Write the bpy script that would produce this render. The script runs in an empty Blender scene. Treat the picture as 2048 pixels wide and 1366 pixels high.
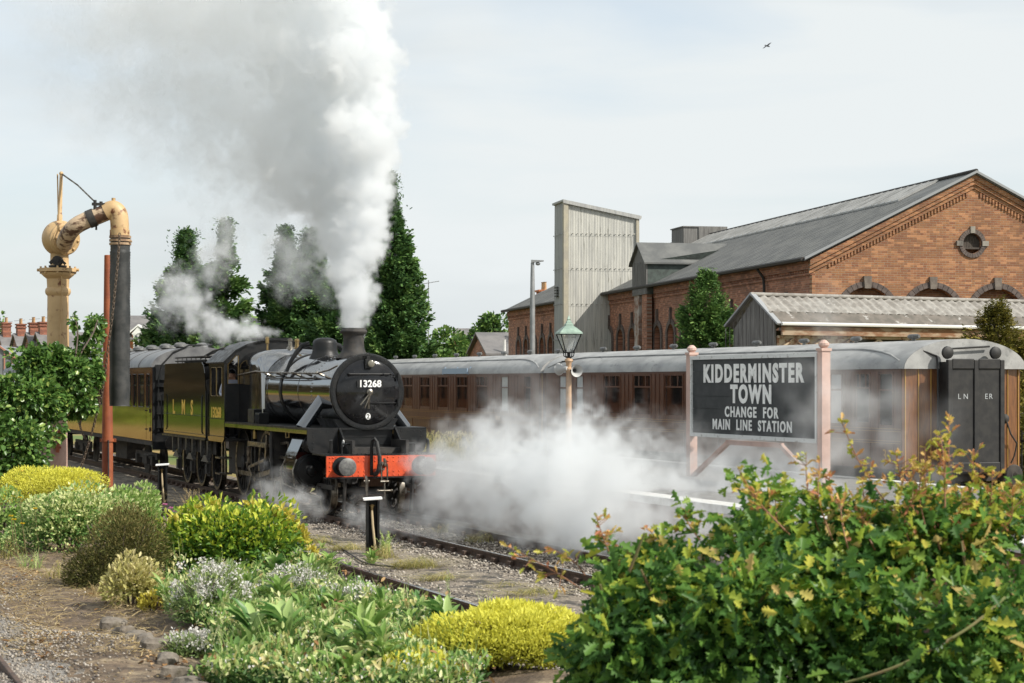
import bpy, math, random
import numpy as np
from mathutils import Vector, Matrix
R = math.radians
rng = np.random.default_rng(7)
random.seed(7)
SC = bpy.context.scene
COL = SC.collection

# ------------------------------------------------------------------ camera, sky, sun
F, CX, HY, EYE = 3900.0, 1024.0, 765.0, 2.83
cd = bpy.data.cameras.new("camera")
cam = bpy.data.objects.new("camera", cd)
COL.objects.link(cam)
cam.location = (0, 0, EYE)
cam.rotation_euler = (R(90), 0, 0)
cd.sensor_width = 36
cd.lens = F / 2048 * 36
cd.shift_y = 82 / 2048
cd.clip_start = .1
cd.clip_end = 6000
cd.dof.use_dof = True
cd.dof.focus_distance = 42
cd.dof.aperture_fstop = 6.3
SC.camera = cam

SUN = Vector((.66, -.33, .67)).normalized()
sl = bpy.data.lights.new("sun", 'SUN')
sl.energy = 4.9
sl.angle = R(.6)
sl.color = (1, .95, .86)
so = bpy.data.objects.new("sun", sl)
COL.objects.link(so)
so.rotation_euler = SUN.to_track_quat('Z', 'Y').to_euler()
so.location = (20, -20, 40)

w = bpy.data.worlds.new("World")
SC.world = w
w.use_nodes = True
nt = w.node_tree
nt.nodes.clear()
def N(t, ty, **kw):
    n = t.nodes.new(ty)
    for k, v in kw.items():
        setattr(n, k, v)
    return n
wo = N(nt, 'ShaderNodeOutputWorld')
bg = N(nt, 'ShaderNodeBackground')
bg.inputs['Strength'].default_value = .088
sky = N(nt, 'ShaderNodeTexSky', sky_type='NISHITA', sun_disc=False)
sky.sun_elevation = math.asin(SUN.z)
sky.sun_rotation = math.atan2(SUN.x, SUN.y)
sky.dust_density = 2.0
tc = N(nt, 'ShaderNodeTexCoord')
mp = N(nt, 'ShaderNodeMapping')
mp.inputs['Scale'].default_value = (1.6, 1.6, 7.5)
mp.inputs['Rotation'].default_value = (.10, .12, .4)
nz = N(nt, 'ShaderNodeTexNoise')
nz.inputs['Scale'].default_value = 1.5
nz.inputs['Detail'].default_value = 7
nz.inputs['Roughness'].default_value = .52
nz.inputs['Distortion'].default_value = .5
cr = N(nt, 'ShaderNodeValToRGB')
cr.color_ramp.elements[0].position = .32
cr.color_ramp.elements[0].color = (.18, .18, .18, 1)
cr.color_ramp.elements[1].position = .56
cr.color_ramp.elements[1].color = (1, 1, 1, 1)
# cloud tone: pale white with greyer bands
nz2 = N(nt, 'ShaderNodeTexNoise')
nz2.inputs['Scale'].default_value = 1.1
nz2.inputs['Detail'].default_value = 5
cr2 = N(nt, 'ShaderNodeValToRGB')
cr2.color_ramp.elements[0].position = .40
cr2.color_ramp.elements[0].color = (6.4, 6.9, 7.1, 1)
cr2.color_ramp.elements[1].position = .58
cr2.color_ramp.elements[1].color = (8.3, 8.75, 8.85, 1)
mx = N(nt, 'ShaderNodeMix', data_type='RGBA')
skb = N(nt, 'ShaderNodeMix', data_type='RGBA', blend_type='ADD')
skb.inputs[0].default_value = 1
skb.inputs[7].default_value = (3.7, 3.95, 4.0, 1)
L = nt.links.new
L(tc.outputs['Generated'], mp.inputs['Vector'])
L(mp.outputs['Vector'], nz.inputs['Vector'])
L(mp.outputs['Vector'], nz2.inputs['Vector'])
L(nz.outputs['Fac'], cr.inputs['Fac'])
L(nz2.outputs['Fac'], cr2.inputs['Fac'])
L(cr.outputs['Color'], mx.inputs[0])
L(sky.outputs['Color'], skb.inputs[6])
L(skb.outputs[2], mx.inputs[6])
L(cr2.outputs['Color'], mx.inputs[7])
L(mx.outputs[2], bg.inputs['Color'])
L(bg.outputs['Background'], wo.inputs['Surface'])

SC.view_settings.view_transform = 'Standard'
SC.view_settings.look = 'None'
SC.view_settings.exposure = .2
SC.view_settings.gamma = 1
SC.render.engine = 'CYCLES'
cy = SC.cycles
cy.use_denoising = True
cy.max_bounces = 14
cy.diffuse_bounces = 3
cy.glossy_bounces = 3
cy.transmission_bounces = 4
cy.transparent_max_bounces = 8
cy.volume_bounces = 12
cy.volume_step_rate = 2.0
cy.volume_max_steps = 300
cy.sample_clamp_indirect = 4

# ------------------------------------------------------------------ frames of reference
A = math.atan(1514 / 3900)            # the tracks run away to the left at this angle
SA, CA = math.sin(A), math.cos(A)
B = math.atan((1024 - 185) / 3900)    # the goods shed at this one
def at(px, py, Y):
    return Vector(((px - CX) / F * Y, Y, EYE - (py - HY) / F * Y))
def T(u, v, z=0):
    return Vector((-u * SA + v * CA, u * CA + v * SA, z))
def Yv(px, v):
    return v / ((px - CX) / F * CA + SA)
def uv_of(p):
    return (p[1] * CA - p[0] * SA, p[0] * CA + p[1] * SA)

# ------------------------------------------------------------------ mesh building
class MB:
    def __init__(s):
        s.v, s.f, s.m = [], [], []
        s.mi = 0
    def add(s, vs, fs):
        o = len(s.v)
        s.v += [tuple(p) for p in vs]
        s.f += [tuple(i + o for i in f) for f in fs]
        s.m += [s.mi] * len(fs)
        return s
    def box(s, x0, x1, y0, y1, z0, z1):
        return s.add([(x0, y0, z0), (x1, y0, z0), (x1, y1, z0), (x0, y1, z0), (x0, y0, z1), (x1, y0, z1), (x1, y1, z1), (x0, y1, z1)],
              [(3, 2, 1, 0), (4, 5, 6, 7), (0, 1, 5, 4), (1, 2, 6, 5), (2, 3, 7, 6), (3, 0, 4, 7)])
    def hexa(s, p):
        return s.add(p, [(3, 2, 1, 0), (4, 5, 6, 7), (0, 1, 5, 4), (1, 2, 6, 5), (2, 3, 7, 6), (3, 0, 4, 7)])
    def bar(s, a, b, w, h, up=(0, 0, 1)):
        a, b = Vector(a), Vector(b)
        d = (b - a).normalized()
        x = d.cross(Vector(up))
        if x.length < 1e-4:
            x = d.cross(Vector((1, 0, 0)))
        x.normalize()
        y = x.cross(d)
        x, y = x * w / 2, y * h / 2
        return s.hexa([a - x - y, a + x - y, b + x - y, b - x - y, a - x + y, a + x + y, b + x + y, b - x + y])
    def prism(s, poly, ax, a0, a1):
        """poly of 2-D points in the two other axes (in x,y,z order), extruded along ax"""
        def P(p, a):
            return {'x': (a, p[0], p[1]), 'y': (p[0], a, p[1]), 'z': (p[0], p[1], a)}[ax]
        n = len(poly)
        vs = [P(p, a0) for p in poly] + [P(p, a1) for p in poly]
        return s.add(vs, [tuple(range(n))[::-1], tuple(range(n, 2 * n))] + [(i, (i + 1) % n, n + (i + 1) % n, n + i) for i in range(n)])
    def lathe(s, prof, o, d=(0, 0, 1), seg=24, cap0=True, cap1=True):
        """prof: (radius, height along d)"""
        o, d = Vector(o), Vector(d).normalized()
        x = d.orthogonal().normalized()
        y = d.cross(x)
        vs, fs = [], []
        for r, h in prof:
            for i in range(seg):
                t = 2 * math.pi * i / seg
                vs.append(o + d * h + (x * math.cos(t) + y * math.sin(t)) * max(r, 1e-4))
        for k in range(len(prof) - 1):
            for i in range(seg):
                j = (i + 1) % seg
                fs.append((k * seg + i, k * seg + j, (k + 1) * seg + j, (k + 1) * seg + i))
        if cap0: fs.append(tuple(range(seg))[::-1])
        if cap1: fs.append(tuple(range((len(prof) - 1) * seg, len(prof) * seg)))
        return s.add(vs, fs)
    def cyl(s, a, b, r, r2=None, seg=12):
        a, b = Vector(a), Vector(b)
        return s.lathe([(r, 0), (r if r2 is None else r2, (b - a).length)], a, b - a, seg)
    def tube(s, pts, r, seg=8, closed=False):
        pts = [Vector(p) for p in pts]
        n = len(pts)
        rs = r if isinstance(r, (list, tuple)) else [r] * n
        vs, fs = [], []
        px = None
        for k, p in enumerate(pts):
            a = pts[k - 1] if (k > 0 or closed) else p
            b = pts[(k + 1) % n] if (k < n - 1 or closed) else p
            d = (b - a).normalized()
            if px is None:
                x = d.orthogonal().normalized()
            else:
                x = (px - d * px.dot(d))
                x = x.normalized() if x.length > 1e-6 else d.orthogonal().normalized()
            px = x
            y = d.cross(x)
            for i in range(seg):
                t = 2 * math.pi * i / seg
                vs.append(p + (x * math.cos(t) + y * math.sin(t)) * rs[k])
        m = n if closed else n - 1
        for k in range(m):
            for i in range(seg):
                j = (i + 1) % seg
                k2 = (k + 1) % n
                fs.append((k * seg + i, k * seg + j, k2 * seg + j, k2 * seg + i))
        if not closed:
            fs += [tuple(range(seg))[::-1], tuple(range((n - 1) * seg, n * seg))]
        return s.add(vs, fs)
    def ell(s, c, rx, ry=None, rz=None, nu=12, nv=8, z0=-1.0):
        ry = rx if ry is None else ry
        rz = rx if rz is None else rz
        prof = []
        p0 = math.asin(max(-1, z0))
        for k in range(nv + 1):
            t = p0 + (math.pi / 2 - p0) * k / nv
            prof.append((math.cos(t), math.sin(t)))
        vs, fs = [], []
        for r, h in prof:
            for i in range(nu):
                t = 2 * math.pi * i / nu
                vs.append((c[0] + rx * r * math.cos(t), c[1] + ry * r * math.sin(t), c[2] + rz * h))
        for k in range(nv):
            for i in range(nu):
                j = (i + 1) % nu
                fs.append((k * nu + i, k * nu + j, (k + 1) * nu + j, (k + 1) * nu + i))
        if z0 > -1: fs.append(tuple(range(nu))[::-1])
        return s.add(vs, fs)
    def rivet(s, c, d, r=.014):
        d = Vector(d)
        return s.lathe([(r, 0), (r * .8, r * .6), (r * .2, r * .95)], c, d, 6, False, True)
    def surf(s, fn, nu, nv, cu=False):
        vs = [fn(i / (nu if cu else nu - 1), j / (nv - 1)) for j in range(nv) for i in range(nu)]
        fs = []
        for j in range(nv - 1):
            for i in range(nu if cu else nu - 1):
                k = (i + 1) % nu
                fs.append((j * nu + i, j * nu + k, (j + 1) * nu + k, (j + 1) * nu + i))
        return s.add(vs, fs)
    def plate(s, outer, holes, t, M):
        """flat plate with holes, thickness t, mapped by matrix M (plate x,y -> M x,y; normal -> M z)"""
        cu = bpy.data.curves.new("tmp", 'CURVE')
        cu.dimensions = '2D'
        cu.fill_mode = 'BOTH'
        cu.extrude = t / 2
        for poly in [outer] + list(holes):
            sp = cu.splines.new('POLY')
            sp.points.add(len(poly) - 1)
            for i, p in enumerate(poly):
                sp.points[i].co = (p[0], p[1], 0, 1)
            sp.use_cyclic_u = True
        vs, fs = curve_mesh(cu)
        return s.add([M @ Vector(v) for v in vs], fs)
    def text(s, body, size, M, ext=.004, bold=0., sx=1., align='CENTER', space=1.):
        cu = bpy.data.curves.new("tmp", 'FONT')
        cu.body = body
        cu.size = size
        cu.extrude = ext
        cu.offset = bold
        cu.align_x = align
        cu.align_y = 'CENTER'
        cu.space_character = space
        cu.resolution_u = 4
        vs, fs = curve_mesh(cu)
        return s.add([M @ Vector((v[0] * sx, v[1], v[2])) for v in vs], fs)
    def build(s, name, mats, parent=None, smooth=True, angle=35, bevel=0):
        me = bpy.data.meshes.new(name)
        me.from_pydata(s.v, [], s.f)
        for m in (mats if isinstance(mats, (list, tuple)) else [mats]):
            me.materials.append(m)
        if any(s.m):
            me.polygons.foreach_set('material_index', s.m)
        if smooth:
            me.polygons.foreach_set('use_smooth', [True] * len(s.f))
            me.set_sharp_from_angle(angle=R(angle))
        me.update()
        o = bpy.data.objects.new(name, me)
        COL.objects.link(o)
        if parent: o.parent = parent
        if bevel:
            b = o.modifiers.new("bevel", 'BEVEL')
            b.width = bevel
            b.segments = 2
            b.limit_method = 'ANGLE'
        return o
def curve_mesh(cu):
    o = bpy.data.objects.new("tmp", cu)
    COL.objects.link(o)
    dg = bpy.context.evaluated_depsgraph_get()
    dg.update()
    me = bpy.data.meshes.new_from_object(o.evaluated_get(dg))
    vs = [tuple(v.co) for v in me.vertices]
    fs = [tuple(p.vertices) for p in me.polygons]
    bpy.data.objects.remove(o)
    bpy.data.curves.remove(cu)
    bpy.data.meshes.remove(me)
    return vs, fs
def frame(o, x, y, z):
    return Matrix(((x[0], y[0], z[0], o[0]), (x[1], y[1], z[1], o[1]), (x[2], y[2], z[2], o[2]), (0, 0, 0, 1)))
def side_near(o): return frame(o, (0, -1, 0), (0, 0, 1), (-1, 0, 0))   # on a face looking to -x, reads towards -y
def face_front(o): return frame(o, (1, 0, 0), (0, 0, 1), (0, -1, 0))   # on a face looking to -y
def rrect(x0, x1, y0, y1, r=.05, n=4):
    p = []
    for cx, cy_, a in ((x1 - r, y0 + r, -90), (x1 - r, y1 - r, 0), (x0 + r, y1 - r, 90), (x0 + r, y0 + r, 180)):
        for i in range(n + 1):
            t = R(a + 90 * i / n)
            p.append((cx + r * math.cos(t), cy_ + r * math.sin(t)))
    return p
def circ(cx, cy_, r, n=24):
    return [(cx + r * math.cos(2 * math.pi * i / n), cy_ + r * math.sin(2 * math.pi * i / n)) for i in range(n)]
def archp(cx, w, z0, zs, n=12):
    """opening of width w from z0 to spring line zs with a round head"""
    return [(cx - w / 2, z0), (cx + w / 2, z0)] + [(cx + w / 2 * math.cos(math.pi * i / n), zs + w / 2 * math.sin(math.pi * i / n)) for i in range(n + 1)]

def thing(name, label, cat, loc=(0, 0, 0), rz=0, group=None):
    o = bpy.data.objects.new(name, None)
    o.empty_display_size = .2
    COL.objects.link(o)
    o.location = loc
    o.rotation_euler = (0, 0, rz)
    return tag(o, label, cat, group)
def tag(o, label, cat, group=None, kind=None):
    if label: o['label'] = label
    if cat: o['category'] = cat
    if group: o['group'] = group
    if kind: o['kind'] = kind
    return o
def copy_tree(o, parent=None):
    c = o.copy()
    COL.objects.link(c)
    if parent: c.parent = parent
    for ch in list(o.children):
        copy_tree(ch, c)
    return c

# ------------------------------------------------------------------ materials
def newmat(name):
    m = bpy.data.materials.new(name)
    m.use_nodes = True
    t = m.node_tree
    return m, t, t.nodes['Principled BSDF']
def c4(c): return (c[0], c[1], c[2], 1)
def mat(name, col, rough=.5, metal=0., col2=None, scale=4., lo=.4, hi=.6, bump=0., bscale=30., coat=0., stretch=(1, 1, 1), rough2=None, col3=None, scale3=1.5, lo3=.55, hi3=.65, spec=.5):
    m, t, b = newmat(name)
    b.inputs['Base Color'].default_value = c4(col)
    b.inputs['Roughness'].default_value = rough
    b.inputs['Metallic'].default_value = metal
    b.inputs['Specular IOR Level'].default_value = spec
    if coat:
        b.inputs['Coat Weight'].default_value = coat
        b.inputs['Coat Roughness'].default_value = .05
    k = t.links.new
    if col2 is not None or bump or col3 is not None:
        tc = N(t, 'ShaderNodeTexCoord')
        mp = N(t, 'ShaderNodeMapping')
        mp.inputs['Scale'].default_value = stretch
        k(tc.outputs['Object'], mp.inputs['Vector'])
    def noise(sc, l, h, det=5):
        n = N(t, 'ShaderNodeTexNoise')
        n.inputs['Scale'].default_value = sc
        n.inputs['Detail'].default_value = det
        n.inputs['Roughness'].default_value = .6
        k(mp.outputs['Vector'], n.inputs['Vector'])
        r = N(t, 'ShaderNodeMapRange')
        r.inputs['From Min'].default_value = l
        r.inputs['From Max'].default_value = h
        k(n.outputs['Fac'], r.inputs['Value'])
        return r.outputs[0]
    out = None
    if col2 is not None:
        f = noise(scale, lo, hi)
        x = N(t, 'ShaderNodeMix', data_type='RGBA')
        x.inputs[6].default_value = c4(col)
        x.inputs[7].default_value = c4(col2)
        k(f, x.inputs[0])
        out = x.outputs[2]
        if rough2 is not None:
            rr = N(t, 'ShaderNodeMapRange')
            rr.inputs['To Min'].default_value = rough
            rr.inputs['To Max'].default_value = rough2
            k(f, rr.inputs['Value'])
            k(rr.outputs[0], b.inputs['Roughness'])
    if col3 is not None:
        f = noise(scale3, lo3, hi3)
        x = N(t, 'ShaderNodeMix', data_type='RGBA')
        x.inputs[6].default_value = c4(col)
        if out: k(out, x.inputs[6])
        x.inputs[7].default_value = c4(col3)
        k(f, x.inputs[0])
        out = x.outputs[2]
    if out: k(out, b.inputs['Base Color'])
    if bump:
        n = N(t, 'ShaderNodeTexNoise')
        n.inputs['Scale'].default_value = bscale
        n.inputs['Detail'].default_value = 4
        k(mp.outputs['Vector'], n.inputs['Vector'])
        bp = N(t, 'ShaderNodeBump')
        bp.inputs['Strength'].default_value = bump
        bp.inputs['Distance'].default_value = .02
        k(n.outputs['Fac'], bp.inputs['Height'])
        k(bp.outputs['Normal'], b.inputs['Normal'])
    return m
def leafmat(name, ramp, rough=.4, trans=.35, spec=.4, gain=1.):
    """ramp: list of (pos, colour) over a random number that each leaf carries"""
    m, t, b = newmat(name)
    k = t.links.new
    a = N(t, 'ShaderNodeAttribute', attribute_name='rnd')
    r = N(t, 'ShaderNodeValToRGB')
    e = r.color_ramp.elements
    while len(e) < len(ramp): e.new(.5)
    for i, (p, c) in enumerate(ramp):
        e[i].position = p
        e[i].color = c4([min(.86, q * gain) for q in c])
    k(a.outputs['Fac'], r.inputs['Fac'])
    k(r.outputs['Color'], b.inputs['Base Color'])
    b.inputs['Roughness'].default_value = rough
    b.inputs['Specular IOR Level'].default_value = spec
    tr = N(t, 'ShaderNodeBsdfTranslucent')
    k(r.outputs['Color'], tr.inputs['Color'])
    ms = N(t, 'ShaderNodeMixShader')
    ms.inputs[0].default_value = trans
    o = t.nodes['Material Output']
    k(b.outputs[0], ms.inputs[1])
    k(tr.outputs[0], ms.inputs[2])
    k(ms.outputs[0], o.inputs['Surface'])
    return m

# ------------------------------------------------------------------ leaves
DIAMOND = (np.array([(0, 0, 0), (.5, -.5, .12), (1, 0, 0), (.5, .5, .12)], float), [(0, 1, 2), (0, 2, 3)])
LEAF6 = (np.array([(0, 0, 0), (.3, -.42, .1), (.7, -.38, .08), (1, 0, -.12), (.7, .38, .08), (.3, .42, .1)], float), [(0, 1, 2, 3), (0, 3, 4, 5)])
OAK = (np.array([(0, 0, 0), (.16, -.20, .05), (.28, -.09, .02), (.40, -.40, .12), (.52, -.14, .03), (.66, -.46, .12), (.77, -.17, .02), (.90, -.24, .02), (1, 0, -.12),
                 (.90, .24, .02), (.77, .17, .02), (.66, .46, .12), (.52, .14, .03), (.40, .40, .12), (.28, .09, .02), (.16, .20, .05)], float),
       [(0, 1, 2, 3, 4, 5, 6, 7, 8), (0, 8, 9, 10, 11, 12, 13, 14, 15)])
BLADE = (np.array([(0, -.5, 0), (0, .5, 0), (.55, .4, .06), (.55, -.4, .06), (1, 0, 0)], float), [(0, 1, 2, 3), (3, 2, 4)])
SPRAY = (np.array([(0, -.08, 0), (.35, -.42, .0), (.45, -.16, 0), (.75, -.36, -.05), (1, 0, -.1), (.75, .36, -.05), (.45, .16, 0), (.35, .42, 0), (0, .08, 0)], float),
         [(0, 1, 2, 3, 4), (0, 4, 5, 6, 7, 8)])
def scatter(name, tpl, pos, dirs, ups, length, width, mats, parent=None, rnd=None, smooth=False):
    """one mesh of many small leaves: pos, dirs, ups (n,3); length, width (n)"""
    n = len(pos)
    d = dirs / (np.linalg.norm(dirs, axis=1, keepdims=True) + 1e-9)
    x = np.cross(d, ups)
    x /= (np.linalg.norm(x, axis=1, keepdims=True) + 1e-9)
    u = np.cross(x, d)
    tv, tf = tpl
    length = np.broadcast_to(length, n)
    width = np.broadcast_to(width, n)
    V = (pos[:, None, :] + d[:, None, :] * (tv[None, :, 0, None] * length[:, None, None]) + x[:, None, :] * (tv[None, :, 1, None] * width[:, None, None])
         + u[:, None, :] * (tv[None, :, 2, None] * length[:, None, None]))
    k = len(tv)
    li = np.concatenate([np.array(f) for f in tf])
    lens = np.array([len(f) for f in tf])
    loops = (li[None, :] + (np.arange(n) * k)[:, None]).ravel()
    tot = np.tile(lens, n)
    start = np.concatenate([[0], np.cumsum(tot)[:-1]])
    me = bpy.data.meshes.new(name)
    me.vertices.add(n * k)
    me.vertices.foreach_set('co', V.ravel().astype(np.float32))
    me.loops.add(len(loops))
    me.loops.foreach_set('vertex_index', loops.astype(np.int32))
    me.polygons.add(len(tot))
    me.polygons.foreach_set('loop_start', start.astype(np.int32))
    me.update(calc_edges=True)
    if rnd is None: rnd = rng.random(n)
    at_ = me.attributes.new('rnd', 'FLOAT', 'FACE')
    at_.data.foreach_set('value', np.repeat(rnd, len(tf)).astype(np.float32))
    me.materials.append(mats)
    if smooth:
        me.polygons.foreach_set('use_smooth', np.ones(len(tot), bool))
    o = bpy.data.objects.new(name, me)
    COL.objects.link(o)
    if parent: o.parent = parent
    return o
def unit(n):
    p = rng.normal(size=(n, 3))
    return p / np.linalg.norm(p, axis=1, keepdims=True)
def lump(n, c, r, clumps=12, fill=.3, lowest=-.3, cl=(.28, .5)):
    """points on an uneven mound: small ellipsoid clumps over a big ellipsoid; gives positions and outward normals"""
    c, r = np.array(c, float), np.array(r, float)
    cd_ = unit(clumps * 3)
    cd_ = cd_[cd_[:, 2] > lowest][:clumps]
    cc = cd_ * (1 - rng.uniform(cl[0], cl[1], (len(cd_), 1)) * .8)
    cr_ = rng.uniform(cl[0], cl[1], len(cd_))
    k = rng.integers(0, len(cd_), n)
    d = unit(n)
    rad = np.where(rng.random(n) < fill, rng.random(n) ** .5, rng.uniform(.88, 1.04, n))
    p = cc[k] + d * (cr_[k] * rad)[:, None]
    nr = d + .5 * p
    keep = p[:, 2] > lowest
    return c + p[keep] * r, nr[keep]

# ------------------------------------------------------------------ shared materials
m_black = mat('gloss_black', (.006, .006, .007), .05, col2=(.010, .010, .011), scale=3, rough2=.11, bump=.012, bscale=2.5, spec=.5)
m_black.node_tree.nodes['Principled BSDF'].inputs['IOR'].default_value = 2.3
m_door = mat('door_black', (.008, .008, .009), .06, col2=(.014, .014, .015), scale=3, rough2=.12, bump=.01, bscale=2)
m_door.node_tree.nodes['Principled BSDF'].inputs['IOR'].default_value = 1.45
m_satin = mat('satin_black', (.010, .011, .012), .34, col2=(.016, .016, .016), scale=5, rough2=.5, spec=.28)
m_boil = mat('polished_boiler_black', (.006, .006, .007), .07, col2=(.010, .010, .011), scale=3, rough2=.12, bump=.012, bscale=2.5)
m_boil.node_tree.nodes['Principled BSDF'].inputs['IOR'].default_value = 4.0
m_sooty = mat('sooty_black', (.016, .015, .015), .62, col2=(.045, .04, .035), scale=7, rough2=.8)
m_red = mat('buffer_red', (.66, .085, .02), .38, col2=(.50, .06, .018), scale=6, bump=.03, bscale=60)
m_steel = mat('oiled_steel', (.30, .28, .24), .28, 1, col2=(.12, .10, .08), scale=9, rough2=.5)
m_brass = mat('dull_brass', (.40, .29, .13), .35, 1, col2=(.24, .17, .09), scale=8)
m_white = mat('white_paint', (.84, .84, .82), .5, col2=(.74, .74, .72), scale=9)
m_yellow = mat('yellow_lettering', (.75, .48, .07), .4)
m_glass = mat('dark_glass', (.012, .014, .015), .04, spec=1.0)
m_glass.node_tree.nodes['Principled BSDF'].inputs['IOR'].default_value = 1.9
m_rubber = mat('rubber_hose', (.012, .012, .012), .6, col2=(.03, .03, .03), scale=20)
m_grey = mat('grey_buffer', (.10, .10, .10), .45, .3, col2=(.18, .18, .17), scale=12)
m_wood = mat('sleeper_wood', (.11, .085, .065), .85, col2=(.20, .17, .14), scale=5, stretch=(1, 14, 6), bump=.5, bscale=30)
m_rail = mat('rusty_rail', (.05, .032, .024), .7, col2=(.10, .06, .04), scale=9)
m_railtop = mat('worn_rail_top', (.42, .42, .42), .25, 1, col2=(.25, .23, .2), scale=8)
m_stone = mat('stone_chips', (.22, .20, .17), .9, col2=(.36, .33, .28), scale=1.2, col3=(.12, .11, .10), scale3=1.8)
m_ballast = mat('ballast_bed', (.14, .118, .095), .95, col2=(.31, .26, .20), scale=22, bump=1, bscale=45, col3=(.05, .045, .04), scale3=3, lo3=.48, hi3=.62)
m_earth = mat('garden_soil', (.075, .054, .038), .95, col2=(.16, .115, .075), scale=7, bump=1, bscale=28, col3=(.33, .26, .17), scale3=4, lo3=.52, hi3=.7)
m_path = mat('fine_gravel_path', (.18, .165, .15), .95, col2=(.34, .32, .29), scale=60, bump=1, bscale=90, col3=(.12, .095, .07), scale3=3, lo3=.52, hi3=.68)
m_field = mat('dry_grass_field', (.30, .21, .075), .95, col2=(.17, .16, .05), scale=.12, bump=.6, bscale=6, col3=(.10, .15, .035), scale3=.05, lo3=.45, hi3=.6)
m_plat = mat('platform_tarmac', (.14, .135, .13), .85, col2=(.19, .185, .175), scale=3, bump=.3, bscale=80)
m_platedge = mat('platform_white_edge', (.66, .66, .64), .7, col2=(.5, .49, .46), scale=6)
m_conc = mat('platform_brick', (.16, .09, .06), .9, col2=(.22, .13, .09), scale=9)

# ------------------------------------------------------------------ ground, bank, tracks, platform
g = MB()
g.add([(-2500, -200, -.34), (2500, -200, -.34), (2500, 4000, -.34), (-2500, 4000, -.34)], [(0, 1, 2, 3)])
tag(g.build('ground', m_field), None, None, kind='structure')

def lerp(x, xs, ys): return float(np.interp(x, xs, ys))
def edge(Y): return lerp(Y, (8, 11, 14.5, 22, 36, 60), (6.6, 5.6, 4.75, 5.0, 6.3, 6.6))
def bank_top(Y): return lerp(Y, (0, 24, 36, 60, 85), (.9, .9, .58, .3, -.3))
def bank_z(X, Y):
    v = X * CA + Y * SA
    z = bank_top(Y)
    e = (v - edge(Y)) / 1.5
    e = min(1, max(0, e))
    e = e * e * (3 - 2 * e)
    return z * (1 - e) + (-.36) * e
g = MB()
def bz(i, j):
    Y = -4 + 92 * j ** 1.35
    X0, X1 = -16 - Y * .12, min(9, 9.6 - Y * .388 + 4)
    X = X0 + (X1 - X0) * i
    b = bank_z(X, Y)
    n = .05 * math.sin(X * 2.1 + Y) * math.sin(Y * 1.7 - X) + .03 * math.sin(5 * X + 3 * Y)
    lv = -.5 if i == 0 or j == 0 else 0
    return (X, Y, b + (n if b > -.3 else 0) + lv)
g.surf(bz, 120, 170)
tag(g.build('garden_bank', m_earth, angle=80), None, None, kind='structure')

# fine gravel path in the corner, on the bank, its far edge uneven
g = MB()
def pz(i, j):
    Y = 8 + 10.5 * j
    far = -2.42 + .10 * math.sin(Y * 3) + .07 * math.sin(Y * 7.3) - (Y - 12.5) * .42
    X = -9 + (far + 9) * i
    n = .05 * math.sin(X * 2.1 + Y) * math.sin(Y * 1.7 - X) + .03 * math.sin(5 * X + 3 * Y)
    return (X, Y, bank_z(X, Y) + n + .028 - .06 * max(0, i - .90) / .10)
g.surf(pz, 60, 50)
tag(g.build('gravel_path', m_path, angle=80), None, None, kind='structure')

g = MB()
def blz(i, j):
    v = 5.6 + 8.4 * i
    u = -6 + 120 * j
    return tuple(T(u, v, -.16 - .035 * math.cos((v - 7.8) / 4.4 * 2 * math.pi + math.pi) * -1 + .012 * math.sin(v * 9 + u * 5) * math.sin(u * 3.3 - v * 2)))
g.surf(blz, 70, 400)
tag(g.build('ballast', m_ballast, angle=80), None, None, kind='structure')
g = MB()
p = [T(-10, 21.0, -.15), T(-10, 27, -.15), T(120, 27, -.15), T(120, 21.0, -.15)]
g.add(p, [(0, 1, 2, 3)])
tag(g.build('bay_ballast', m_ballast), None, None, kind='structure')

def railprof(g, x, y0, y1):
    w = [(-.07, -.16), (.07, -.16), (.07, -.145), (.012, -.125), (.012, -.045), (.034, -.035), (.036, -.002), (-.036, -.002), (-.034, -.035), (-.012, -.045), (-.012, -.125), (-.07, -.145)]
    g.mi = 0
    g.prism([(x + a, b) for a, b in w], 'y', y0, y1)
    g.mi = 1
    g.box(x - .033, x + .033, y0, y1, -.0015, .0015)
    g.mi = 0
def track(v, label, name='railway_track', s0=14, s1=62):
    t = thing(name, label, 'railway track', T(0, v, 0), A)
    t['kind'] = 'structure'
    for x in (-.7525, .7525):
        g = MB()
        railprof(g, x, -8, 118)
        g.build('rail', [m_rail, m_railtop], t, smooth=False)
    g = MB()
    g.box(-1.3, 1.3, -.125, .125, -.30, -.155)
    g.mi = 1
    for x in (-.7525, .7525):
        g.box(x - .19, x + .19, -.10, .10, -.154, -.132)
        g.box(x - .13, x - .045, -.06, .06, -.131, -.06)
        g.box(x + .045, x + .13, -.06, .06, -.131, -.06)
    sl0 = g.build('sleeper', [m_wood, m_rail], t, smooth=False, bevel=.008)
    k = 0
    y = s0
    while y < s1:
        o = sl0 if k == 0 else sl0.copy()
        if k: COL.objects.link(o); o.parent = t
        o.location = (random.uniform(-.05, .05), y, random.uniform(-.012, .004))
        o.rotation_euler = (0, 0, random.uniform(-.02, .02))
        k += 1
        y += .70
    return t
track(7.8, 'rusty empty siding beside the flower bed')
track(12.2, 'main running line under the black steam locomotive')
track(22.5, 'bay line under the brown wooden coaches', s0=26, s1=30)
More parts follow.
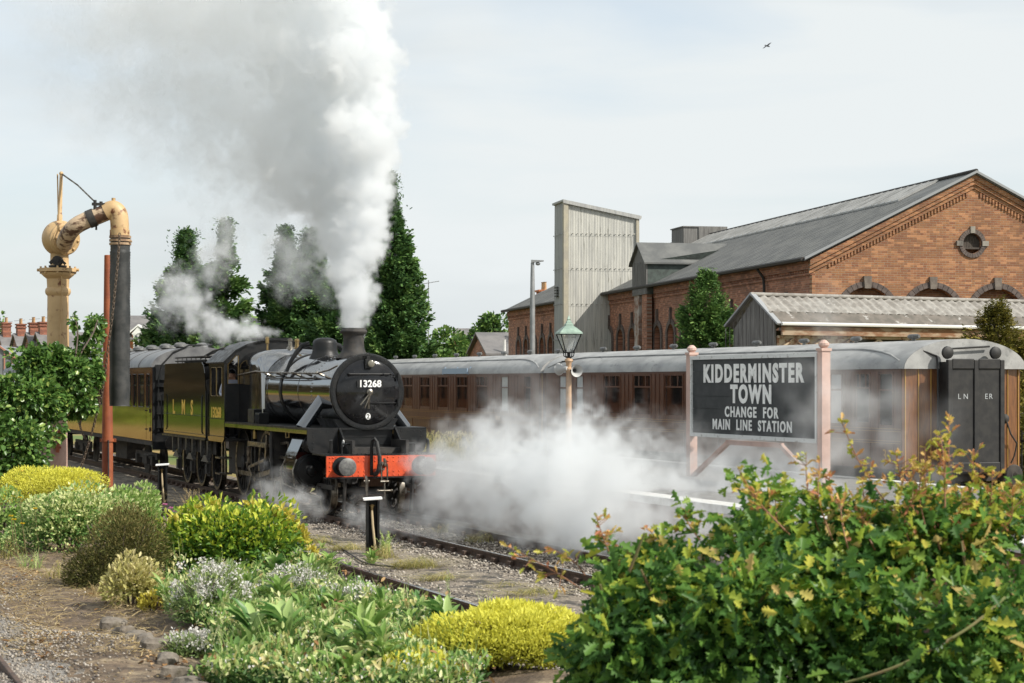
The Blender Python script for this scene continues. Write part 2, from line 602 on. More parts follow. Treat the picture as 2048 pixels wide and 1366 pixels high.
# loose ballast stones
def stones(name, n, vr, ur, zf, size, m, sx=1):
    u = rng.uniform(ur[0], ur[1], n)
    v = rng.uniform(vr[0], vr[1], n)
    X, Y = -u * SA + v * CA, u * CA + v * SA
    z = np.array([zf(x, y, a) for x, y, a in zip(X, Y, v)])
    return chips(name, np.stack([X, Y, z], 1), size, m)
ROCK = None
def chips(name, pos, size, m):
    t = (1 + 5 ** .5) / 2
    base = np.array([(1, 1, 1), (1, -1, -1), (-1, 1, -1), (-1, -1, 1), (0, 1.3, -.9), (1.2, -.2, .8)], float)
    base = np.array([(1, 0, 0), (-1, 0, 0), (0, 1, 0), (0, -1, 0), (0, 0, 1), (0, 0, -1)], float)
    fc = [(0, 2, 4), (2, 1, 4), (1, 3, 4), (3, 0, 4), (2, 0, 5), (1, 2, 5), (3, 1, 5), (0, 3, 5)]
    n = len(pos)
    s = rng.uniform(size[0], size[1], (n, 1, 1)) * rng.uniform(.6, 1.15, (n, 6, 1))
    V = base[None] * s * np.array([1, 1, .75])
    a = rng.uniform(0, 6.28, n)
    b = rng.uniform(-.7, .7, n)
    ca, sa, cb, sb = np.cos(a), np.sin(a), np.cos(b), np.sin(b)
    x = V[:, :, 0] * cb[:, None] + V[:, :, 2] * sb[:, None]
    z = -V[:, :, 0] * sb[:, None] + V[:, :, 2] * cb[:, None]
    y = V[:, :, 1]
    V = np.stack([x * ca[:, None] - y * sa[:, None], x * sa[:, None] + y * ca[:, None], z], 2) + pos[:, None, :]
    fi = (np.array(fc)[None] + (np.arange(n) * 6)[:, None, None]).reshape(-1)
    me = bpy.data.meshes.new(name)
    me.vertices.add(n * 6)
    me.vertices.foreach_set('co', V.ravel().astype(np.float32))
    me.loops.add(n * 24)
    me.loops.foreach_set('vertex_index', fi.astype(np.int32))
    me.polygons.add(n * 8)
    me.polygons.foreach_set('loop_start', (np.arange(n * 8) * 3).astype(np.int32))
    me.update(calc_edges=True)
    a_ = me.attributes.new('rnd', 'FLOAT', 'FACE')
    a_.data.foreach_set('value', np.repeat(rng.random(n), 8).astype(np.float32))
    me.materials.append(m)
    o = bpy.data.objects.new(name, me)
    COL.objects.link(o)
    return o
m_chip = leafmat('ballast_stone', [(0, (.09, .08, .075)), (.35, (.20, .175, .15)), (.7, (.33, .29, .24)), (1, (.45, .41, .36))], .95, 0, .2)
o = stones('ballast_stones', 26000, (6.7, 13.4), (14, 44), lambda x, y, v: -.145 + random.uniform(-.015, .012), (.018, .042), m_chip)
tag(o, None, None, kind='stuff')

# platform with a white edge
pf = thing('platform', 'tarmac station platform with a white painted edge', 'platform')
pf['kind'] = 'structure'
pt = MB()
pf.location = T(0, 14.1, 0)
pf.rotation_euler = (0, 0, A)
pt.prism([(-6, -.3), (47, -.3), (52, -.2), (47, .9), (-6, .9)], 'x', .12, 6.75)
pt.build('platform_slab', [m_plat], pf, smooth=False)
pt = MB()
pt.box(.02, .118, -6, 47, -.3, .78)
pt.build('platform_wall', m_conc, pf, smooth=False)
pt = MB()
pt.box(-.04, .42, -6, 47, .79, .918)
pt.build('edge_coping', m_platedge, pf, smooth=False, bevel=.01)
pt = MB()
pt.box(6.45, 6.76, -6, 47, .82, .912)
pt.build('rear_coping', m_platedge, pf, smooth=False)

# ------------------------------------------------------------------ steam locomotive
LO = T(38.95, 12.2, 0)
loco = thing('steam_locomotive', 'black steam locomotive with red buffer beam and round smokebox front', 'locomotive', LO, A)
def P(name, g, m, parent=None, **k):
    return g.build(name, m, parent or loco, **k)
# frames and platework
g = MB()
g.box(-.62, -.56, .06, 9.9, .72, 1.62)
g.box(.56, .62, .06, 9.9, .72, 1.62)
g.box(-.55, .55, 3.6, 9.5, .55, 1.75)
g.box(-.55, .55, .4, 3.5, .95, 1.45)
g.box(-.8, .8, 8.9, 10.6, .5, 1.33)
P('frame', g, m_sooty, smooth=False)
g = MB()
g.box(-1.33, 1.33, 1.02, 8.75, 1.82, 1.865)
P('running_board', g, m_satin, smooth=False)
for s in (-1, 1):
    g = MB()
    g.box(min(s * 1.335, s * 1.30), max(s * 1.335, s * 1.30), 1.02, 8.75, 1.735, 1.819)
    P('valance', g, m_black, smooth=False)
g = MB()
g.box(-1.22, 1.22, .0, 1.0, 1.305, 1.335)
for k in range(26):
    g.rivet((-1.18 + k * .0944, .04, 1.336), (0, 0, 1), .016)
P('front_platform', g, m_satin, smooth=False)
for s in (-1, 1):
    g = MB()      # drop plate over the cylinder with a curved outer edge
    poly = [(s * .66, 1.336), (s * 1.22, 1.336)] + [(s * (1.33 - .11 * math.cos(t)) if False else s * (1.22 + .11 * math.sin(t)), 1.336 + .30 * (1 - math.cos(t)) / 1) for t in (.5, .9, 1.3, 1.57)] + [(s * 1.33, 1.819), (s * .66, 1.819)]
    if s < 0: poly = poly[::-1]
    g.prism(poly, 'y', 1.0, 1.02)
    for z in (1.42, 1.55, 1.68, 1.78):
        g.rivet((s * 1.20, .998, z), (0, -1, 0), .014)
    for x in (1.05, .9, .75):
        g.rivet((s * x, .998, 1.79), (0, -1, 0), .014)
    P('drop_plate', g, m_satin)
    g = MB()      # sloping frame plate
    g.prism([(.30, 1.336), (1.02, 1.336), (1.02, 1.86), (.98, 1.86), (.34, 1.40)], 'x', s * .62 - .02, s * .62 + .02)
    P('frame_plate', g, m_satin, bevel=.006)
g = MB()
g.prism([(-.55, 1.336), (.55, 1.336), (.60, 1.86), (.72, 2.05), (-.72, 2.05), (-.60, 1.86)], 'y', 1.12, 2.5)
for z in (1.50, 1.66, 1.82):
    g.box(-.56, .56, 1.105, 1.118, z, z + .012)
for k in range(11):
    g.rivet((-.5 + k * .1, 1.1, 1.42), (0, -1, 0), .014)
P('smokebox_saddle', g, m_satin)
g = MB()
g.lathe([(.075, 0), (.075, .012)], (-.645, .62, 1.55), (-1, 0, 0), 20)
o = P('builders_plate', g, m_white)
o.scale = (1, 1, 1)
g = MB()
for z in (1.52, 1.55, 1.58):
    g.box(-.662, -.658, .59, .65, z - .008, z + .008)
P('plate_lettering', g, m_black, o)

# buffer beam
g = MB()
g.box(-1.19, 1.19, 0, .05, .87, 1.305)
g.box(-1.0, -.97, -.008, 0, .88, 1.295)
for x in (-1.12, -1.05, -.62, -.5, -.38, -.26, -.14, .14, .26, .38, .5, .62, 1.05, 1.12):
    for z in (.90, 1.27, 1.19, .98) if abs(x) < .7 else (.90, 1.0, 1.09, 1.18, 1.27):
        g.rivet((x, -.001, z), (0, -1, 0), .017)
P('buffer_beam', g, m_red, smooth=False)
g = MB()
g.box(-1.2, 1.2, -.01, .2, .835, .868)
P('beam_angle', g, m_satin, smooth=False)
for s in (-1, 1):
    g = MB()
    g.lathe([(.20, 0), (.20, -.02), (.13, -.03), (.115, -.26), (.09, -.265), (.09, -.40)], (s * .865, -.001, 1.09), (0, 1, 0), 24)
    b = P('buffer', g, m_satin)
    g = MB()
    g.lathe([(.07, .02), (.185, .02), (.19, 0), (.185, -.018), (.15, -.03), (.08, -.038), (.001, -.04)], (s * .865, -.43, 1.09), (0, 1, 0), 32)
    P('buffer_head', g, m_grey, b)
g = MB()   # draw hook and screw coupling
g.box(-.05, .05, -.06, -.001, 1.0, 1.18)
g.tube([(.0, -.02, 1.08), (0, -.16, 1.08), (0, -.24, 1.12), (0, -.25, 1.20), (0, -.19, 1.235), (0, -.15, 1.2)], [.035, .035, .04, .035, .028, .015], 8)
for s in (-1, 1):
    g.tube([(s * .06, -.18, 1.14), (s * .065, -.2, .95), (s * .06, -.2, .78)], .018, 6)
g.cyl((-.09, -.2, .77), (.09, -.2, .77), .028)
g.cyl((-.16, -.2, .58), (.16, -.2, .58), .022)
g.cyl((0, -.2, .78), (0, -.2, .42), .022)
g.ell((-.15, -.2, .58), .035, .035, .035, 8, 5)
g.ell((.15, -.2, .58), .035, .035, .035, 8, 5)
P('screw_coupling', g, m_steel)
g = MB()   # vacuum brake pipe
g.tube([(-.24, -.06, .9), (-.24, -.07, 1.5), (-.23, -.09, 1.62), (-.19, -.14, 1.66), (-.16, -.17, 1.60)], .035, 10)
P('vacuum_pipe', g, m_satin)
g = MB()
pts = [(-.16, -.17, 1.60), (-.14, -.2, 1.45), (-.115, -.22, 1.3), (-.11, -.22, 1.15), (-.13, -.20, 1.02), (-.16, -.14, .93), (-.18, -.06, .92)]
fine = []
for i in range(len(pts) - 1):
    for k in range(6):
        fine.append(Vector(pts[i]).lerp(Vector(pts[i + 1]), k / 6))
g.tube(fine, [.042 + .005 * (k % 2) for k in range(len(fine))], 10)
P('brake_hose', g, m_rubber)
g = MB()
g.tube([(-.36, -.04, .86), (-.36, -.1, .80), (-.36, -.12, .70), (-.355, -.12, .5), (-.37, -.1, .38)], [.045, .05, .035, .025, .02], 8)
g.cyl((-.42, -.1, .78), (-.30, -.1, .78), .03)
P('heating_pipe', g, m_steel)
for s in (-1, 1):
    for x, y in ((1.06, .12), (.80, .2)):
        g = MB()
        h = .28 if x > 1 else .2
        g.tube([(s * x, y, 1.335), (s * x, y, 1.335 + h), (s * (x - .01), y + .03, 1.34 + h), (s * (x - .2), y + .05, 1.34 + h) if x < 1 else (s * x, y + .02, 1.36 + h)], .02 if x < 1 else .035, 8)
        P('lamp_iron', g, m_satin)

# smokebox
SZ = 2.63
g = MB()
g.lathe([(.80, 1.06), (.80, 2.66)], (0, 0, SZ), (0, 1, 0), 64, False, True)
for y in (1.14, 2.6):
    for k in range(56):
        t = 2 * math.pi * k / 56
        g.rivet((.80 * math.cos(t), y, SZ + .80 * math.sin(t)), (math.cos(t), 0, math.sin(t)), .018)
sb = P('smokebox', g, m_boil, angle=50)
g = MB()
g.lathe([(.80, 1.08), (.822, 1.075), (.825, 1.03), (.81, 1.0), (.74, .99), (.70, 1.0), (.69, 1.02)], (0, 0, SZ), (0, 1, 0), 72, False, False)
for k in range(48):
    t = 2 * math.pi * k / 48
    g.rivet((.775 * math.cos(t), .995, SZ + .775 * math.sin(t)), (0, -1, 0), .013)
P('smokebox_ring', g, m_satin, sb, angle=25)
g = MB()
g.lathe([(.70, 1.02), (.70, .985), (.685, .972), (.60, .945), (.45, .905), (.3, .88), (.15, .868), (.001, .865)], (0, 0, SZ), (0, 1, 0), 72, False, False)
door = P('smokebox_door', g, m_door, angle=25)
def dish(r): return float(np.interp(r, (0, .15, .3, .45, .6, .685), (.865, .868, .88, .905, .945, .972)))
for z, zs_, xs_ in ((-.24, -.24, (-.02, .1, .2, .3, .4, .5, .58, .64)), (.40, .32, (.5, .58, .64))):
    g = MB()
    g.tube([(x, dish(math.hypot(x, z)) - .012, SZ + zs_) for x in xs_], .014, 6)
    g.cyl((.66, .93, SZ + zs_ - .08), (.66, .93, SZ + zs_ + .08), .028)
    P('hinge_strap', g, m_satin, door)
g = MB()
g.tube([(-.48, .83, SZ + .38), (.48, .83, SZ + .38)], .016, 8)
for x in (-.46, .3, .46):
    g.cyl((x, .83, SZ + .38), (x, dish(math.hypot(x, .38)), SZ + .38), .02)
    g.ell((x, .83, SZ + .38), .028, .028, .028, 8, 6)
P('door_handrail', g, m_satin, door)
g = MB()
g.lathe([(.075, 0), (.07, .05), (.045, .06), (.04, .12), (.02, .13)], (0, .87, SZ - .01), (0, -1, 0), 16)
g.bar((0, .77, SZ), (-.24, .74, SZ - .27), .03, .022)
g.bar((0, .74, SZ), (-.16, .70, SZ - .34), .03, .022)
g.bar((-.01, .85, SZ - .05), (-.02, .87, SZ - .36), .05, .02)
P('door_dart', g, m_steel, door)
g = MB()
g.prism(rrect(-.29, .29, SZ + .085, SZ + .255, .03), 'y', .83, .85)
pl = P('number_plate', g, m_satin, door)
g = MB()
# bold serifed figures
g.text('13268', .20, face_front((0, .826, SZ + .168)), .004, .006, 1.0, space=1.02)
P('number_lettering', g, m_white, pl)
g = MB()
g.prism([(.055 * math.cos(t) - .02, .07 * math.sin(t) + SZ - .52) for t in np.linspace(0, 6.283, 20, endpoint=False)], 'y', .895, .915)
pl = P('shed_plate', g, m_white, door)
g = MB()
g.text('2', .13, face_front((-.02, .892, SZ - .525)), .003, .004)
P('shed_lettering', g, m_black, pl)
g = MB()   # head lamp on its bracket
g.box(-.09, .05, .86, 1.0, SZ + .50, SZ + .70)
g.box(-.05, .02, .9, .96, SZ + .70, SZ + .76)
g.tube([(-.05, .93, SZ + .76), (-.05, .93, SZ + .83), (.02, .93, SZ + .83), (.02, .93, SZ + .76)], .01, 6)
g.bar((0, .97, SZ + .42), (0, .97, SZ + .56), .06, .03)
hl = P('head_lamp', g, m_satin, smooth=False, bevel=.008)
g = MB()
g.lathe([(.075, 0), (.075, .04), (.06, .05), (.001, .055)], (.03, .865, SZ + .60), (0, -1, 0), 20)
P('lens', g, mat('lamp_lens', (.16, .15, .12), .15), hl)

# chimney, dome, boiler, firebox
g = MB()
y0 = 2.05
g.lathe([(.40, 3.36), (.33, 3.44), (.265, 3.50), (.235, 3.58), (.225, 3.70), (.222, 3.84), (.232, 3.88), (.285, 3.91), (.30, 3.94), (.295, 3.965), (.255, 3.985), (.24, 4.02), (.20, 4.02), (.19, 3.7)], (0, y0, 0), (0, 0, 1), 40, False, True)
P('chimney', g, m_sooty, angle=60)
g = MB()
n_ = 64
def boiler(i, j):
    y = 2.68 + 4.6 * j
    r = .775 + .10 * j
    t = 2 * math.pi * i
    return (r * math.cos(t), y, SZ + .05 * j + r * math.sin(t))
g.surf(boiler, n_, 12, True)
P('boiler', g, m_boil, angle=60)
for y, wd, dr in ((2.70, .06, .012), (3.75, .03, .008), (5.12, .16, .022), (6.35, .05, .01)):
    g = MB()
    j = (y - 2.68) / 4.6
    r = .775 + .10 * j
    g.lathe([(r, 0), (r + dr, .005), (r + dr, wd), (r, wd + .005)], (0, y, SZ + .05 * j), (0, 1, 0), 64, False, False)
    P('boiler_band', g, m_black if wd < .1 else m_satin, angle=50)
def fire_prof(hw, top, rad, bot):
    pts = [(-hw, bot)]
    for k in range(9):
        t = math.pi - math.pi / 2 * k / 8
        pts.append((-hw + rad + rad * math.cos(t), top - rad * .9 + rad * .9 * math.sin(t)))
    pts += [(0, top + .02)]
    return pts + [(-a, b) for a, b in pts[-2::-1]]
g = MB()
st = [(6.55, .86, 3.52, .80), (6.62, .90, 3.58, .66), (6.8, .93, 3.62, .52), (7.2, .95, 3.63, .46), (8.75, .97, 3.60, .46)]
rows = [fire_prof(a, b, c, 1.87) for _, a, b, c in st]
vs, fs = [], []
for (y, *_), r in zip(st, rows): vs += [(x, y, z) for x, z in r]
m_ = len(rows[0])
for k in range(len(st) - 1):
    for i in range(m_ - 1):
        fs.append((k * m_ + i, k * m_ + i + 1, (k + 1) * m_ + i + 1, (k + 1) * m_ + i))
fs.append(tuple(range(m_)))
g.add(vs, fs)
P('firebox', g, m_boil, angle=50)
g = MB()
g.lathe([(.40, 3.30), (.34, 3.44), (.30, 3.52), (.285, 3.58), (.28, 3.73), (.255, 3.80), (.18, 3.842), (.1, 3.855), (.001, 3.857)], (0, 4.35, 0), (0, 0, 1), 36, False, False)
P('dome', g, m_satin, angle=60)
for s in (-1, 1):
    g = MB()
    g.tube([(s * .28, 4.65, 3.72), (s * .44, 4.68, 3.68), (s * .58, 4.70, 3.52), (s * .72, 4.72, 3.30), (s * .83, 4.74, 3.0)], [.062, .062, .055, .045, .04], 10)
    P('feed_pipe', g, m_satin)
for y in (7.0, 7.3):
    g = MB()
    g.lathe([(.10, 3.62), (.09, 3.68), (.055, 3.70), (.05, 3.82), (.065, 3.83), (.065, 3.87), (.03, 3.90)], (-.12 + .25 * (y > 7.1), y, 0), (0, 0, 1), 14)
    P('safety_valve', g, m_brass if y > 7.1 else m_steel)
g = MB()
g.lathe([(.03, 3.6), (.025, 3.78), (.05, 3.80), (.05, 3.95), (.02, 3.97)], (-.35, 8.35, 0), (0, 0, 1), 12)
P('whistle', g, m_brass)
for s in (-1, 1):
    g = MB()
    hx = s * .90
    hp = [(s * .62, 1.16, 3.19), (s * .74, 1.35, 3.10), (hx, 1.75, 3.03), (hx, 6.3, 3.07), (s * 1.0, 6.9, 3.10), (s * 1.0, 8.7, 3.02)]
    g.tube(hp, .019, 8)
    for y in (1.8, 2.75, 3.75, 5.2, 6.3):
        g.tube([(hx, y, 3.04), (s * .74, y + .02, 2.98)], [.022, .03], 8)
        g.ell((hx, y, 3.04), .034, .034, .034, 8, 6)
    P('handrail', g, m_steel)
    g = MB()
    g.tube([(s * .80, 2.2, 2.93), (s * .84, 4, 2.92), (s * .88, 6.4, 2.93)], .014, 6)
    P('ejector_pipe', g, m_satin)
# outside steam pipes
m_spipe = mat('polished_pipe_cover', (.035, .04, .046), .12)
m_spipe.node_tree.nodes['Principled BSDF'].inputs['IOR'].default_value = 2.6
for s in (-1, 1):
    g = MB()
    a, b = Vector((s * .74, 2.0, 2.50)), Vector((s * 1.17, 2.0, 1.84))
    vs = []
    for c, wd in ((a, .16), (b, .26)):
        for i in range(14):
            t = 2 * math.pi * i / 14
            d = (b - a).normalized()
            nrm = Vector((d.z * -s, 0, d.x * s)) * .13
            vs.append(c + Vector((0, wd * math.cos(t) + .05, 0)) + nrm * math.sin(t))
    vs[0:14] = [v + Vector((-s * .06, 0, .0)) for v in vs[0:14]]
    g.add(vs, [(i, (i + 1) % 14, 14 + (i + 1) % 14, 14 + i) for i in range(14)] + [tuple(range(14)), tuple(range(14, 28))])
    P('steam_pipe', g, m_spipe)
# cylinders
for s in (-1, 1):
    cx = s * 1.06
    g = MB()
    prof = []
    for k in range(13):   # round the valve chest on top, then the cylinder below
        t = R(15 + 150 * k / 12)
        prof.append((cx - s * .02 + .20 * math.cos(t), 1.50 + .20 * math.sin(t)))
    prof.append((cx - .31, 1.25))
    for k in range(17):
        t = R(165 + 210 * k / 16)
        prof.append((cx + .35 * math.cos(t), .93 + .35 * math.sin(t)))
    prof.append((cx + .31, 1.25))
    g.prism(prof, 'y', 1.78, 2.66)
    c = P('cylinder', g, m_black, angle=40)
    g = MB()
    g.lathe([(.36, .0), (.36, -.03), (.31, -.05), (.29, -.10), (.12, -.13), (.10, -.2), (.05, -.22)], (cx, 1.78, .93), (0, 1, 0), 32)
    for k in range(14):
        t = 2 * math.pi * k / 14
        g.rivet((cx + .33 * math.cos(t), 1.735, .93 + .33 * math.sin(t)), (0, -1, 0), .018)
    P('cylinder_cover', g, m_satin, c)
    for pr_, y_ in (([(.19, 0), (.19, -.08), (.15, -.1), (.14, -.24), (.08, -.27), (.05, -.36)], 1.78), ([(.19, 0), (.19, .08), (.12, .1), (.10, .24)], 2.66)):
        g = MB()
        g.lathe(pr_, (cx - s * .02, y_, 1.50), (0, 1, 0), 24)
        P('valve_cover', g, m_satin, c)
    g = MB()
    g.tube([(cx + s * .30, 1.74, 1.18), (cx + s * .40, 1.7, .95), (cx + s * .36, 1.7, .62), (cx + s * .2, 1.75, .5)], .018, 6)
    g.tube([(cx + s * .30, 2.62, 1.18), (cx + s * .40, 2.7, .95), (cx + s * .36, 2.7, .62), (cx + s * .1, 2.0, .45), (cx, .9, .42)], .018, 6)
    g.tube([(s * 1.38, 2.0, 1.25), (s * 1.39, 2.0, 1.20), (s * 1.39, 2.35, 1.20), (s * 1.38, 2.35, 1.25)], .014, 6)
    P('drain_pipe', g, m_steel, c)

# wheels
def spoked(r, spokes, s, weight=True):
    g = MB()
    g.mi = 1
    g.lathe([(r - .07, -.06), (r, -.065), (r, .03), (r + .028, .04), (r + .028, .065), (r - .07, .065)], (0, 0, 0), (-s, 0, 0), 48, False, False)
    g.lathe([(r - .075, -.075), (r - .005, -.07), (r - .005, -.064), (r - .07, -.064)], (0, 0, 0), (s, 0, 0), 48, False, False)
    g.mi = 0
    g.lathe([(r - .13, -.05), (r - .06, -.05), (r - .06, .05), (r - .13, .05), (r - .13, -.05)], (0, 0, 0), (s, 0, 0), 48, False, False)
    g.lathe([(.17, -.09), (.17, .08), (.1, .11), (.06, .12)], (0, 0, 0), (s, 0, 0), 20)
    for k in range(spokes):
        t = 2 * math.pi * k / spokes + .1
        g.bar((0, .12 * math.cos(t), .12 * math.sin(t)), (0, (r - .1) * math.cos(t), (r - .1) * math.sin(t)), .05, .045, (1, 0, 0))
    if weight:
        pts = [((r - .12) * math.cos(t), (r - .12) * math.sin(t)) for t in np.linspace(.9, 2.25, 12)]
        g.prism(pts, 'x', -.04, .055) if s > 0 else g.prism(pts, 'x', -.055, .04)
    return g
for y in (4.55, 6.55, 8.95):
    for s in (-1, 1):
        o = P('driving_wheel', spoked(.84, 18, s), [m_sooty, m_steel])
        o.location = (s * .75, y, .84)
for s in (-1, 1):
    o = P('leading_wheel', spoked(.50, 10, s, False), [m_sooty, m_steel])
    o.location = (s * .75, 1.42, .50)
for y in (1.42, 4.55, 6.55, 8.95):
    g = MB()
    g.cyl((-.75, y, .5 if y < 2 else .84), (.75, y, .5 if y < 2 else .84), .085)
    P('axle', g, m_sooty)
for s in (-1, 1):
    x = s * .93
    g = MB()
    g.bar((x, 4.55, .60), (x, 8.95, .60), .05, .10)
    for y in (4.55, 6.55, 8.95):
        g.lathe([(.12, -.05), (.12, .05)], (x, y, .60), (1, 0, 0), 16)
    P('coupling_rod', g, m_steel)
    x = s * 1.06
    g = MB()
    g.bar((x, 3.55, .95), (x, 6.55, .60), .05, .11)
    g.lathe([(.13, -.06), (.13, .06)], (x, 6.55, .60), (1, 0, 0), 16)
    g.cyl((x, 2.66, .93), (x, 3.5, .93), .05)
    g.box(x - .05, x + .05, 3.35, 3.75, .80, 1.10)
    P('connecting_rod', g, m_steel)
    g = MB()
    g.box(x - .05, x + .05, 2.68, 4.3, 1.10, 1.17)
    g.box(x - .05, x + .05, 2.68, 4.3, .73, .79)
    P('slide_bar', g, m_steel, bevel=.008)
    g = MB()
    g.bar((x - s * .02, 3.65, 1.5), (x - s * .02, 3.75, .72), .03, .07)
    g.bar((x, 3.65, 1.48), (x, 5.35, 1.36), .03, .06)
    g.bar((x + s * .06, 5.3, 1.62), (x + s * .06, 5.42, 1.02), .05, .11)
    g.bar((x + s * .1, 5.42, 1.02), (x + s * .1, 6.9, .80), .03, .07)
    g.bar((x + s * .1, 6.55, .60), (x + s * .1, 6.9, .80), .05, .09)
    g.box(x - .04, x + .10, 5.6, 7.3, 1.30, 1.42)
    g.bar((x + s * .08, 7.05, 1.30), (x + s * .06, 7.1, .9), .07, .10)
    g.cyl((x + s * .08, 7.1, .92), (x + s * .08, 7.1, .74), .06, .02)
    g.bar((x, 5.7, 1.36), (x, 5.2, 1.0), .04, .06)
    P('valve_gear', g, m_steel, bevel=.006)
    g = MB()
    g.box(min(s * .62, s * 1.26), max(s * .62, s * 1.26), 4.28, 4.34, .70, 1.80)
    g.tube([(s * 1.25, 4.3, .66), (s * 1.27, 4.3, 1.5), (s * 1.24, 4.36, 1.7), (s * 1.2, 4.5, 1.79)], .05, 8)
    P('motion_bracket', g, m_sooty)
    g = MB()
    g.tube([(s * 1.2, 3.0, 1.8), (s * 1.2, 3.0, 1.62), (s * 1.2, 3.25, 1.6), (s * 1.2, 3.27, 1.8)], .016, 6)
    g.prism([(6.2, 1.50), (6.42, 1.50), (6.42, 1.66), (6.31, 1.73), (6.2, 1.66)], 'x', s * 1.16 - .02, s * 1.16 + .02)
    P('oil_box', g, m_brass)
    g = MB()
    g.box(s * 1.14 - .12, s * 1.14 + .12, 5.5, 5.9, 1.866, 2.12)
    g.box(s * 1.14 - .10, s * 1.14 + .10, 6.1, 6.7, 1.866, 2.2)
    for k in range(6):
        yy = 5.52 + k * .07
        g.tube([(s * 1.25, yy, 2.1), (s * 1.29, yy - .05, 2.0), (s * 1.27, yy - .1, 1.88)], .01, 5)
    P('lubricator', g, m_satin, bevel=.01)
    # sand pipes, brake gear
    g = MB()
    g.tube([(s * .9, 5.4, 1.8), (s * .9, 5.5, 1.2), (s * .76, 5.72, .1)], .02, 6)
    g.tube([(s * .9, 7.6, 1.8), (s * .9, 7.7, 1.1), (s * .76, 7.95, .1)], .02, 6)
    g.bar((s * .78, 5.56, .3), (s * .78, 5.58, 1.2), .06, .10)
    g.bar((s * .78, 7.75, .3), (s * .78, 7.77, 1.2), .06, .10)
    g.bar((s * .62, 5.5, .26), (s * .62, 10.2, .26), .05, .05)
    P('brake_gear', g, m_sooty)
    # guard iron, bogie side
    g = MB()
    g.bar((s * .74, .16, .85), (s * .74, .3, .12), .04, .12)
    g.bar((s * .9, .5, .62), (s * .9, 2.3, .62), .05, .10)
    g.bar((s * .9, 1.42, .62), (s * .9, 1.42, .42), .10, .2)
    P('guard_iron', g, m_sooty)

# cab
m_cab = mat('cab_black', (.008, .008, .008), .10, bump=.035, bscale=2.2)
m_cab.node_tree.nodes['Principled BSDF'].inputs['IOR'].default_value = 1.9
for s in (-1, 1):
    g = MB()
    M_ = frame((s * 1.33, 0, 0), (0, 1, 0), (0, 0, 1), (1, 0, 0))
    g.plate([(8.75, 1.62), (8.80, 1.42), (8.95, 1.34), (10.55, 1.34), (10.62, 1.42), (10.62, 2.5), (10.45, 2.62), (10.45, 3.1), (10.55, 3.36), (8.75, 3.36)],
            [rrect(9.0, 9.55, 2.5, 3.2, .06), rrect(9.64, 10.22, 2.5, 3.2, .06)], .025, M_)
    for k in range(18):
        g.rivet((s * 1.344, 8.85 + k * .098, 1.48), (s, 0, 0), .011)
        g.rivet((s * 1.344, 8.85 + k * .098, 1.92), (s, 0, 0), .011)
    c = P('cab_side', g, m_cab, smooth=False)
    g = MB()
    for a, b in ((9.0, 9.55), (9.64, 10.22)):
        r_ = [(s * 1.348, p[0], p[1]) for p in rrect(a - .01, b + .01, 2.49, 3.21, .06)]
        g.tube(r_, .008, 6, True)
    P('window_beading', g, m_brass, c)
    if s < 0:
        g = MB()
        g.text('13268', .36, side_near((-1.346, 9.68, 2.06)), .003, .010, 1.30)
        P('cab_number', g, m_yellow, c)
g = MB()
ring = [(-1.33, 1.87), (-1.33, 3.36), (-1.06, 3.63), (-.75, 3.79), (-.4, 3.88), (0, 3.90), (.4, 3.88), (.75, 3.79), (1.06, 3.63), (1.33, 3.36), (1.33, 1.87)]
wn = [(-1.25, 2.80), (-.99, 2.80), (-.99, 3.50), (-1.04, 3.50), (-1.25, 3.28)]
M_ = frame((0, 8.77, 0), (1, 0, 0), (0, 0, 1), (0, -1, 0))
g.plate(ring, [wn, [(-a, b) for a, b in wn][::-1]], .03, M_)
for x, z in [(-1.29, 2 + .12 * k) for k in range(12)]:
    g.rivet((x, 8.754, z), (0, -1, 0), .011)
    g.rivet((-x, 8.754, z), (0, -1, 0), .011)
cf = P('cab_front', g, m_satin, smooth=False)
g = MB()
for w_ in (wn, [(-a, b) for a, b in wn]):
    g.tube([(x, 8.75, z) for x, z in w_], .014, 6, True)
P('window_beading', g, m_brass, cf)
g = MB()
top = [(-1.38, 3.34), (-1.07, 3.64), (-.76, 3.80), (-.4, 3.895), (0, 3.92), (.4, 3.895), (.76, 3.80), (1.07, 3.64), (1.38, 3.34)]
g.prism(top + [(x * .985, z - .03) for x, z in top[::-1]], 'y', 8.70, 10.75)
for y in (9.0, 9.6, 10.2):
    for i in range(1, 8):
        g.rivet((top[i][0], y, top[i][1]), (0, 0, 1), .013)
g.box(-.45, .45, 9.1, 9.9, 3.92, 3.96)
P('cab_roof', g, m_satin, angle=20)
g = MB()
g.box(-1.30, 1.30, 8.8, 10.9, 1.36, 1.42)
g.box(-.8, .8, 8.79, 8.95, 1.43, 3.4)
P('cab_floor', g, m_sooty, smooth=False)
for s in (-1, 1):
    g = MB()
    g.box(s * 1.2 - .16, s * 1.2 + .16, 9.2, 9.7, .52, .56)
    g.box(s * 1.2 - .16, s * 1.2 + .16, 9.2, 9.7, .92, .96)
    g.box(s * 1.2 - .01, s * 1.2 + .01, 9.22, 9.34, .5, 1.35)
    g.box(s * 1.2 - .01, s * 1.2 + .01, 9.56, 9.68, .5, 1.35)
    P('cab_steps', g, m_steel, smooth=False)
    g = MB()
    g.tube([(s * 1.38, 10.68, 1.45), (s * 1.38, 10.68, 2.6)], .02, 8)
    P('grab_rail', g, m_satin)

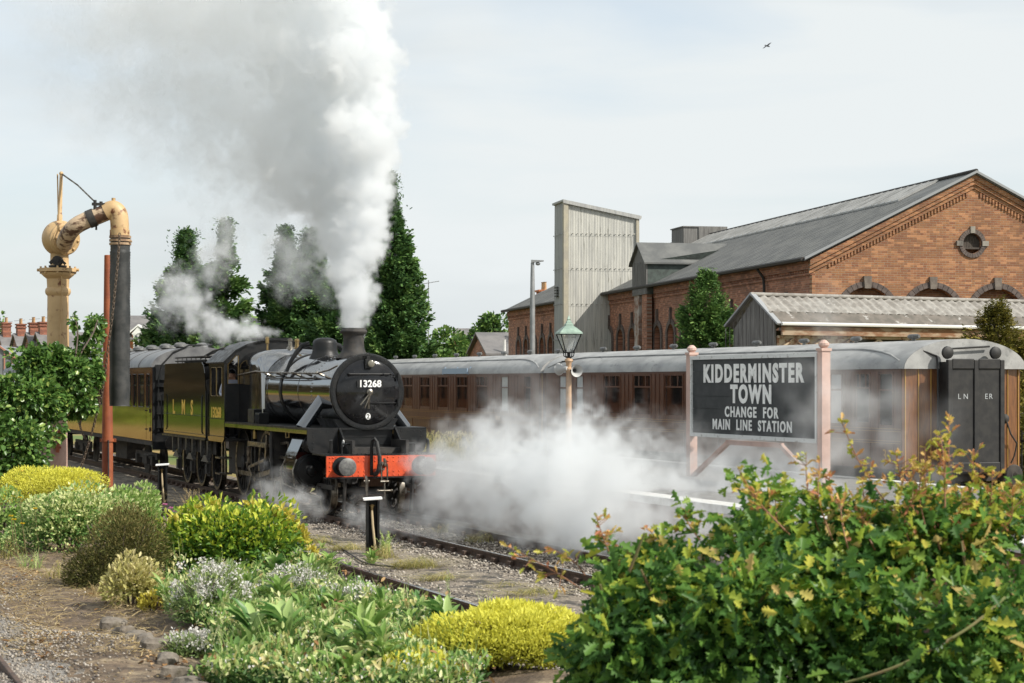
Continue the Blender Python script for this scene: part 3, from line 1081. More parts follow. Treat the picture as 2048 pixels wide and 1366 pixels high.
# ------------------------------------------------------------------ tender
tend = thing('tender', 'black locomotive tender with yellow letters L M S and coal rails on top', 'tender', T(38.95 + 10.95, 12.2, 0), A)
TL = 5.6
g = MB()
g.box(-1.29, 1.29, .05, TL, 1.42, 2.9)
g.box(-1.1, 1.1, .3, TL - .3, 2.9, 3.25)
P('tank', g, m_sooty, tend, smooth=False)
for s in (-1, 1):
    g = MB()
    prof = [(1.31, 1.40), (1.31, 2.95), (1.30, 3.10), (1.255, 3.24), (1.20, 3.36)]
    fr = [(.42, 0), (.28, .0), (.10, .0), (-.08, .0)]
    poly = [(0.06, 1.40), (TL, 1.40), (TL, 2.72), (TL - .12, 3.0), (TL - .16, 3.36), (.55, 3.36), (.36, 3.28), (.20, 3.08), (.10, 2.8), (.06, 2.6)]
    g.plate(poly, [], .02, frame((s * 1.31, 0, 0), (0, 1, 0), (0, 0, 1), (1, 0, 0)))
    g.box(min(s * 1.318, s * 1.335), max(s * 1.318, s * 1.335), .1, TL, 2.70, 2.73)
    g.box(min(s * 1.318, s * 1.335), max(s * 1.318, s * 1.335), .1, TL, 2.76, 2.78)
    for k in range(56):
        g.rivet((s * 1.32, .15 + k * .097, 1.95), (s, 0, 0), .01)
        if k % 2: g.rivet((s * 1.32, .15 + k * .097, 1.99), (s, 0, 0), .01)
        g.rivet((s * 1.32, .15 + k * .097, 1.47), (s, 0, 0), .01)
    c = P('side_plate', g, m_cab, tend, smooth=False)
    if s < 0:
        for ch, yy in (('L', 4.15), ('M', 2.85), ('S', 1.75)):
            g = MB()
            g.text(ch, .54, side_near((-1.324, yy, 2.14)), .003, .016, 1.1)
            P('letter', g, m_yellow, c)
g = MB()
g.box(-1.36, 1.36, -.05, TL + .05, 1.33, 1.385)
P('footplate', g, m_satin, tend, smooth=False)
g = MB()
for y in (.12, TL - .1):
    for s in (-1, 1):
        g.tube([(s * 1.37, y, 1.5), (s * 1.40, y, 1.55), (s * 1.40, y, 2.45), (s * 1.37, y, 2.5)], .02, 8)
P('grab_rail', g, m_satin, tend)
g = MB()
for z in (3.42, 3.52):
    for s in (-1, 1):
        g.tube([(s * 1.16, .7, z), (s * 1.16, TL - .9, z)], .022, 6)
for k in range(7):
    for s in (-1, 1):
        g.bar((s * 1.16, .8 + k * .6, 3.34), (s * 1.16, .8 + k * .6, 3.54), .04, .02)
g.box(-1.14, -.55, .2, 3.6, 3.36, 3.41)
g.box(-1.14, -.55, .3, 3.2, 3.50, 3.53)
g.tube([(-1.0, -.7, 3.72), (-.95, .8, 3.66), (-.9, 2.5, 3.5)], .025, 6)
g.tube([(-.7, -.6, 3.76), (-.7, .9, 3.70), (-.7, 3.0, 3.55)], .025, 6)
P('coal_rail', g, m_sooty, tend)
cp = []
for k in range(420):
    cp.append((random.uniform(-.95, 1.0), random.uniform(.4, 4.2), 3.22 + random.uniform(0, .12)))
co = chips('coal', np.array(cp), (.07, .14), mat('coal', (.012, .012, .013), .3))
co.parent = tend
g = MB()
for s in (-1, 1):
    g.box(s * 1.02 - .015, s * 1.02 + .015, .1, TL, .95, 1.33)
    for y in (1.0, 2.9, 4.75):
        g.prism([(y - .34, 1.0), (y - .16, .36), (y + .16, .36), (y + .34, 1.0)], 'x', s * 1.02 - .014, s * 1.02 + .014)
        g.box(s * 1.06 - .05, s * 1.06 + .09, y - .11, y + .11, .42, .68)
P('tender_frame', g, m_sooty, tend, smooth=False)
for y in (1.0, 2.9, 4.75):
    for s in (-1, 1):
        o = P('tender_wheel', spoked(.64, 12, s, False), [m_sooty, m_steel], tend)
        o.location = (s * .75, y, .64)
        g = MB()
        for k in range(5):
            z = .74 + k * .035
            h = .42 - .07 * k
            g.box(s * 1.10 - .045, s * 1.10 + .045, y - h, y + h, z, z + .03)
        for e in (-1, 1):
            g.prism([(y + e * .40 - .09, 1.30), (y + e * .40 + .09, 1.30), (y + e * .40, .86)], 'x', s * 1.12 - .04, s * 1.12 + .06)
        P('leaf_spring', g, m_grey, tend, smooth=False)

# ------------------------------------------------------------------ driver in the cab
def person():
    root = thing('person', 'person in a pale blue shirt seen through the locomotive cab window', 'person', T(38.95 + 9.80, 12.2 - .92, 1.42), A)
    J = {'pel': (0, 0, .95), 'spi': (0, -.02, 1.12), 'che': (0, -.03, 1.33), 'nec': (0, -.03, 1.47), 'hea': (0, -.07, 1.56), 'top': (0, -.07, 1.70),
         'sl': (-.19, 0, 1.41), 'el': (-.27, .04, 1.13), 'wl': (-.25, -.2, 1.05), 'sr': (.19, -.03, 1.41), 'er': (.26, -.12, 1.15), 'wr': (.22, -.38, 1.15),
         'hl': (-.09, 0, .9), 'kl': (-.10, -.03, .49), 'al': (-.10, .02, .08), 'tl': (-.11, -.16, .03), 'hr': (.09, 0, .9), 'kr': (.11, -.04, .49), 'ar': (.11, .04, .08), 'tr': (.12, -.14, .03)}
    Rr = {'pel': .15, 'spi': .14, 'che': .165, 'nec': .06, 'hea': .09, 'top': .07, 'sl': .075, 'el': .05, 'wl': .034, 'sr': .075, 'er': .05, 'wr': .034,
          'hl': .1, 'kl': .065, 'al': .045, 'tl': .04, 'hr': .1, 'kr': .065, 'ar': .045, 'tr': .04}
    E = [('pel', 'spi'), ('spi', 'che'), ('che', 'nec'), ('nec', 'hea'), ('hea', 'top'), ('che', 'sl'), ('sl', 'el'), ('el', 'wl'), ('che', 'sr'), ('sr', 'er'), ('er', 'wr'),
         ('pel', 'hl'), ('hl', 'kl'), ('kl', 'al'), ('al', 'tl'), ('pel', 'hr'), ('hr', 'kr'), ('kr', 'ar'), ('ar', 'tr')]
    for sd in 'lr':     # palms and five fingers
        wv = Vector(J['w' + sd]); ev = Vector(J['e' + sd])
        d = (wv - ev).normalized()
        J['p' + sd] = wv + d * .07; Rr['p' + sd] = .032
        E.append(('w' + sd, 'p' + sd))
        sdv = Vector((1, 0, 0))
        for i, (off, ln) in enumerate(((-.03, .07), (-.01, .08), (.01, .075), (.03, .06), (-.045, .045))):
            k1, k2 = f'f{sd}{i}', f'g{sd}{i}'
            J[k1] = wv + d * (.09 if i < 4 else .04) + sdv * off; Rr[k1] = .011
            J[k2] = Vector(J[k1]) + (d * .7 + Vector((0, 0, -.7))).normalized() * ln + sdv * off * .3; Rr[k2] = .008
            E += [('p' + sd, k1), (k1, k2)]
    keys = list(J)
    me = bpy.data.meshes.new('body')
    me.from_pydata([tuple(J[k]) for k in keys], [(keys.index(a), keys.index(b)) for a, b in E], [])
    o = bpy.data.objects.new('body', me)
    COL.objects.link(o)
    o.parent = root
    sk = o.modifiers.new('skin', 'SKIN')
    for i, k in enumerate(keys):
        me.skin_vertices[0].data[i].radius = (Rr[k], Rr[k] * (.72 if k in ('che', 'spi', 'pel') else 1))
        me.skin_vertices[0].data[i].use_root = (k == 'pel')
    su = o.modifiers.new('sub', 'SUBSURF')
    su.levels = su.render_levels = 2
    m, t, b = newmat('shirt_and_overalls')
    tc = N(t, 'ShaderNodeTexCoord')
    sx = N(t, 'ShaderNodeSeparateXYZ')
    cr = N(t, 'ShaderNodeValToRGB')
    cr.color_ramp.interpolation = 'CONSTANT'
    e = cr.color_ramp.elements
    e[0].position = 0; e[0].color = (.02, .02, .03, 1)
    e[1].position = .54; e[1].color = (.52, .56, .68, 1)
    e.new(.845).color = (.55, .33, .24, 1)
    dv = N(t, 'ShaderNodeMath', operation='DIVIDE')
    dv.inputs[1].default_value = 1.75
    t.links.new(tc.outputs['Object'], sx.inputs[0])
    t.links.new(sx.outputs['Z'], dv.inputs[0])
    t.links.new(dv.outputs[0], cr.inputs[0])
    t.links.new(cr.outputs[0], b.inputs['Base Color'])
    b.inputs['Roughness'].default_value = .8
    me.materials.append(m)
    g = MB()
    g.ell((0, -.06, 1.66), .10, .115, .10, 16, 8, -.2)
    g.box(-.07, .07, -.22, -.12, 1.655, 1.668)
    g.build('cap', m_satin, root)
    g = MB()
    for s in (-1, 1):
        g.ell((s * .032, -.155, 1.60), .012, .008, .009, 8, 6)
        g.ell((s * .095, -.065, 1.58), .012, .025, .035, 8, 6)
    g.ell((0, -.17, 1.57), .014, .02, .025, 8, 6)
    g.ell((0, -.15, 1.525), .025, .008, .006, 8, 4)
    g.build('face', mat('skin', (.50, .29, .21), .55), root)
person()

# ------------------------------------------------------------------ coaches
m_teak = mat('varnished_teak', (.125, .050, .024), .3, col2=(.070, .028, .015), scale=6, stretch=(6, 6, .7), coat=.3, bump=.02, bscale=8)
m_teakend = mat('sunlit_teak_boards', (.20, .085, .032), .35, col2=(.12, .05, .022), scale=5, stretch=(7, 7, .6), coat=.3)  # teak made paler and more orange: sunlight on the coach ends painted in
m_maroon = mat('maroon_enamel', (.10, .035, .016), .12, col2=(.12, .045, .02), scale=2, coat=.4, bump=.03, bscale=2.2)
m_roof = mat('grey_roof_canvas', (.25, .25, .245), .5, col2=(.36, .36, .35), scale=2.2, stretch=(1, .5, 1), bump=.25, bscale=3, col3=(.12, .12, .12), scale3=5, lo3=.6, hi3=.75)
m_roofdark = mat('dark_roof_sheet', (.10, .10, .105), .4, col2=(.17, .17, .17), scale=2.5, bump=.15, bscale=3)
m_gang = mat('gangway_black', (.010, .010, .011), .6, col2=(.022, .021, .020), scale=6)
m_gold = mat('gold_lining', (.42, .25, .06), .45)
m_blind = mat('drawn_blind', (.42, .44, .44), .7, col2=(.34, .36, .37), scale=3)
m_board = mat('blue_board', (.30, .40, .52), .5)
m_under = mat('underframe_grime', (.022, .020, .018), .8, col2=(.05, .042, .035), scale=6)

def roofprof(hw, z0, rise, n=18, p=2.0):
    return [(-hw * math.cos(math.pi * k / n), z0 + rise * (max(0, math.sin(math.pi * k / n))) ** (2 / p)) for k in range(n + 1)]
def bogie(g, y):
    for s in (-1, 1):
        g.box(s * 1.0 - .04, s * 1.0 + .04, y - 1.75, y + 1.75, .52, .72)
        g.box(s * 1.0 - .09, s * 1.0 + .09, y - .35, y + .35, .35, .62)
        for e in (-1.25, 1.25):
            g.box(s * 1.02 - .1, s * 1.02 + .1, y + e - .14, y + e + .14, .34, .62)
            g.lathe([(.50, -.03), (.50, .03), (.46, .06)], (s * .75, y + e, .46), (-s, 0, 0), 24)
def teak_coach(u0, label, wins, doors, number, group):
    c = thing('wooden_coach', label, 'railway coach', T(u0, 22.5, 0), A, group)
    Lc = 18.55
    hw = 1.38
    Z0, ZE = 1.10, 3.10
    # sides
    for s in (-1, 1):
        g = MB()
        holes = [rrect(a, b, 2.02, 3.0, .04, 2) for a, b in wins] + [rrect(a, b, 1.98, 3.0, .04, 2) for a, b, _ in doors]
        g.plate([(0.02, Z0), (Lc - .02, Z0), (Lc - .02, ZE), (0.02, ZE)], holes, .04, frame((s * hw, 0, 0), (0, 1, 0), (0, 0, 1), (1, 0, 0)))
        # beading: waist rails and uprights
        x0, x1 = (s * (hw + .0215), s * (hw + .034))
        x0, x1 = min(x0, x1), max(x0, x1)
        for z in (1.86, 1.62, 3.045):
            g.box(x0, x1, .03, Lc - .03, z, z + .035)
        ed = sorted([e for a, b in wins for e in (a - .04, b + .04)] + [e for a, b, _ in doors for e in (a - .04, b + .04)])
        for e in ed:
            g.box(x0, x1 + .002, e - .018, e + .018, 1.90, 3.04)
        for e in ed[::2]:
            g.box(x0, x1 + .002, e - .018, e + .018, Z0 + .02, 1.61)
        for i in range(1, len(ed) - 1, 2):
            m_ = (ed[i] + ed[i + 1]) / 2
            if ed[i + 1] - ed[i] > .3:
                for q in (-.12, .12):
                    g.box(x0, x1, m_ + q - .012, m_ + q + .012, 1.90, 3.04)
        sd = g.build('coach_side', m_teak, c, smooth=False)
        if s > 0: continue
        g = MB()
        for z in (1.852, 1.905, 1.612, 1.66):
            g.box(-hw - .0365, -hw - .030, .03, Lc - .03, z, z + .006)
        g.build('lining', m_gold, sd, smooth=False)
        for a, b in wins:
            f = MB()
            f.box(-hw - .012, -hw + .03, a, b, 2.70, 2.74)
            for q in (.30, .70):
                y = a + (b - a) * q
                f.box(-hw - .010, -hw + .03, y - .018, y + .018, 2.74, 3.0)
            f.box(-hw - .012, -hw + .03, a, a + .03, 2.02, 3.0)
            f.box(-hw - .012, -hw + .03, b - .03, b, 2.02, 3.0)
            wo_ = f.build('window', m_teak, c, smooth=False)
            g = MB()
            g.box(-hw + .005, -hw + .012, a, b, 2.0, 3.0)
            g.build('pane', m_glass, wo_, smooth=False)
        for a, b, bl in doors:
            f = MB()
            f.box(-hw - .012, -hw + .03, a, b, 2.66, 2.70)
            wo_ = f.build('door_window', m_teak, c, smooth=False)
            g = MB()
            g.box(-hw + .005, -hw + .012, a, b, 1.96, 3.0)
            g.build('pane', m_blind if bl else m_glass, wo_, smooth=False)
    # roof
    g = MB()
    pr = roofprof(hw + .05, ZE, .60, 22)
    ys = [-.14, -.05, .6, 3, 6, 9, 12, 15, Lc - .6, Lc + .05, Lc + .14]
    def rf(i, j):
        k = i * 22
        p = pr[int(round(k))]
        y = ys[int(round(j * (len(ys) - 1)))]
        return (p[0], y, p[1])
    g.surf(rf, 23, len(ys))
    g.prism(pr, 'y', -.14, -.12)
    g.prism(pr, 'y', Lc + .12, Lc + .14)
    rt = []
    for k in range(40):     # rain strip, arched down to the eaves at the ends
        y = .1 + (Lc - .2) * k / 39
        e = min(1, min(y, Lc - y) / 2.6)
        x = -(hw + .03) + .38 * math.sin(e * math.pi / 2)
        z = ZE + .60 * math.sqrt(max(0, 1 - (x / (hw + .05)) ** 2)) + .012
        rt.append((x, y, z))
    g.tube(rt, .018, 5)
    g.build('roof', m_roof, c, angle=40)
    for k in range(8):
        y = 1.3 + k * 2.25
        g = MB()
        zt = ZE + .60
        g.cyl((-.28, y, zt - .03), (-.28, y, zt + .05), .04)
        g.tube([(-.28, y - .20, zt + .075), (-.28, y - .13, zt + .075), (-.28, y + .13, zt + .075), (-.28, y + .20, zt + .075)], [.03, .052, .052, .03], 10)
        g.build('roof_ventilator', m_grey, c)
    # bowed ends
    for e in (0, 1):
        sg = -1 if e == 0 else 1
        yb = 0 if e == 0 else Lc
        g = MB()
        n = 16
        bot, top = [], []
        for k in range(n + 1):
            x = -hw + 2 * hw * k / n
            y = yb + sg * .11 * (1 - (x / hw) ** 2) + sg * 0.0
            zt = ZE + .60 * math.sqrt(max(0, 1 - (x / (hw + .05)) ** 2)) - .02
            bot.append((x, y, Z0)); top.append((x, y, zt))
        vs = bot + top
        g.add(vs, [(k, k + 1, n + 2 + k, n + 1 + k) for k in range(n)])
        en = g.build('coach_end', m_teakend, c, smooth=True, angle=60)
        g = MB()
        for x in (-1.33, -1.05, -.78, .78, 1.05, 1.33):
            y = yb + sg * .11 * (1 - (x / hw) ** 2)
            zt = ZE + .60 * math.sqrt(max(0, 1 - (x / (hw + .05)) ** 2)) - .03
            g.box(x - .007, x + .007, min(y, y + sg * .02), max(y, y + sg * .02), Z0, zt)
        g.build('beading', m_gold, en, smooth=False)
        yf = yb + sg * .12
        g = MB()
        g.box(-.62, .62, min(yf - sg * .06, yf + sg * .30), max(yf - sg * .06, yf + sg * .30), 1.05, 3.24)
        g.box(-.66, .66, min(yf + sg * .301, yf + sg * .36), max(yf + sg * .301, yf + sg * .36), 1.02, 3.28)
        y2 = yf + sg * .361
        for x0, x1 in ((-.66, -.56), (-.05, .05), (.56, .66)):
            g.box(x0, x1, min(y2, y2 + sg * .03), max(y2, y2 + sg * .03), 1.02, 3.28)
        for z in (1.05, 3.10):
            g.box(-.555, -.055, min(y2, y2 + sg * .028), max(y2, y2 + sg * .028), z, z + .20)
            g.box(.055, .555, min(y2, y2 + sg * .028), max(y2, y2 + sg * .028), z, z + .20)
        gw = g.build('gangway', m_gang, c, smooth=False, bevel=.012)
        if e == 0:
            g = MB()
            g.text('LN', .15, face_front((-.30, y2 - .002, 2.55)), .002, 0, 1.0, space=1.7)
            g.text('ER', .15, face_front((.30, y2 - .002, 2.55)), .002, 0, 1.0, space=1.3)
            g.build('gangway_lettering', m_blind, gw, smooth=False)
        g = MB()
        for x in (-.56, .56):
            g.lathe([(.10, 0), (.13, .05), (.12, .10), (.05, .13)], (x, yf + sg * .15, 3.42), (0, sg, 0), 14)
            g.cyl((x, yf + sg * .18, 3.33), (x, yf + sg * .18, 3.44), .03)
        g.tube([(-.66, yf - .0, 1.3), (-.72, yf + sg * .12, 1.4), (-.72, yf + sg * .12, 3.1), (-.70, yf + sg * .05, 3.35), (-1.0, yf, 3.46)], .022, 6)
        g.tube([(-.4, yf + .1 * sg, 3.5), (.5, yf + .1 * sg, 3.55)], .02, 6)
        g.build('end_fittings', m_gang, c)
        g = MB()
        g.lathe([(.08, 0), (.10, .05), (.07, .10), (.03, .12)], (.95, yb + sg * .06, 2.10), (0, sg, 0), 14)
        g.tube([(.95, yb + sg * .16, 2.06), (1.02, yb + sg * .2, 1.8), (1.2, yb + sg * .16, 1.6), (1.15, yb + sg * .14, 1.35), (1.1, yb + sg * .1, 1.2)], .018, 6)
        g.build('cable_socket', m_sooty, c)
        g = MB()
        g.box(-1.25, 1.25, min(yb, yb + sg * .14), max(yb, yb + sg * .14), .86, 1.09)
        g.build('headstock', m_under, c, smooth=False)
        for s in (-1, 1):
            g = MB()
            g.lathe([(.12, 0), (.09, .06), (.085, .42)], (s * .87, yb + sg * .14, 1.05 - .06), (0, sg, 0), 14)
            g.lathe([(.20, 0), (.21, .02), (.19, .045), (.05, .06)], (s * .87, yb + sg * .50, .99), (0, sg, 0), 24)
            g.build('buffer', m_under, c)
    g = MB()
    for s in (-1, 1):
        g.box(s * 1.25 - .05, s * 1.25 + .05, .15, Lc - .15, .86, 1.09)
        g.box(s * 1.36 - .12, s * 1.36 + .12, 1.0, Lc - 1.0, .62, .66)
        g.bar((s * 1.15, 3.6, .9), (s * 1.15, 6.2, .42), .05, .05)
        g.bar((s * 1.15, 6.2, .42), (s * 1.15, 12.4, .42), .05, .05)
        g.bar((s * 1.15, 12.4, .42), (s * 1.15, 15, .9), .05, .05)
    g.box(-.9, .2, 7, 9.2, .42, .95)
    g.build('underframe', m_under, c, smooth=False)
    for y in (2.9, Lc - 2.9):
        g = MB()
        bogie(g, y)
        g.build('bogie', m_under, c, smooth=False)
    # running number on the near side
    g = MB()
    for z, y, tx, sz in number:
        g.text(tx, sz, side_near((-hw - .0235, y, z)), .002, .004, 1.0)
    g.build('side_lettering', m_gold, c, smooth=False)
    for k, (y0, y1) in enumerate(((6.0, 8.4),)):
        g = MB()
        z = ZE + .09
        g.box(-hw - .075, -hw - .055, y0, y1, z - .08, z + .09)
        for y in (y0 - .02, (y0 + y1) / 2, y1 + .02):
            g.bar((-hw - .05, y, z - .1), (-hw + .05, y, z + .14), .04, .03)
        g.build('destination_board', m_board, c, smooth=False)
    return c
wr = [(4.2 + 1.85 * k, 5.22 + 1.85 * k) for k in range(7)]
teak_coach(33.1, 'brown wooden coach with exposed black gangway end, standing behind the station sign', wr[:6] + [(1.2, 1.75)], [(.35, .82, False), (2.3, 2.75, True), (15.9, 16.35, True), (17.1, 17.55, True)],
           [(1.75, 2.9, '18055', .17), (1.36, .62, '3', .34)], 'brown wooden coaches in the bay')
teak_coach(52.15, 'brown wooden coach standing beyond the lamp post, next to the smokebox', [(4.3 + 1.85 * k, 5.33 + 1.85 * k) for k in range(7)], [(.7, 1.15, False), (2.55, 3.1, True)],
           [(1.75, 3.4, '18112', .17)], 'brown wooden coaches in the bay')

def steel_coach(u0, label, group):
    c = thing('steel_coach', label, 'railway coach', T(u0, 12.2, 0), A, group)
    Lc, hw, Z0, ZE = 17.8, 1.36, 1.12, 3.28
    for s in (-1, 1):
        g = MB()
        holes, wl = [], []
        y = 1.25
        k = 0
        while y < Lc - 1.2:
            wd = .62 if k % 3 else .9
            wl.append((y, y + wd)); y += wd + .30; k += 1
        holes = [rrect(a, b, 2.1, 3.08, .06, 3) for a, b in wl] + [rrect(.32, .80, 2.1, 3.05, .06, 3)]
        g.plate([(0, Z0), (Lc, Z0), (Lc, ZE), (0, ZE)], holes, .03, frame((s * hw, 0, 0), (0, 1, 0), (0, 0, 1), (1, 0, 0)))
        for z in (2.02, 3.16):
            g.box(min(s * (hw + .0155), s * (hw + .022)), max(s * (hw + .0155), s * (hw + .022)), 0, Lc, z, z + .018)
        for y in (.22, .90):
            g.box(min(s * (hw + .0155), s * (hw + .02)), max(s * (hw + .0155), s * (hw + .02)), y - .006, y + .006, Z0 + .02, 3.15)
        sd = g.build('coach_side', m_maroon, c, smooth=False)
        if s > 0: continue
        g = MB()
        for z in (1.45, 2.0):
            g.cyl((-hw - .03, .25, z - .06), (-hw - .03, .25, z + .06), .02)
            g.box(-hw - .05, -hw - .016, .84, .9, z - .02, z + .02)
        g.build('door_furniture', m_sooty, sd)
        for a, b in wl + [(.32, .80)]:
            f = MB()
            f.box(-hw + .0, -hw + .03, a, b, 2.74, 2.765)
            f.tube([(-hw - .017, q[0], q[1]) for q in rrect(a, b, 2.1, 3.08, .06, 3)], .011, 5, True)
            wo_ = f.build('window', m_satin, c)
            g = MB()
            g.box(-hw + .008, -hw + .013, a - .01, b + .01, 2.09, 3.09)
            g.build('pane', m_glass, wo_, smooth=False)
    g = MB()
    pr = roofprof(hw + .04, ZE, .60, 20)
    g.prism(pr, 'y', -.05, Lc + .05)
    for k in range(1, 9):
        q = [(x * 1.004, z + .006) for x, z in pr]
        g.tube([(x, k * 2, z) for x, z in q], .01, 5)
    g.build('roof', m_roofdark, c, angle=40)
    for k in range(8):
        for x in (-.35, .4):
            g = MB()
            y = .9 + k * 2.25 + (.5 if x > 0 else 0)
            g.lathe([(.11, 3.83), (.13, 3.87), (.20, 3.90), (.19, 3.97), (.12, 4.02), (.001, 4.035)], (x, y, 0), (0, 0, 1), 16, False, False)
            g.build('roof_ventilator', m_grey, c)
    for e, sg in ((0, -1), (Lc, 1)):
        g = MB()
        g.prism([(-hw, Z0 - .25)] + [(x * .97, z - .01) for x, z in pr] + [(hw, Z0 - .25)], 'y', min(e, e + sg * .03) , max(e, e + sg * .03))
        g.box(-.5, .5, min(e + sg * .031, e + sg * .4), max(e + sg * .031, e + sg * .4), 1.1, 3.2)
        g.box(-1.28, -.8, min(e + sg * .031, e + sg * .10), max(e + sg * .031, e + sg * .10), 2.9, 3.35)
        for z in (1.5, 1.9, 2.3, 2.7):
            g.box(-1.25, -.95, min(e + sg * .031, e + sg * .16), max(e + sg * .031, e + sg * .16), z, z + .03)
        g.tube([(-1.2, e + sg * .1, 1.4), (-1.2, e + sg * .1, 2.9), (-1.1, e + sg * .1, 3.35), (-.75, e + sg * .08, 3.72), (-.3, e + sg * .08, 3.92), (.4, e + sg * .02, 3.95)], .025, 6)
        g.build('coach_end', m_satin, c, smooth=False)
        for s in (-1, 1):
            g = MB()
            g.lathe([(.10, 0), (.085, .4)], (s * .865, e + sg * .03, 1.06), (0, sg, 0), 14)
            g.lathe([(.20, 0), (.20, .04), (.05, .05)], (s * .865, e + sg * .4, 1.06), (0, sg, 0), 20)
            g.build('buffer', m_under, c)
    g = MB()
    for s in (-1, 1):
        g.box(s * 1.3 - .06, s * 1.3 + .06, .1, Lc - .1, .98, 1.115)
        g.box(s * 1.34 - .1, s * 1.34 + .1, .2, 1.0, .68, .71)
    g.box(-.95, -.2, 6.5, 8.6, .35, .95)
    g.box(-1.1, -.4, 9.5, 11, .45, .95)
    g.build('underframe', m_under, c, smooth=False)
    for y in (2.7, Lc - 2.7):
        g = MB()
        bogie(g, y)
        g.build('bogie', m_under, c, smooth=False)
    return c
steel_coach(57.0, 'maroon steel coach coupled behind the tender, with a black end and domed roof ventilators', 'maroon steel coaches')
steel_coach(75.7, 'maroon steel coach at the rear of the train, mostly hidden by the ivy', 'maroon steel coaches')

# ------------------------------------------------------------------ buildings
def brickmat(name, c1, c2, mortar, ax, scale=1., dark=None, bw=.225, bh=.075):
    m, t, b = newmat(name)
    k = t.links.new
    tc = N(t, 'ShaderNodeTexCoord')
    sx = N(t, 'ShaderNodeSeparateXYZ')
    cb = N(t, 'ShaderNodeCombineXYZ')
    k(tc.outputs['Object'], sx.inputs[0])
    k(sx.outputs[ax], cb.inputs[0])
    k(sx.outputs[2], cb.inputs[1])
    bt = N(t, 'ShaderNodeTexBrick')
    bt.inputs['Scale'].default_value = 1
    bt.inputs['Brick Width'].default_value = bw * scale
    bt.inputs['Row Height'].default_value = bh * scale
    bt.inputs['Mortar Size'].default_value = .007 * scale
    bt.inputs['Mortar Smooth'].default_value = .3
    bt.inputs['Bias'].default_value = -.1
    bt.inputs['Color1'].default_value = c4(c1)
    bt.inputs['Color2'].default_value = c4(c2)
    bt.inputs['Mortar'].default_value = c4(mortar)
    k(cb.outputs[0], bt.inputs['Vector'])
    n = N(t, 'ShaderNodeTexNoise')
    n.inputs['Scale'].default_value = .7
    n.inputs['Detail'].default_value = 7
    k(tc.outputs['Object'], n.inputs['Vector'])
    r = N(t, 'ShaderNodeMapRange')
    r.inputs['From Min'].default_value = .42
    r.inputs['From Max'].default_value = .72
    r.inputs['To Max'].default_value = .75
    k(n.outputs['Fac'], r.inputs['Value'])
    x = N(t, 'ShaderNodeMix', data_type='RGBA')
    x.inputs[7].default_value = c4(dark or [q * .45 for q in c2])
    k(r.outputs[0], x.inputs[0])
    k(bt.outputs['Color'], x.inputs[6])
    # odd pale and dark bricks: a random number per brick
    def mth(op, a_, b_=None):
        q = N(t, 'ShaderNodeMath', operation=op)
        for i_, v_ in enumerate((a_, b_)):
            if v_ is None: continue
            if isinstance(v_, (int, float)): q.inputs[i_].default_value = v_
            else: k(v_, q.inputs[i_])
        return q.outputs[0]
    row = mth('FLOOR', mth('DIVIDE', sx.outputs[2], bh * scale))
    colm = mth('FLOOR', mth('ADD', mth('DIVIDE', sx.outputs[ax], bw * scale), mth('MULTIPLY', mth('MODULO', row, 2), -.5)))
    cc = N(t, 'ShaderNodeCombineXYZ')
    k(row, cc.inputs[0])
    k(colm, cc.inputs[1])
    wn_ = N(t, 'ShaderNodeTexWhiteNoise')
    k(cc.outputs[0], wn_.inputs['Vector'])
    r2 = N(t, 'ShaderNodeMapRange')
    r2.inputs['From Min'].default_value = .55
    r2.inputs['From Max'].default_value = 1
    r2.inputs['To Max'].default_value = .5
    k(wn_.outputs['Value'], r2.inputs['Value'])
    x2 = N(t, 'ShaderNodeMix', data_type='RGBA')
    x2.inputs[7].default_value = c4([min(1, q * 1.9 + .03) for q in c1])
    k(r2.outputs[0], x2.inputs[0])
    k(x.outputs[2], x2.inputs[6])
    k(x2.outputs[2], b.inputs['Base Color'])
    b.inputs['Roughness'].default_value = .9
    bp = N(t, 'ShaderNodeBump')
    bp.inputs['Strength'].default_value = .6
    bp.inputs['Distance'].default_value = .01
    k(bt.outputs['Fac'], bp.inputs['Height'])
    bp.invert = True
    k(bp.outputs['Normal'], b.inputs['Normal'])
    return m
m_bg = brickmat('shed_gable_brick', (.31, .145, .062), (.22, .085, .042), (.32, .25, .18), 0, 1.04, (.16, .075, .04))
m_bs = brickmat('shed_side_brick', (.32, .14, .08), (.23, .09, .055), (.33, .26, .20), 1, 1.04, (.13, .07, .05))
m_blue = mat('blue_engineering_brick', (.080, .062, .055), .8, col2=(.13, .10, .085), scale=7)
m_key = mat('sooty_keystone', (.14, .115, .095), .9, col2=(.20, .17, .14), scale=6)
m_slate = mat('dark_slate', (.095, .098, .096), .65, col2=(.14, .142, .135), scale=1.3, stretch=(1, 1, 1), bump=.4, bscale=9)
m_patent = mat('weathered_glazing', (.34, .34, .33), .4, col2=(.22, .22, .21), scale=1.1, stretch=(1, 1.5, 1))
m_lead = mat('lead_flashing', (.28, .29, .30), .5)
m_tim = mat('grey_weathered_boards', (.20, .195, .185), .9, col2=(.12, .115, .11), scale=3, stretch=(9, 9, .5), bump=.4, bscale=12)
m_cream = mat('peeling_cream_timber', (.45, .37, .26), .85, col2=(.24, .12, .06), scale=5, lo=.48, hi=.6)
m_gutter = mat('white_gutter', (.65, .65, .63), .5)
m_render = mat('stained_white_brick', (.42, .38, .34), .9, col2=(.22, .12, .08), scale=3)

SO = Vector((10.0, 65.0, 0))
shed = thing('goods_shed', 'long red brick goods shed with arched windows, slate roof and round gable opening', 'goods shed', SO, B)
W, LS, ZEV, ZAP = 11.6, 48.5, 7.05, 9.90
sl_ = (ZAP - ZEV) / (W / 2)
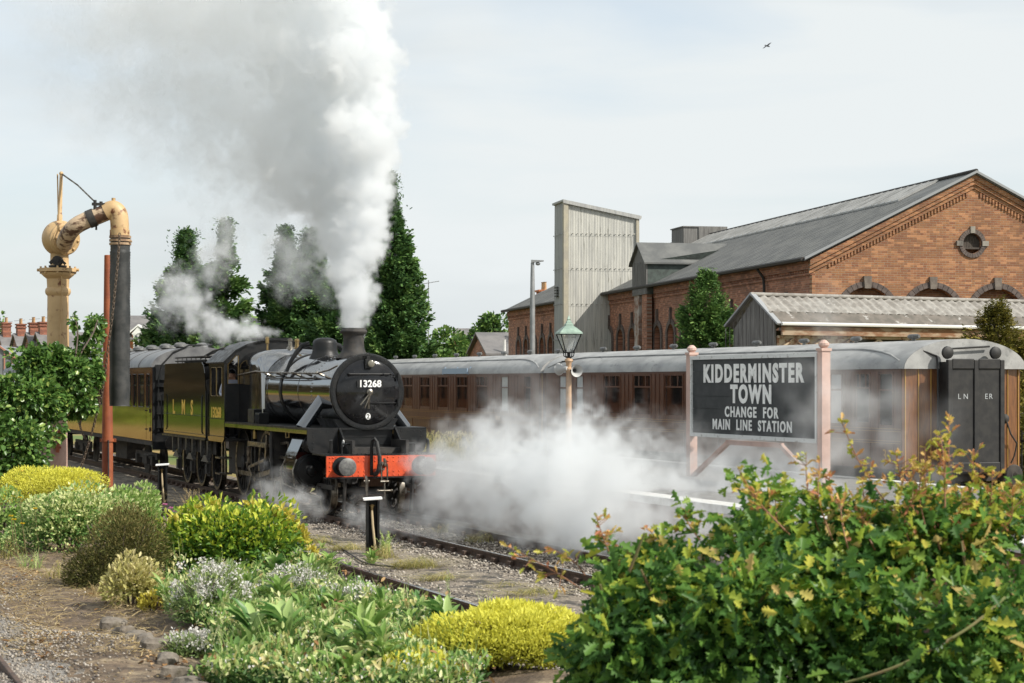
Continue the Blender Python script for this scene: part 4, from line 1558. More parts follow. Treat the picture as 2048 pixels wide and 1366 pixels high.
# gable wall
g = MB()
ZO = 7.55
ga = [(1.95 + 2.36 * k, 1.95) for k in range(4)]
holes = [archp(x, w_, .6, 5.05) for x, w_ in ga] + [circ(W / 2 - .05, ZO, .34, 28)]
g.plate([(0, -.3), (W, -.3), (W, ZEV - .05), (W / 2, ZAP - .08), (0, ZEV - .05)], holes, .22, frame((0, .11, 0), (1, 0, 0), (0, 0, 1), (0, -1, 0)))
g.plate([(.1, -.3), (W - .1, -.3), (W - .1, ZEV - .2), (W / 2, ZAP - .3), (.1, ZEV - .2)], [], .2, frame((0, .40, 0), (1, 0, 0), (0, 0, 1), (0, -1, 0)))
# stepped cornice up both slopes
for k, (d0, d1, pr_) in enumerate(((.02, .20, .16), (.20, .34, .11), (.34, .48, .05))):
    for s in (0, 1):
        p = [(0 - .12, ZEV - .12 - d0), (W / 2, ZAP - d0), (W / 2, ZAP - d1), (0 - .12, ZEV - .12 - d1)]
        if s: p = [(W - x, z) for x, z in p][::-1]
        g.prism(p, 'y', -pr_, -.001 - .002 * k)
for k in range(44):
    for s in (0, 1):
        x = .6 + k * .115
        z = ZEV + x * sl_ - .60
        xx = W - x if s else x
        g.box(xx - .03, xx + .03, -.045, -.001, z - .06, z + .085)
gw = g.build('gable_wall', m_bg, shed, smooth=False)
for x, w_ in ga:
    g = MB()
    r0, r1 = w_ / 2 + .01, w_ / 2 + .20
    n = 18
    for i in range(n):
        t0, t1 = math.pi * (i + .04) / n, math.pi * (i + .96) / n
        g.hexa([(x + r * math.cos(t), y, 5.05 + r * math.sin(t)) for y in (-.05, .1) for r, t in ((r0, t0), (r1, t0), (r1, t1), (r0, t1))])
    a = g.build('arch_surround', m_blue, shed, smooth=False)
    g = MB()
    g.prism([(x - .11, 5.05 + r0 - .05), (x + .11, 5.05 + r0 - .05), (x + .14, 5.05 + r1 + .17), (x - .14, 5.05 + r1 + .17)], 'y', -.10, .08)
    g.build('keystone', m_key, a, smooth=False)
WX = W / 2 - .05
g = MB()
for i in range(28):
    t0, t1 = 2 * math.pi * (i + .05) / 28, 2 * math.pi * (i + .95) / 28
    g.hexa([(WX + r * math.cos(t), y, ZO + r * math.sin(t)) for y in (-.05, .1) for r, t in ((345e-3, t0), (.49, t0), (.49, t1), (345e-3, t1))])
a = g.build('round_surround', m_blue, shed, smooth=False)
g = MB()
for t in (0, 90, 180):
    c_, s_ = math.cos(R(t)), math.sin(R(t))
    g.bar((WX + .35 * c_, -.03, ZO + .35 * s_), (WX + .58 * c_, -.03, ZO + .58 * s_), .17, .09, (0, 1, 0))
g.build('stone_block', m_stone, a, smooth=False)
g = MB()
for k in range(7):
    x = WX - .29 + k * .097
    h = math.sqrt(max(0, .34 ** 2 - (abs(x - WX)) ** 2))
    g.box(x - .045, x + .045, .13, .16, ZO - min(h, .13), ZO + h)
g.box(WX - .33, WX + .33, .0, .16, ZO - .19, ZO - .13)
g.build('shutter', mat('dark_shutter', (.09, .075, .06), .9, col2=(.05, .04, .035), scale=6, stretch=(8, 1, 1)), shed, smooth=False)
# near side wall, looking to the tracks
sp = 1.97
ys = [2.35 + sp * k for k in range(23)]
g = MB()
M_ = frame((.11, 0, 0), (0, 1, 0), (0, 0, 1), (1, 0, 0))
g.plate([(.225, -.3), (LS, -.3), (LS, ZEV - .1), (.225, ZEV - .1)], [archp(y, 1.0, 1.2, 4.75) for y in ys], .22, M_)
g.plate([(.5, -.3), (LS - .2, -.3), (LS - .2, ZEV - .2), (.5, ZEV - .2)], [], .2, frame((.42, 0, 0), (0, 1, 0), (0, 0, 1), (1, 0, 0)))
g.box(-.06, -.001, .0, LS, 6.42, 6.50)
g.box(-.10, -.002, .0, LS, 6.62, 6.895)
for k in range(int(LS / .16)):
    g.box(-.055, -.001, .05 + k * .16, .12 + k * .16, 6.505, 6.615)
g.box(W - .22, W, .23, LS, -.3, ZEV - .1)
g.plate([(.2, -.3), (W - .2, -.3), (W - .2, ZEV - .1), (W / 2, ZAP - .1), (.2, ZEV - .1)], [], .2, frame((0, LS - .1, 0), (1, 0, 0), (0, 0, 1), (0, -1, 0)))
sw = g.build('side_wall', m_bs, shed, smooth=False)
for y in ys:
    g = MB()
    n = 12
    for i in range(n):
        t0, t1 = math.pi * (i + .04) / n, math.pi * (i + .96) / n
        g.hexa([(x, y + r * math.cos(t), 4.75 + r * math.sin(t)) for x in (-.06, .1) for r, t in ((.505, t0), (.72, t0), (.72, t1), (.505, t1))])
    for s in (-1, 1):
        g.box(-.06, .1, min(y + s * .505, y + s * .70), max(y + s * .505, y + s * .70), 4.2, 4.749)
    g.prism([(y - .09, 5.30), (y + .09, 5.30), (y + .05, 5.95), (y - .05, 5.95)], 'x', -.10, .05)
    a = g.build('arch_surround', m_blue, shed, smooth=False)
    g = MB()
    for i in range(8):
        t0, t1 = math.pi * (i + .04) / 8, math.pi * (i + .96) / 8
        g.hexa([(x, y + r * math.cos(t), 3.3 + r * math.sin(t)) for x in (.26, .315) for r, t in ((.28, t0), (.42, t0), (.42, t1), (.28, t1))])
    g.box(.29, .318, y - .28, y + .28, 2.2, 3.3)
    g.build('small_window', m_sooty, a, smooth=False)
# roof: slates below, glazed strip above
def slope_pt(q, y, up=0.):      # q 0 at the eaves, 1 at the ridge
    x = -.35 + (W / 2 + .35) * q
    return (x, y, ZEV - .35 * sl_ + (ZAP + .0 - ZEV + .35 * sl_) * q + .06 + up)
for s in (0, 1):
    g = MB()
    def hx(q0, q1, y0, y1, up, th):
        p = []
        for u_ in (up - th, up):
            for q, y in ((q0, y0), (q1, y0), (q1, y1), (q0, y1)):
                x, yy, z = slope_pt(q, y, u_)
                p.append((W - x if s else x, yy, z))
        g.hexa(p if not s else [p[i] for i in (1, 0, 3, 2, 5, 4, 7, 6)])
    hx(0, 1, -.22, LS + .2, 0, .08)
    for k in range(int((LS) / .55)):
        y = -.1 + k * .55
        hx(.005, .73, y, y + .03, .018, .017)
    rf = g.build('slate_roof', m_slate, shed, smooth=False)
    g = MB()
    hx(.74, .985, 2.6, LS - 1, .07, .06)
    for k in range(int((LS - 4) / .6)):
        y = 2.7 + k * .6
        hx(.745, .98, y, y + .04, .10, .028)
    g.build('roof_glazing', m_patent, shed, smooth=False)
    g = MB()
    hx(.0, 1.0, -.28, -.221, .05, .085)
    g.build('verge_flashing', m_lead, shed, smooth=False)
g = MB()
g.tube([(W / 2, -.25, ZAP + .1), (W / 2, LS, ZAP + .1)], .07, 6)
g.tube([(-.40, -.2, ZEV - .12), (-.40, LS, ZEV - .12)], .075, 6)
for y in (4.4, 9.5, 28):
    g.tube([(-.38, y, ZEV - .2), (-.15, y, ZEV - .5), (-.12, y, ZEV - .8), (-.12, y, 0)], .05, 6)
g.build('gutter', m_sooty, shed)
# box on the ridge
g = MB()
yb = 29.0
g.box(W / 2 - 1.3, W / 2 - .55, yb, yb + 2.0, ZAP - .7, ZAP + .50)
g.prism([(W / 2 - 1.36, ZAP + .50), (W / 2 + .9, ZAP + .50), (W / 2 + .9, ZAP - .4), (W / 2 - .549, ZAP - .4), (W / 2 - .549, ZAP + .45), (W / 2 - 1.36, ZAP + .45)], 'y', yb - .05, yb + 2.05)
g.build('ridge_box', m_tim, shed, smooth=False)
# projecting hoist dormer with boarded front
yd, wd = 19.55, 2.2
g = MB()
g.prism([(yd - wd / 2, 6.6), (yd + wd / 2, 6.6), (yd + wd / 2, 8.0), (yd, 8.75), (yd - wd / 2, 8.0)], 'x', -.42, -.36)
for k in range(9):
    y = yd - wd / 2 + .12 + k * .245
    g.box(-.435, -.421, y, y + .02, 6.62, 8.0)
hd = g.build('hoist_dormer', m_tim, shed, smooth=False)
g = MB()
g.prism([(-.355, 6.6), (.1, 6.6), (3.4, 8.6), (3.4, 8.0), (-.355, 8.0)], 'y', yd - wd / 2, yd - wd / 2 + .05)
g.box(-.355, 2.2, yd - wd / 2 + .02, yd - wd / 2 + .05, 6.9, 7.98)
g.prism([(-.355, 6.6), (.1, 6.6), (3.4, 8.6), (3.4, 8.0), (-.355, 8.0)], 'y', yd + wd / 2 - .05, yd + wd / 2)
g.build('dormer_cheek', mat('dark_green_boards', (.075, .095, .085), .8, col2=(.05, .06, .055), scale=4), hd, smooth=False)
g = MB()
for s in (-1, 1):
    g.hexa([(-.55, yd + s * (wd / 2 + .15), 7.87), (4.0, yd + s * (wd / 2 + .15), 7.87), (4.0, yd, 8.80), (-.55, yd, 8.80),
            (-.55, yd + s * (wd / 2 + .15), 7.94), (4.0, yd + s * (wd / 2 + .15), 7.94), (4.0, yd, 8.87), (-.55, yd, 8.87)])
g.build('dormer_roof', m_slate, hd, smooth=False)
g = MB()
g.box(-.35, -.121, yd - .95, yd - .2, -.3, 6.6)
g.build('brick_pier', m_bs, shed, smooth=False)
g = MB()
g.box(-.36, -.121, yd + .25, yd + .95, -.3, 6.6)
g.build('painted_pier', m_render, shed, smooth=False)

# corrugated tower against the shed
def corrmat(name, c1, c2, stain, ax, period=.15):
    m = mat(name, c1, .75, col2=c2, scale=1.6, stretch=(5, 5, .35), col3=stain, scale3=2.2, lo3=.60, hi3=.72)
    return m
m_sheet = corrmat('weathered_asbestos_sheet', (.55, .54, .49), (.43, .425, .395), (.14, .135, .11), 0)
m_sheet2 = corrmat('weathered_asbestos_sheet_shaded', (.42, .42, .40), (.33, .33, .325), (.15, .15, .13), 0)  # same sheet darkened: shade of the left face painted in; back and cap share it
TO = SO + Vector((-math.sin(B), math.cos(B), 0)) * 26.0
tw = thing('corrugated_tower', 'tall grey corrugated sheet tower with sloping top against the brick shed', 'tower', TO, B)
TX0, TX1, TY = -2.12, 1.35, 2.0
ZL, ZR = 11.2, 10.5
def topz(x): return ZL + (ZR - ZL) * (x - TX0) / (TX1 - TX0)
for nm, ax in (('front_sheeting', 0), ('side_sheeting', 1)):
    g = MB()
    zs = [-.3, 1.4, 3.05, 4.7, 6.35, 8.0, 9.6]
    for i, z0 in enumerate(zs):
        n = 184 if ax == 0 else 104
        row0, row1 = [], []
        for k in range(n + 1):
            f_ = k / n
            off = .013 * math.cos(k / 4 * 2 * math.pi) - .012 * (len(zs) - i) * .35 - .03
            if ax == 0:
                x = TX0 + (TX1 - TX0) * f_
                z1 = topz(x) if i == len(zs) - 1 else zs[i + 1] + .06
                row0.append((x, off, z0)); row1.append((x, off + .010, z1))
            else:
                y = TY * f_
                z1 = ZL if i == len(zs) - 1 else zs[i + 1] + .06
                row0.append((TX0 + off, y, z0)); row1.append((TX0 + off + .010, y, z1))
        g.add(row0 + row1, [(k, k + 1, n + 2 + k, n + 1 + k) for k in range(n)])
        for k in range(6, n, 12):
            if ax == 0:
                g.rivet((TX0 + (TX1 - TX0) * k / n, -.07, z0 + .12), (0, -1, 0), .035)
            else:
                g.rivet((TX0 - .07, TY * k / n, z0 + .12), (-1, 0, 0), .035)
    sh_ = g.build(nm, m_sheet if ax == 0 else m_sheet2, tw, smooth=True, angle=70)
g = MB()
g.add([(TX0 + .02, .03, -.3), (TX1, .03, -.3), (TX1, TY, -.3), (TX0 + .02, TY, -.3), (TX0 + .02, .03, topz(TX0) - .02), (TX1, .03, topz(TX1) - .02), (TX1, TY, topz(TX1) - .02), (TX0 + .02, TY, topz(TX0) - .02)],
      [(3, 2, 1, 0), (4, 5, 6, 7), (0, 1, 5, 4), (1, 2, 6, 5), (2, 3, 7, 6), (3, 0, 4, 7)])
g.build('rear_sheeting', m_sheet2, tw, smooth=False)
g = MB()
g.box(TX0 - .10, TX0 + .12, -.12, -.085, -.3, ZL)
g.box(TX0 - .10, TX0 - .085, -.10, .12, -.3, ZL)
g.box(TX1 - .10, TX1 + .04, -.12, -.085, -.3, ZR)
g.build('corner_flashing', mat('cream_flashing', (.44, .40, .30), .8, col2=(.36, .33, .27), scale=2), tw, smooth=False)
g = MB()
g.hexa([(TX0 - .14, -.16, ZL - .02), (TX1 + .14, -.16, ZR - .02), (TX1 + .14, TY + .05, ZR - .02), (TX0 - .14, TY + .05, ZL - .02),
        (TX0 - .14, -.16, ZL + .07), (TX1 + .14, -.16, ZR + .07), (TX1 + .14, TY + .05, ZR + .07), (TX0 - .14, TY + .05, ZL + .07)])
g.hexa([(TX0 - .12, -.165, ZL - .10), (TX1 + .10, -.165, ZR - .10), (TX1 + .10, -.125, ZR - .10), (TX0 - .12, -.125, ZL - .10),
        (TX0 - .14, -.165, ZL - .021), (TX1 + .14, -.165, ZR - .021), (TX1 + .14, -.125, ZR - .021), (TX0 - .14, -.125, ZL - .021)])
g.build('cap', m_sheet2, tw, smooth=False)
g = MB()
for k in range(4):
    g.prism([(1.0, 6.85 + k * .13), (1.55, 6.85 + k * .13), (1.55, 6.90 + k * .13), (1.0, 6.90 + k * .13)], 'x', TX0 - .16, TX0 - .09)
g.build('vent_louvre', m_sooty, tw, smooth=False)

# low covered dock with a corrugated roof, square to the tracks
DO = Vector(((1550 - CX) / F * 54, 54, 0))
dock = thing('covered_dock', 'low timber covered dock with rippled grey roof and boarded gable end', 'shed', DO, R(29))
# local x along the roof (to the right), y = back
q = 1.9
ZE2, ZR2 = 4.42, 5.28
g = MB()
n = 420
LD = 26
def rows(y0, z0, y1, z1, amp, per):
    a, b = [], []
    for k in range(n + 1):
        x = -.12 + LD * k / n
        o = amp * math.cos(x / per * 2 * math.pi)
        a.append((x, y0, z0 + o)); b.append((x, y1, z1 + o))
    g.add(a + b, [(k, k + 1, n + 2 + k, n + 1 + k) for k in range(n)])
rows(.12, ZE2 + .36, q / 2, ZR2, .036, .30)
rows(q / 2, ZR2, q + .3, ZE2 - .02, .036, .30)
g.tube([(-.14, q / 2, ZR2 + .03), (LD, q / 2, ZR2 + .03)], .06, 6)
g.build('corrugated_roof', mat('lichened_corrugated_sheet', (.30, .285, .26), .9, col2=(.20, .185, .165), scale=4, col3=(.42, .41, .38), scale3=9, lo3=.6, hi3=.7), dock, smooth=True, angle=80)
g = MB()
g.hexa([(-.10, -.32, ZE2 - .02), (LD, -.32, ZE2 - .02), (LD, .16, ZE2 + .34), (-.10, .16, ZE2 + .34), (-.10, -.32, ZE2 + .03), (LD, -.32, ZE2 + .03), (LD, .16, ZE2 + .39), (-.10, .16, ZE2 + .39)])
g.build('lower_roof', mat('mossy_felt', (.11, .10, .085), .95, col2=(.16, .14, .12), scale=4, col3=(.35, .34, .32), scale3=2.6, lo3=.62, hi3=.66), dock, smooth=False)
g = MB()
g.tube([(-.05, -.38, ZE2 + .03), (LD, -.38, ZE2 + .02)], .05, 6)
g.build('gutter', m_gutter, dock)
g = MB()
g.prism([(.0, -.2), (q, -.2), (q, ZE2 - .05), (q / 2, ZR2 - .08), (.0, ZE2 + .22)], 'x', -.02, .04)
for k in range(12):
    y = .1 + k * .2
    zt = ZE2 + .2 + (ZR2 - ZE2 - .3) * (1 - abs(y - q / 2) / (q / 2))
    g.box(-.034, -.021, y, y + .018, 0, zt)
g.build('boarded_gable', m_tim, dock, smooth=False)
g = MB()
for s in (-1, 1):
    a_ = (-.08, q / 2, ZR2 + .05)
    b_ = (-.08, q / 2 + s * (q / 2 + .32), ZE2 + .02)
    g.bar(a_, b_, .05, .16, (1, 0, 0))
g.build('barge_board', m_lead, dock, smooth=False)
g = MB()
g.box(.05, LD, -.28, -.20, ZE2 - .28, ZE2 - .04)
g.build('fascia', mat('rusty_fascia', (.20, .10, .05), .9, col2=(.34, .26, .18), scale=3, lo=.45, hi=.6, stretch=(.6, 1, 2)), dock, smooth=False)
g = MB()
g.box(.05, LD, -.1, -.04, 3.72, 3.80)
g.box(.05, LD, -.1, -.04, ZE2 - .36, ZE2 - .285)
for k in range(26):
    x = .6 + k * 1.0
    g.bar((x - .42, -.07, 3.8), (x, -.07, ZE2 - .36), .06, .05)
    g.bar((x + .42, -.07, 3.8), (x, -.07, ZE2 - .36), .06, .05)
    if k % 3 == 0: g.box(x - .09, x + .09, -.12, .06, -.2, 3.72)
g.build('timber_truss', m_cream, dock, smooth=False)
g = MB()
g.box(.06, 2.6, -.02, .04, 3.3, ZE2 - .3)
g.build('cream_panel', m_cream, dock, smooth=False)
g = MB()
g.box(.1, LD, 1.5, 1.6, -.2, ZE2 - .1)
g.build('back_wall_boards', m_sooty, dock, smooth=False)

# ------------------------------------------------------------------ houses beyond the tracks
m_hbr = brickmat('house_brick', (.40, .13, .05), (.30, .09, .04), (.36, .26, .18), 0, 1.3, (.24, .08, .04))
m_hbr2 = brickmat('terrace_brick', (.26, .09, .05), (.18, .06, .04), (.22, .17, .13), 0, 1.3, (.12, .05, .04))
m_hslate = mat('house_slate', (.13, .125, .125), .7, col2=(.19, .18, .175), scale=.8, bump=.3, bscale=5)
m_tile = mat('clay_pots', (.48, .33, .18), .8, col2=(.40, .22, .10), scale=3)
def chimney(root, x, y, z0, z1, m, nm='chimney'):
    g = MB()
    g.box(x - .38, x + .38, y - .5, y + .5, z0, z1)
    g.box(x - .45, x + .45, y - .57, y + .57, z1 - .30, z1 - .15)
    g.box(x - .47, x + .47, y - .59, y + .59, z1 + .001, z1 + .12)
    c = g.build(nm, m, root, smooth=False)
    g = MB()
    for k in (-.3, 0, .3):
        g.lathe([(.12, 0), (.10, .15), (.09, .45), (.13, .5)], (x, y + k, z1 + .12), (0, 0, 1), 10)
    g.build('chimney_pots', m_tile, c)
def house(name, label, loc, rz, w_, d, ze, zr, mbrick, axis='y', group=None):
    h = thing(name, label, 'house', loc, rz, group)
    g = MB()
    if axis == 'x':   # ridge along local x
        g.box(0, w_, 0, d, -.3, ze)
        for x in (0, w_ - .2):
            g.prism([(0, ze + .001), (d, ze + .001), (d / 2, zr - .1)], 'x', x, x + .2)
    else:
        g.box(0, w_, 0, d, -.3, ze)
        for y in (0, d - .2):
            g.prism([(0, ze + .001), (w_, ze + .001), (w_ / 2, zr - .1)], 'y', y, y + .2)
    g.build('wall', mbrick, h, smooth=False)
    g = MB()
    if axis == 'x':
        for s in (0, 1):
            a, b = (-.35, ze - .15), (d / 2, zr)
            p = [(a[0], a[1]), (b[0], b[1]), (b[0], b[1] + .12), (a[0], a[1] + .12)]
            if s: p = [(d - x, z) for x, z in p][::-1]
            g.prism(p, 'x', -.25, w_ + .25)
    else:
        for s in (0, 1):
            a, b = (-.35, ze - .15), (w_ / 2, zr)
            p = [(a[0], a[1]), (b[0], b[1]), (b[0], b[1] + .12), (a[0], a[1] + .12)]
            if s: p = [(w_ - x, z) for x, z in p][::-1]
            g.prism(p, 'y', -.25, d + .25)
    g.build('roof', m_hslate, h, smooth=False)
    return h
def window(h, x, y, z, ww, hh, arch=False):
    g = MB()
    g.box(x - ww / 2 - .12, x + ww / 2 + .12, y - .06, y - .001, z - .10, z)
    g.box(x - ww / 2 - .12, x + ww / 2 + .12, y - .06, y - .001, z + hh, z + hh + .22)
    for k in (-1, 0, 1):
        g.box(x + k * ww / 2 - .05, x + k * ww / 2 + .05, y - .05, y - .001, z + .001, z + hh - .001)
    g.box(x - ww / 2, x + ww / 2, y - .045, y - .001, z + hh / 2, z + hh / 2 + .07)
    f = g.build('window', m_white, h, smooth=False)
    g = MB()
    g.box(x - ww / 2, x + ww / 2, y - .03, y - .0005, z, z + hh)
    g.build('pane', m_glass, f, smooth=False)
# the dormered brick house between the hose and the conifers
HY_ = 170.
s_ = F / HY_
hp = at(252, 765, HY_); hp.z = 0
h = house('brick_house', 'orange brick house with white framed dormer gable and grey slate roof', hp, R(4), 2.75, 6, 6.7, 8.65, m_hbr, 'x')
for x_, z_ in ((1.25, 4.0), (1.25, 6.0)):
    pass
window(h, 1.15, -.0, 2.9, 1.1, 1.0)
window(h, .98, -.0, 4.5, .75, 1.2) if False else None
g = MB()
g.box(.55, 1.6, -.25, 2.2, 5.0, 7.2)
g.build('dormer_wall', m_hbr, h, smooth=False)
g = MB()
for s in (-1, 1):
    g.hexa([(1.08 + s * .8, -.4, 7.05), (1.08, -.4, 7.75), (1.08, 2.4, 7.75), (1.08 + s * .8, 2.4, 7.05), (1.08 + s * .8, -.4, 7.2), (1.08, -.4, 7.9), (1.08, 2.4, 7.9), (1.08 + s * .8, 2.4, 7.2)])
g.prism([(.5, 7.05), (1.66, 7.05), (1.08, 7.72)], 'y', -.34, -.26)
g.build('dormer_gable', m_white, h, smooth=False)
window(h, 1.08, -.26, 5.6, .72, 1.35)
g = MB()
g.box(-.05, 2.8, -.12, -.02, 6.45, 6.62)
g.build('eaves_board', m_white, h, smooth=False)
# terrace at the far left: gabled roofs one behind another
tx = [(-8, 190), (16, 186), (46, 182), (72, 178), (92, 176)]
TLAB = ['end terrace house with brick chimney at the picture edge', 'terraced house with the tallest group of clay pots', 'terraced house behind the glazed gable, chimney with three pots', 'terraced house next to the water crane column, dark chimney', 'terraced house half hidden by the water crane column']
for i, (x_, y_) in enumerate(tx):
    p = at(x_, 765, y_); p.z = 0
    h = house('terraced_house', TLAB[i], p, R(24), 5.2, 8, 5.0, 7.4, m_hbr2, 'x', 'row of terraced houses')
    chimney(h, .5, 4.0, 5.4, 8.3 + (.25 if i == 1 else 0), m_hbr2)
    window(h, 2.4, 0, 3.2, 1.0, 1.3)
    g = MB()
    g.tube([(1.6, 3, 7), (1.6, 3, 9.0)], .03, 5)
    g.tube([(1.1, 3, 8.8), (2.1, 3, 8.9)], .02, 4)
    for k in range(5):
        g.tube([(1.15 + k * .22, 2.7, 8.82 + k * .02), (1.15 + k * .22, 3.3, 8.82 + k * .02)], .015, 4)
    g.build('aerial', m_grey, h)
# glazed gable of a workshop
p = at(-60, 765, 120); p.z = 0
gs = thing('workshop', 'grey boarded workshop gable with pink painted frame beside the train', 'workshop', p, R(6))
g = MB()
g.box(0, 3.2, 0, 8, -.2, 3.95)
g.prism([(0, 3.951), (3.2, 3.951), (1.6, 5.15)], 'y', 0, 8)
g.build('wall', mat('grey_panels', (.20, .21, .22), .6, col2=(.14, .15, .16), scale=1), gs, smooth=False)
g = MB()
for s in (-1, 1):
    g.bar((1.6, -.05, 5.2), (1.6 + s * 1.8, -.05, 3.85), .1, .16, (0, 1, 0))
for k in range(7):
    x = .2 + k * .47
    g.box(x - .035, x + .035, -.06, -.001, .5, 3.95 + 1.1 * (1 - abs(x - 1.6) / 1.6))
g.build('frame', mat('pink_frame', (.42, .20, .14), .7), gs, smooth=False)
# pale slate roofed house beyond the left hand coach roof
p = at(928, 765, 150); p.z = 0
h = house('slate_roofed_house', 'small brick house with a plain grey slate roof among green trees', p, R(14), 2.0, 5.0, 5.0, 6.95, m_hbr, 'x')
p = at(505, 765, 160); p.z = 0
h = house('gabled_house', 'house roof peeping between the dark conifers', p, R(20), 2.3, 6, 5.6, 8.3, m_hbr, 'y')
# brick annexe at the far end of the shed
p = at(978, 765, 117); p.z = 0
h = house('brick_annexe', 'low brick annexe beyond the far end of the goods shed', p, B, 4.2, 6, 4.6, 5.8, m_bs, 'x')
g = MB()
g.tube([(.9, -.2, 5.4), (.9, -.2, 4.7), (1.0, -.3, 4.4), (1.25, -.3, 4.1), (1.3, -.1, 3.2)], .09, 8)
g.build('vent_pipe', m_gutter, h)
p = at(1064, 765, 122); p.z = 0
h = house('chimneyed_house', 'brick house chimney behind the goods shed roof with orange pots', p, B, 4, 4, 6.0, 7.0, m_hbr, 'x')
chimney(h, 1.0, 1.0, 6.3, 8.55, m_hbr)

# ------------------------------------------------------------------ water crane, pole, posts, lamp, sign
m_crane = mat('cream_crane_paint', (.54, .37, .19), .5, col2=(.46, .31, .15), scale=3, bump=.15, bscale=18, col3=(.16, .06, .025), scale3=5.5, lo3=.58, hi3=.66)
m_cranearm = mat('flaking_crane_paint', (.52, .39, .26), .55, col2=(.10, .05, .03), scale=5, lo=.47, hi=.56, stretch=(.8, 1.6, 1.6), bump=.3, bscale=14)
m_cranepink = mat('faded_crane_base', (.40, .27, .22), .6, col2=(.33, .21, .17), scale=3, bump=.15, bscale=18)
m_hose = mat('black_ribbed_hose', (.020, .022, .022), .5, col2=(.045, .045, .043), scale=6)
m_rustpole = mat('rust_red_paint', (.27, .075, .025), .6, col2=(.20, .05, .02), scale=4, bump=.2, bscale=20)
m_chain = mat('rusty_chain', (.16, .12, .09), .55, .5)
CY = 36.0
CO = at(113, 765, CY); CO.z = 0
cz = lambda py: EYE - (py - HY) / F * CY
crx = lambda px: (px - CX) / F * CY - CO.x
crane = thing('water_crane', 'cream station water crane with ball head, rusty arm and hanging black hose', 'water crane', CO)
def cp_(px, py, dy=0.):
    dy = dy * 1.5 if dy < -.32 else dy
    return ((px - CX) / F * (CY + dy) - CO.x, dy, EYE - (py - HY) / F * (CY + dy))
g = MB()
g.lathe([(.30, .45), (.30, .52), (.235, .56), (.222, .8), (.214, cz(835))], (crx(111), 0, 0), (0, 0, 1), 32)
g.build('column_base', m_cranepink, crane, angle=40)
g = MB()
pxs = 36 / F
g.lathe([(.214, cz(835)), (.195, cz(640)), (.192, cz(592)), (.225, cz(588)), (.235, cz(583)), (.225, cz(578)), (.197, cz(575)), (.205, cz(558)), (.26, cz(553)), (.30, cz(549)), (.305, cz(546)), (.27, cz(545)),
         (.34, cz(544)), (.34, cz(537)), (.20, cz(536.5))], (crx(116), 0, 0), (0, 0, 1), 36)
for k in range(8):
    t = 2 * math.pi * k / 8 + .2
    g.cyl((crx(116) + .31 * math.cos(t), .31 * math.sin(t), cz(548)), (crx(116) + .31 * math.cos(t), .31 * math.sin(t), cz(533)), .02, seg=6)
for s in (-1, 1):
    g.cyl((crx(116) + s * .33, 0, cz(540)), (crx(116) + s * .385, 0, cz(540)), .028, seg=8)
g.tube([cp_(123, 553, -.30), cp_(123.5, 575, -.24), cp_(124, 600, -.20), cp_(121, 660, -.20), cp_(119, 720, -.21)], .012, 6)
g.build('column', m_crane, crane, angle=40)
g = MB()
g.lathe([(.19, cz(537)), (.17, cz(530)), (.165, cz(505)), (.20, cz(498))], (crx(119), 0, 0), (0, 0, 1), 28)
g.ell((crx(120.5), 0, cz(477)), .335, .335, .335, 32, 20)
d = Vector((.62, -.75, -.12)).normalized()
c = Vector((crx(120.5), 0, cz(477)))
g.lathe([(.30, .10), (.30, .20), (.265, .235), (.265, .26), (.17, .265)], c, d, 32)
for k in range(8):
    t = 2 * math.pi * k / 8
    x_ = d.orthogonal().normalized(); y_ = d.cross(x_)
    g.rivet(c + d * .262 + (x_ * math.cos(t) + y_ * math.sin(t)) * .225, d, .03)
g.build('ball_head', m_crane, crane, angle=40)
g = MB()
g.box(crx(104), crx(136), -.26, .2, cz(536), cz(532))
g.cyl((crx(121), -.30, cz(523)), (crx(121), -.12, cz(523)), .09, seg=12)
g.cyl((crx(121), -.32, cz(523)), (crx(121), -.30, cz(523)), .045, seg=8)
g.bar((crx(106), -.24, cz(528)), (crx(121), -.26, cz(516)), .05, .05)
g.bar((crx(137), -.24, cz(530)), (crx(121), -.26, cz(516)), .05, .05)
g.build('lock_gear', m_sooty, crane)
def spline(pts, n=8):
    P_ = [Vector(p) for p in pts]
    out = []
    for i in range(len(P_) - 1):
        a, b, c_, d_ = P_[max(i - 1, 0)], P_[i], P_[i + 1], P_[min(i + 2, len(P_) - 1)]
        for k in range(n):
            t = k / n
            out.append(.5 * ((2 * b) + (-a + c_) * t + (2 * a - 5 * b + 4 * c_ - d_) * t * t + (-a + 3 * b - 3 * c_ + d_) * t ** 3))
    return out + [P_[-1]]
g = MB()
arm = spline([cp_(129, 487, -.20), cp_(131, 480, -.33), cp_(139, 465, -.50), cp_(152, 452, -.56), cp_(170, 442, -.56), cp_(190, 434, -.55), cp_(214, 424, -.55)])
g.tube(arm, .152, 20)
g.build('arm', m_cranearm, crane, angle=50)
g = MB()
g.tube(spline([cp_(212, 425, -.55), cp_(226, 419, -.55), cp_(236, 427, -.55), cp_(239, 445, -.55), cp_(239.5, 474, -.55)]), .165, 20)
g.cyl(cp_(239.5, 460, -.55), cp_(239.5, 471, -.55), .178, seg=24)
g.cyl(cp_(227, 412, -.55), cp_(227, 396, -.55), .035, seg=10)
g.build('spout', m_crane, crane, angle=50)
g = MB()
g.tube([cp_(176, 439.5, -.56), cp_(190, 434, -.55)], .165, 20)
g.cyl(cp_(190, 420, -.6), cp_(190, 400, -.6), .03, seg=8)
g.cyl(cp_(202, 418, -.6), cp_(202, 403, -.6), .03, seg=8)
g.bar(cp_(184, 408, -.6), cp_(210, 409, -.6), .05, .05)
g.cyl(cp_(192.5, 448, -.55), cp_(192.5, 460, -.55), .02, seg=6)
g.build('arm_clamp', m_sooty, crane)
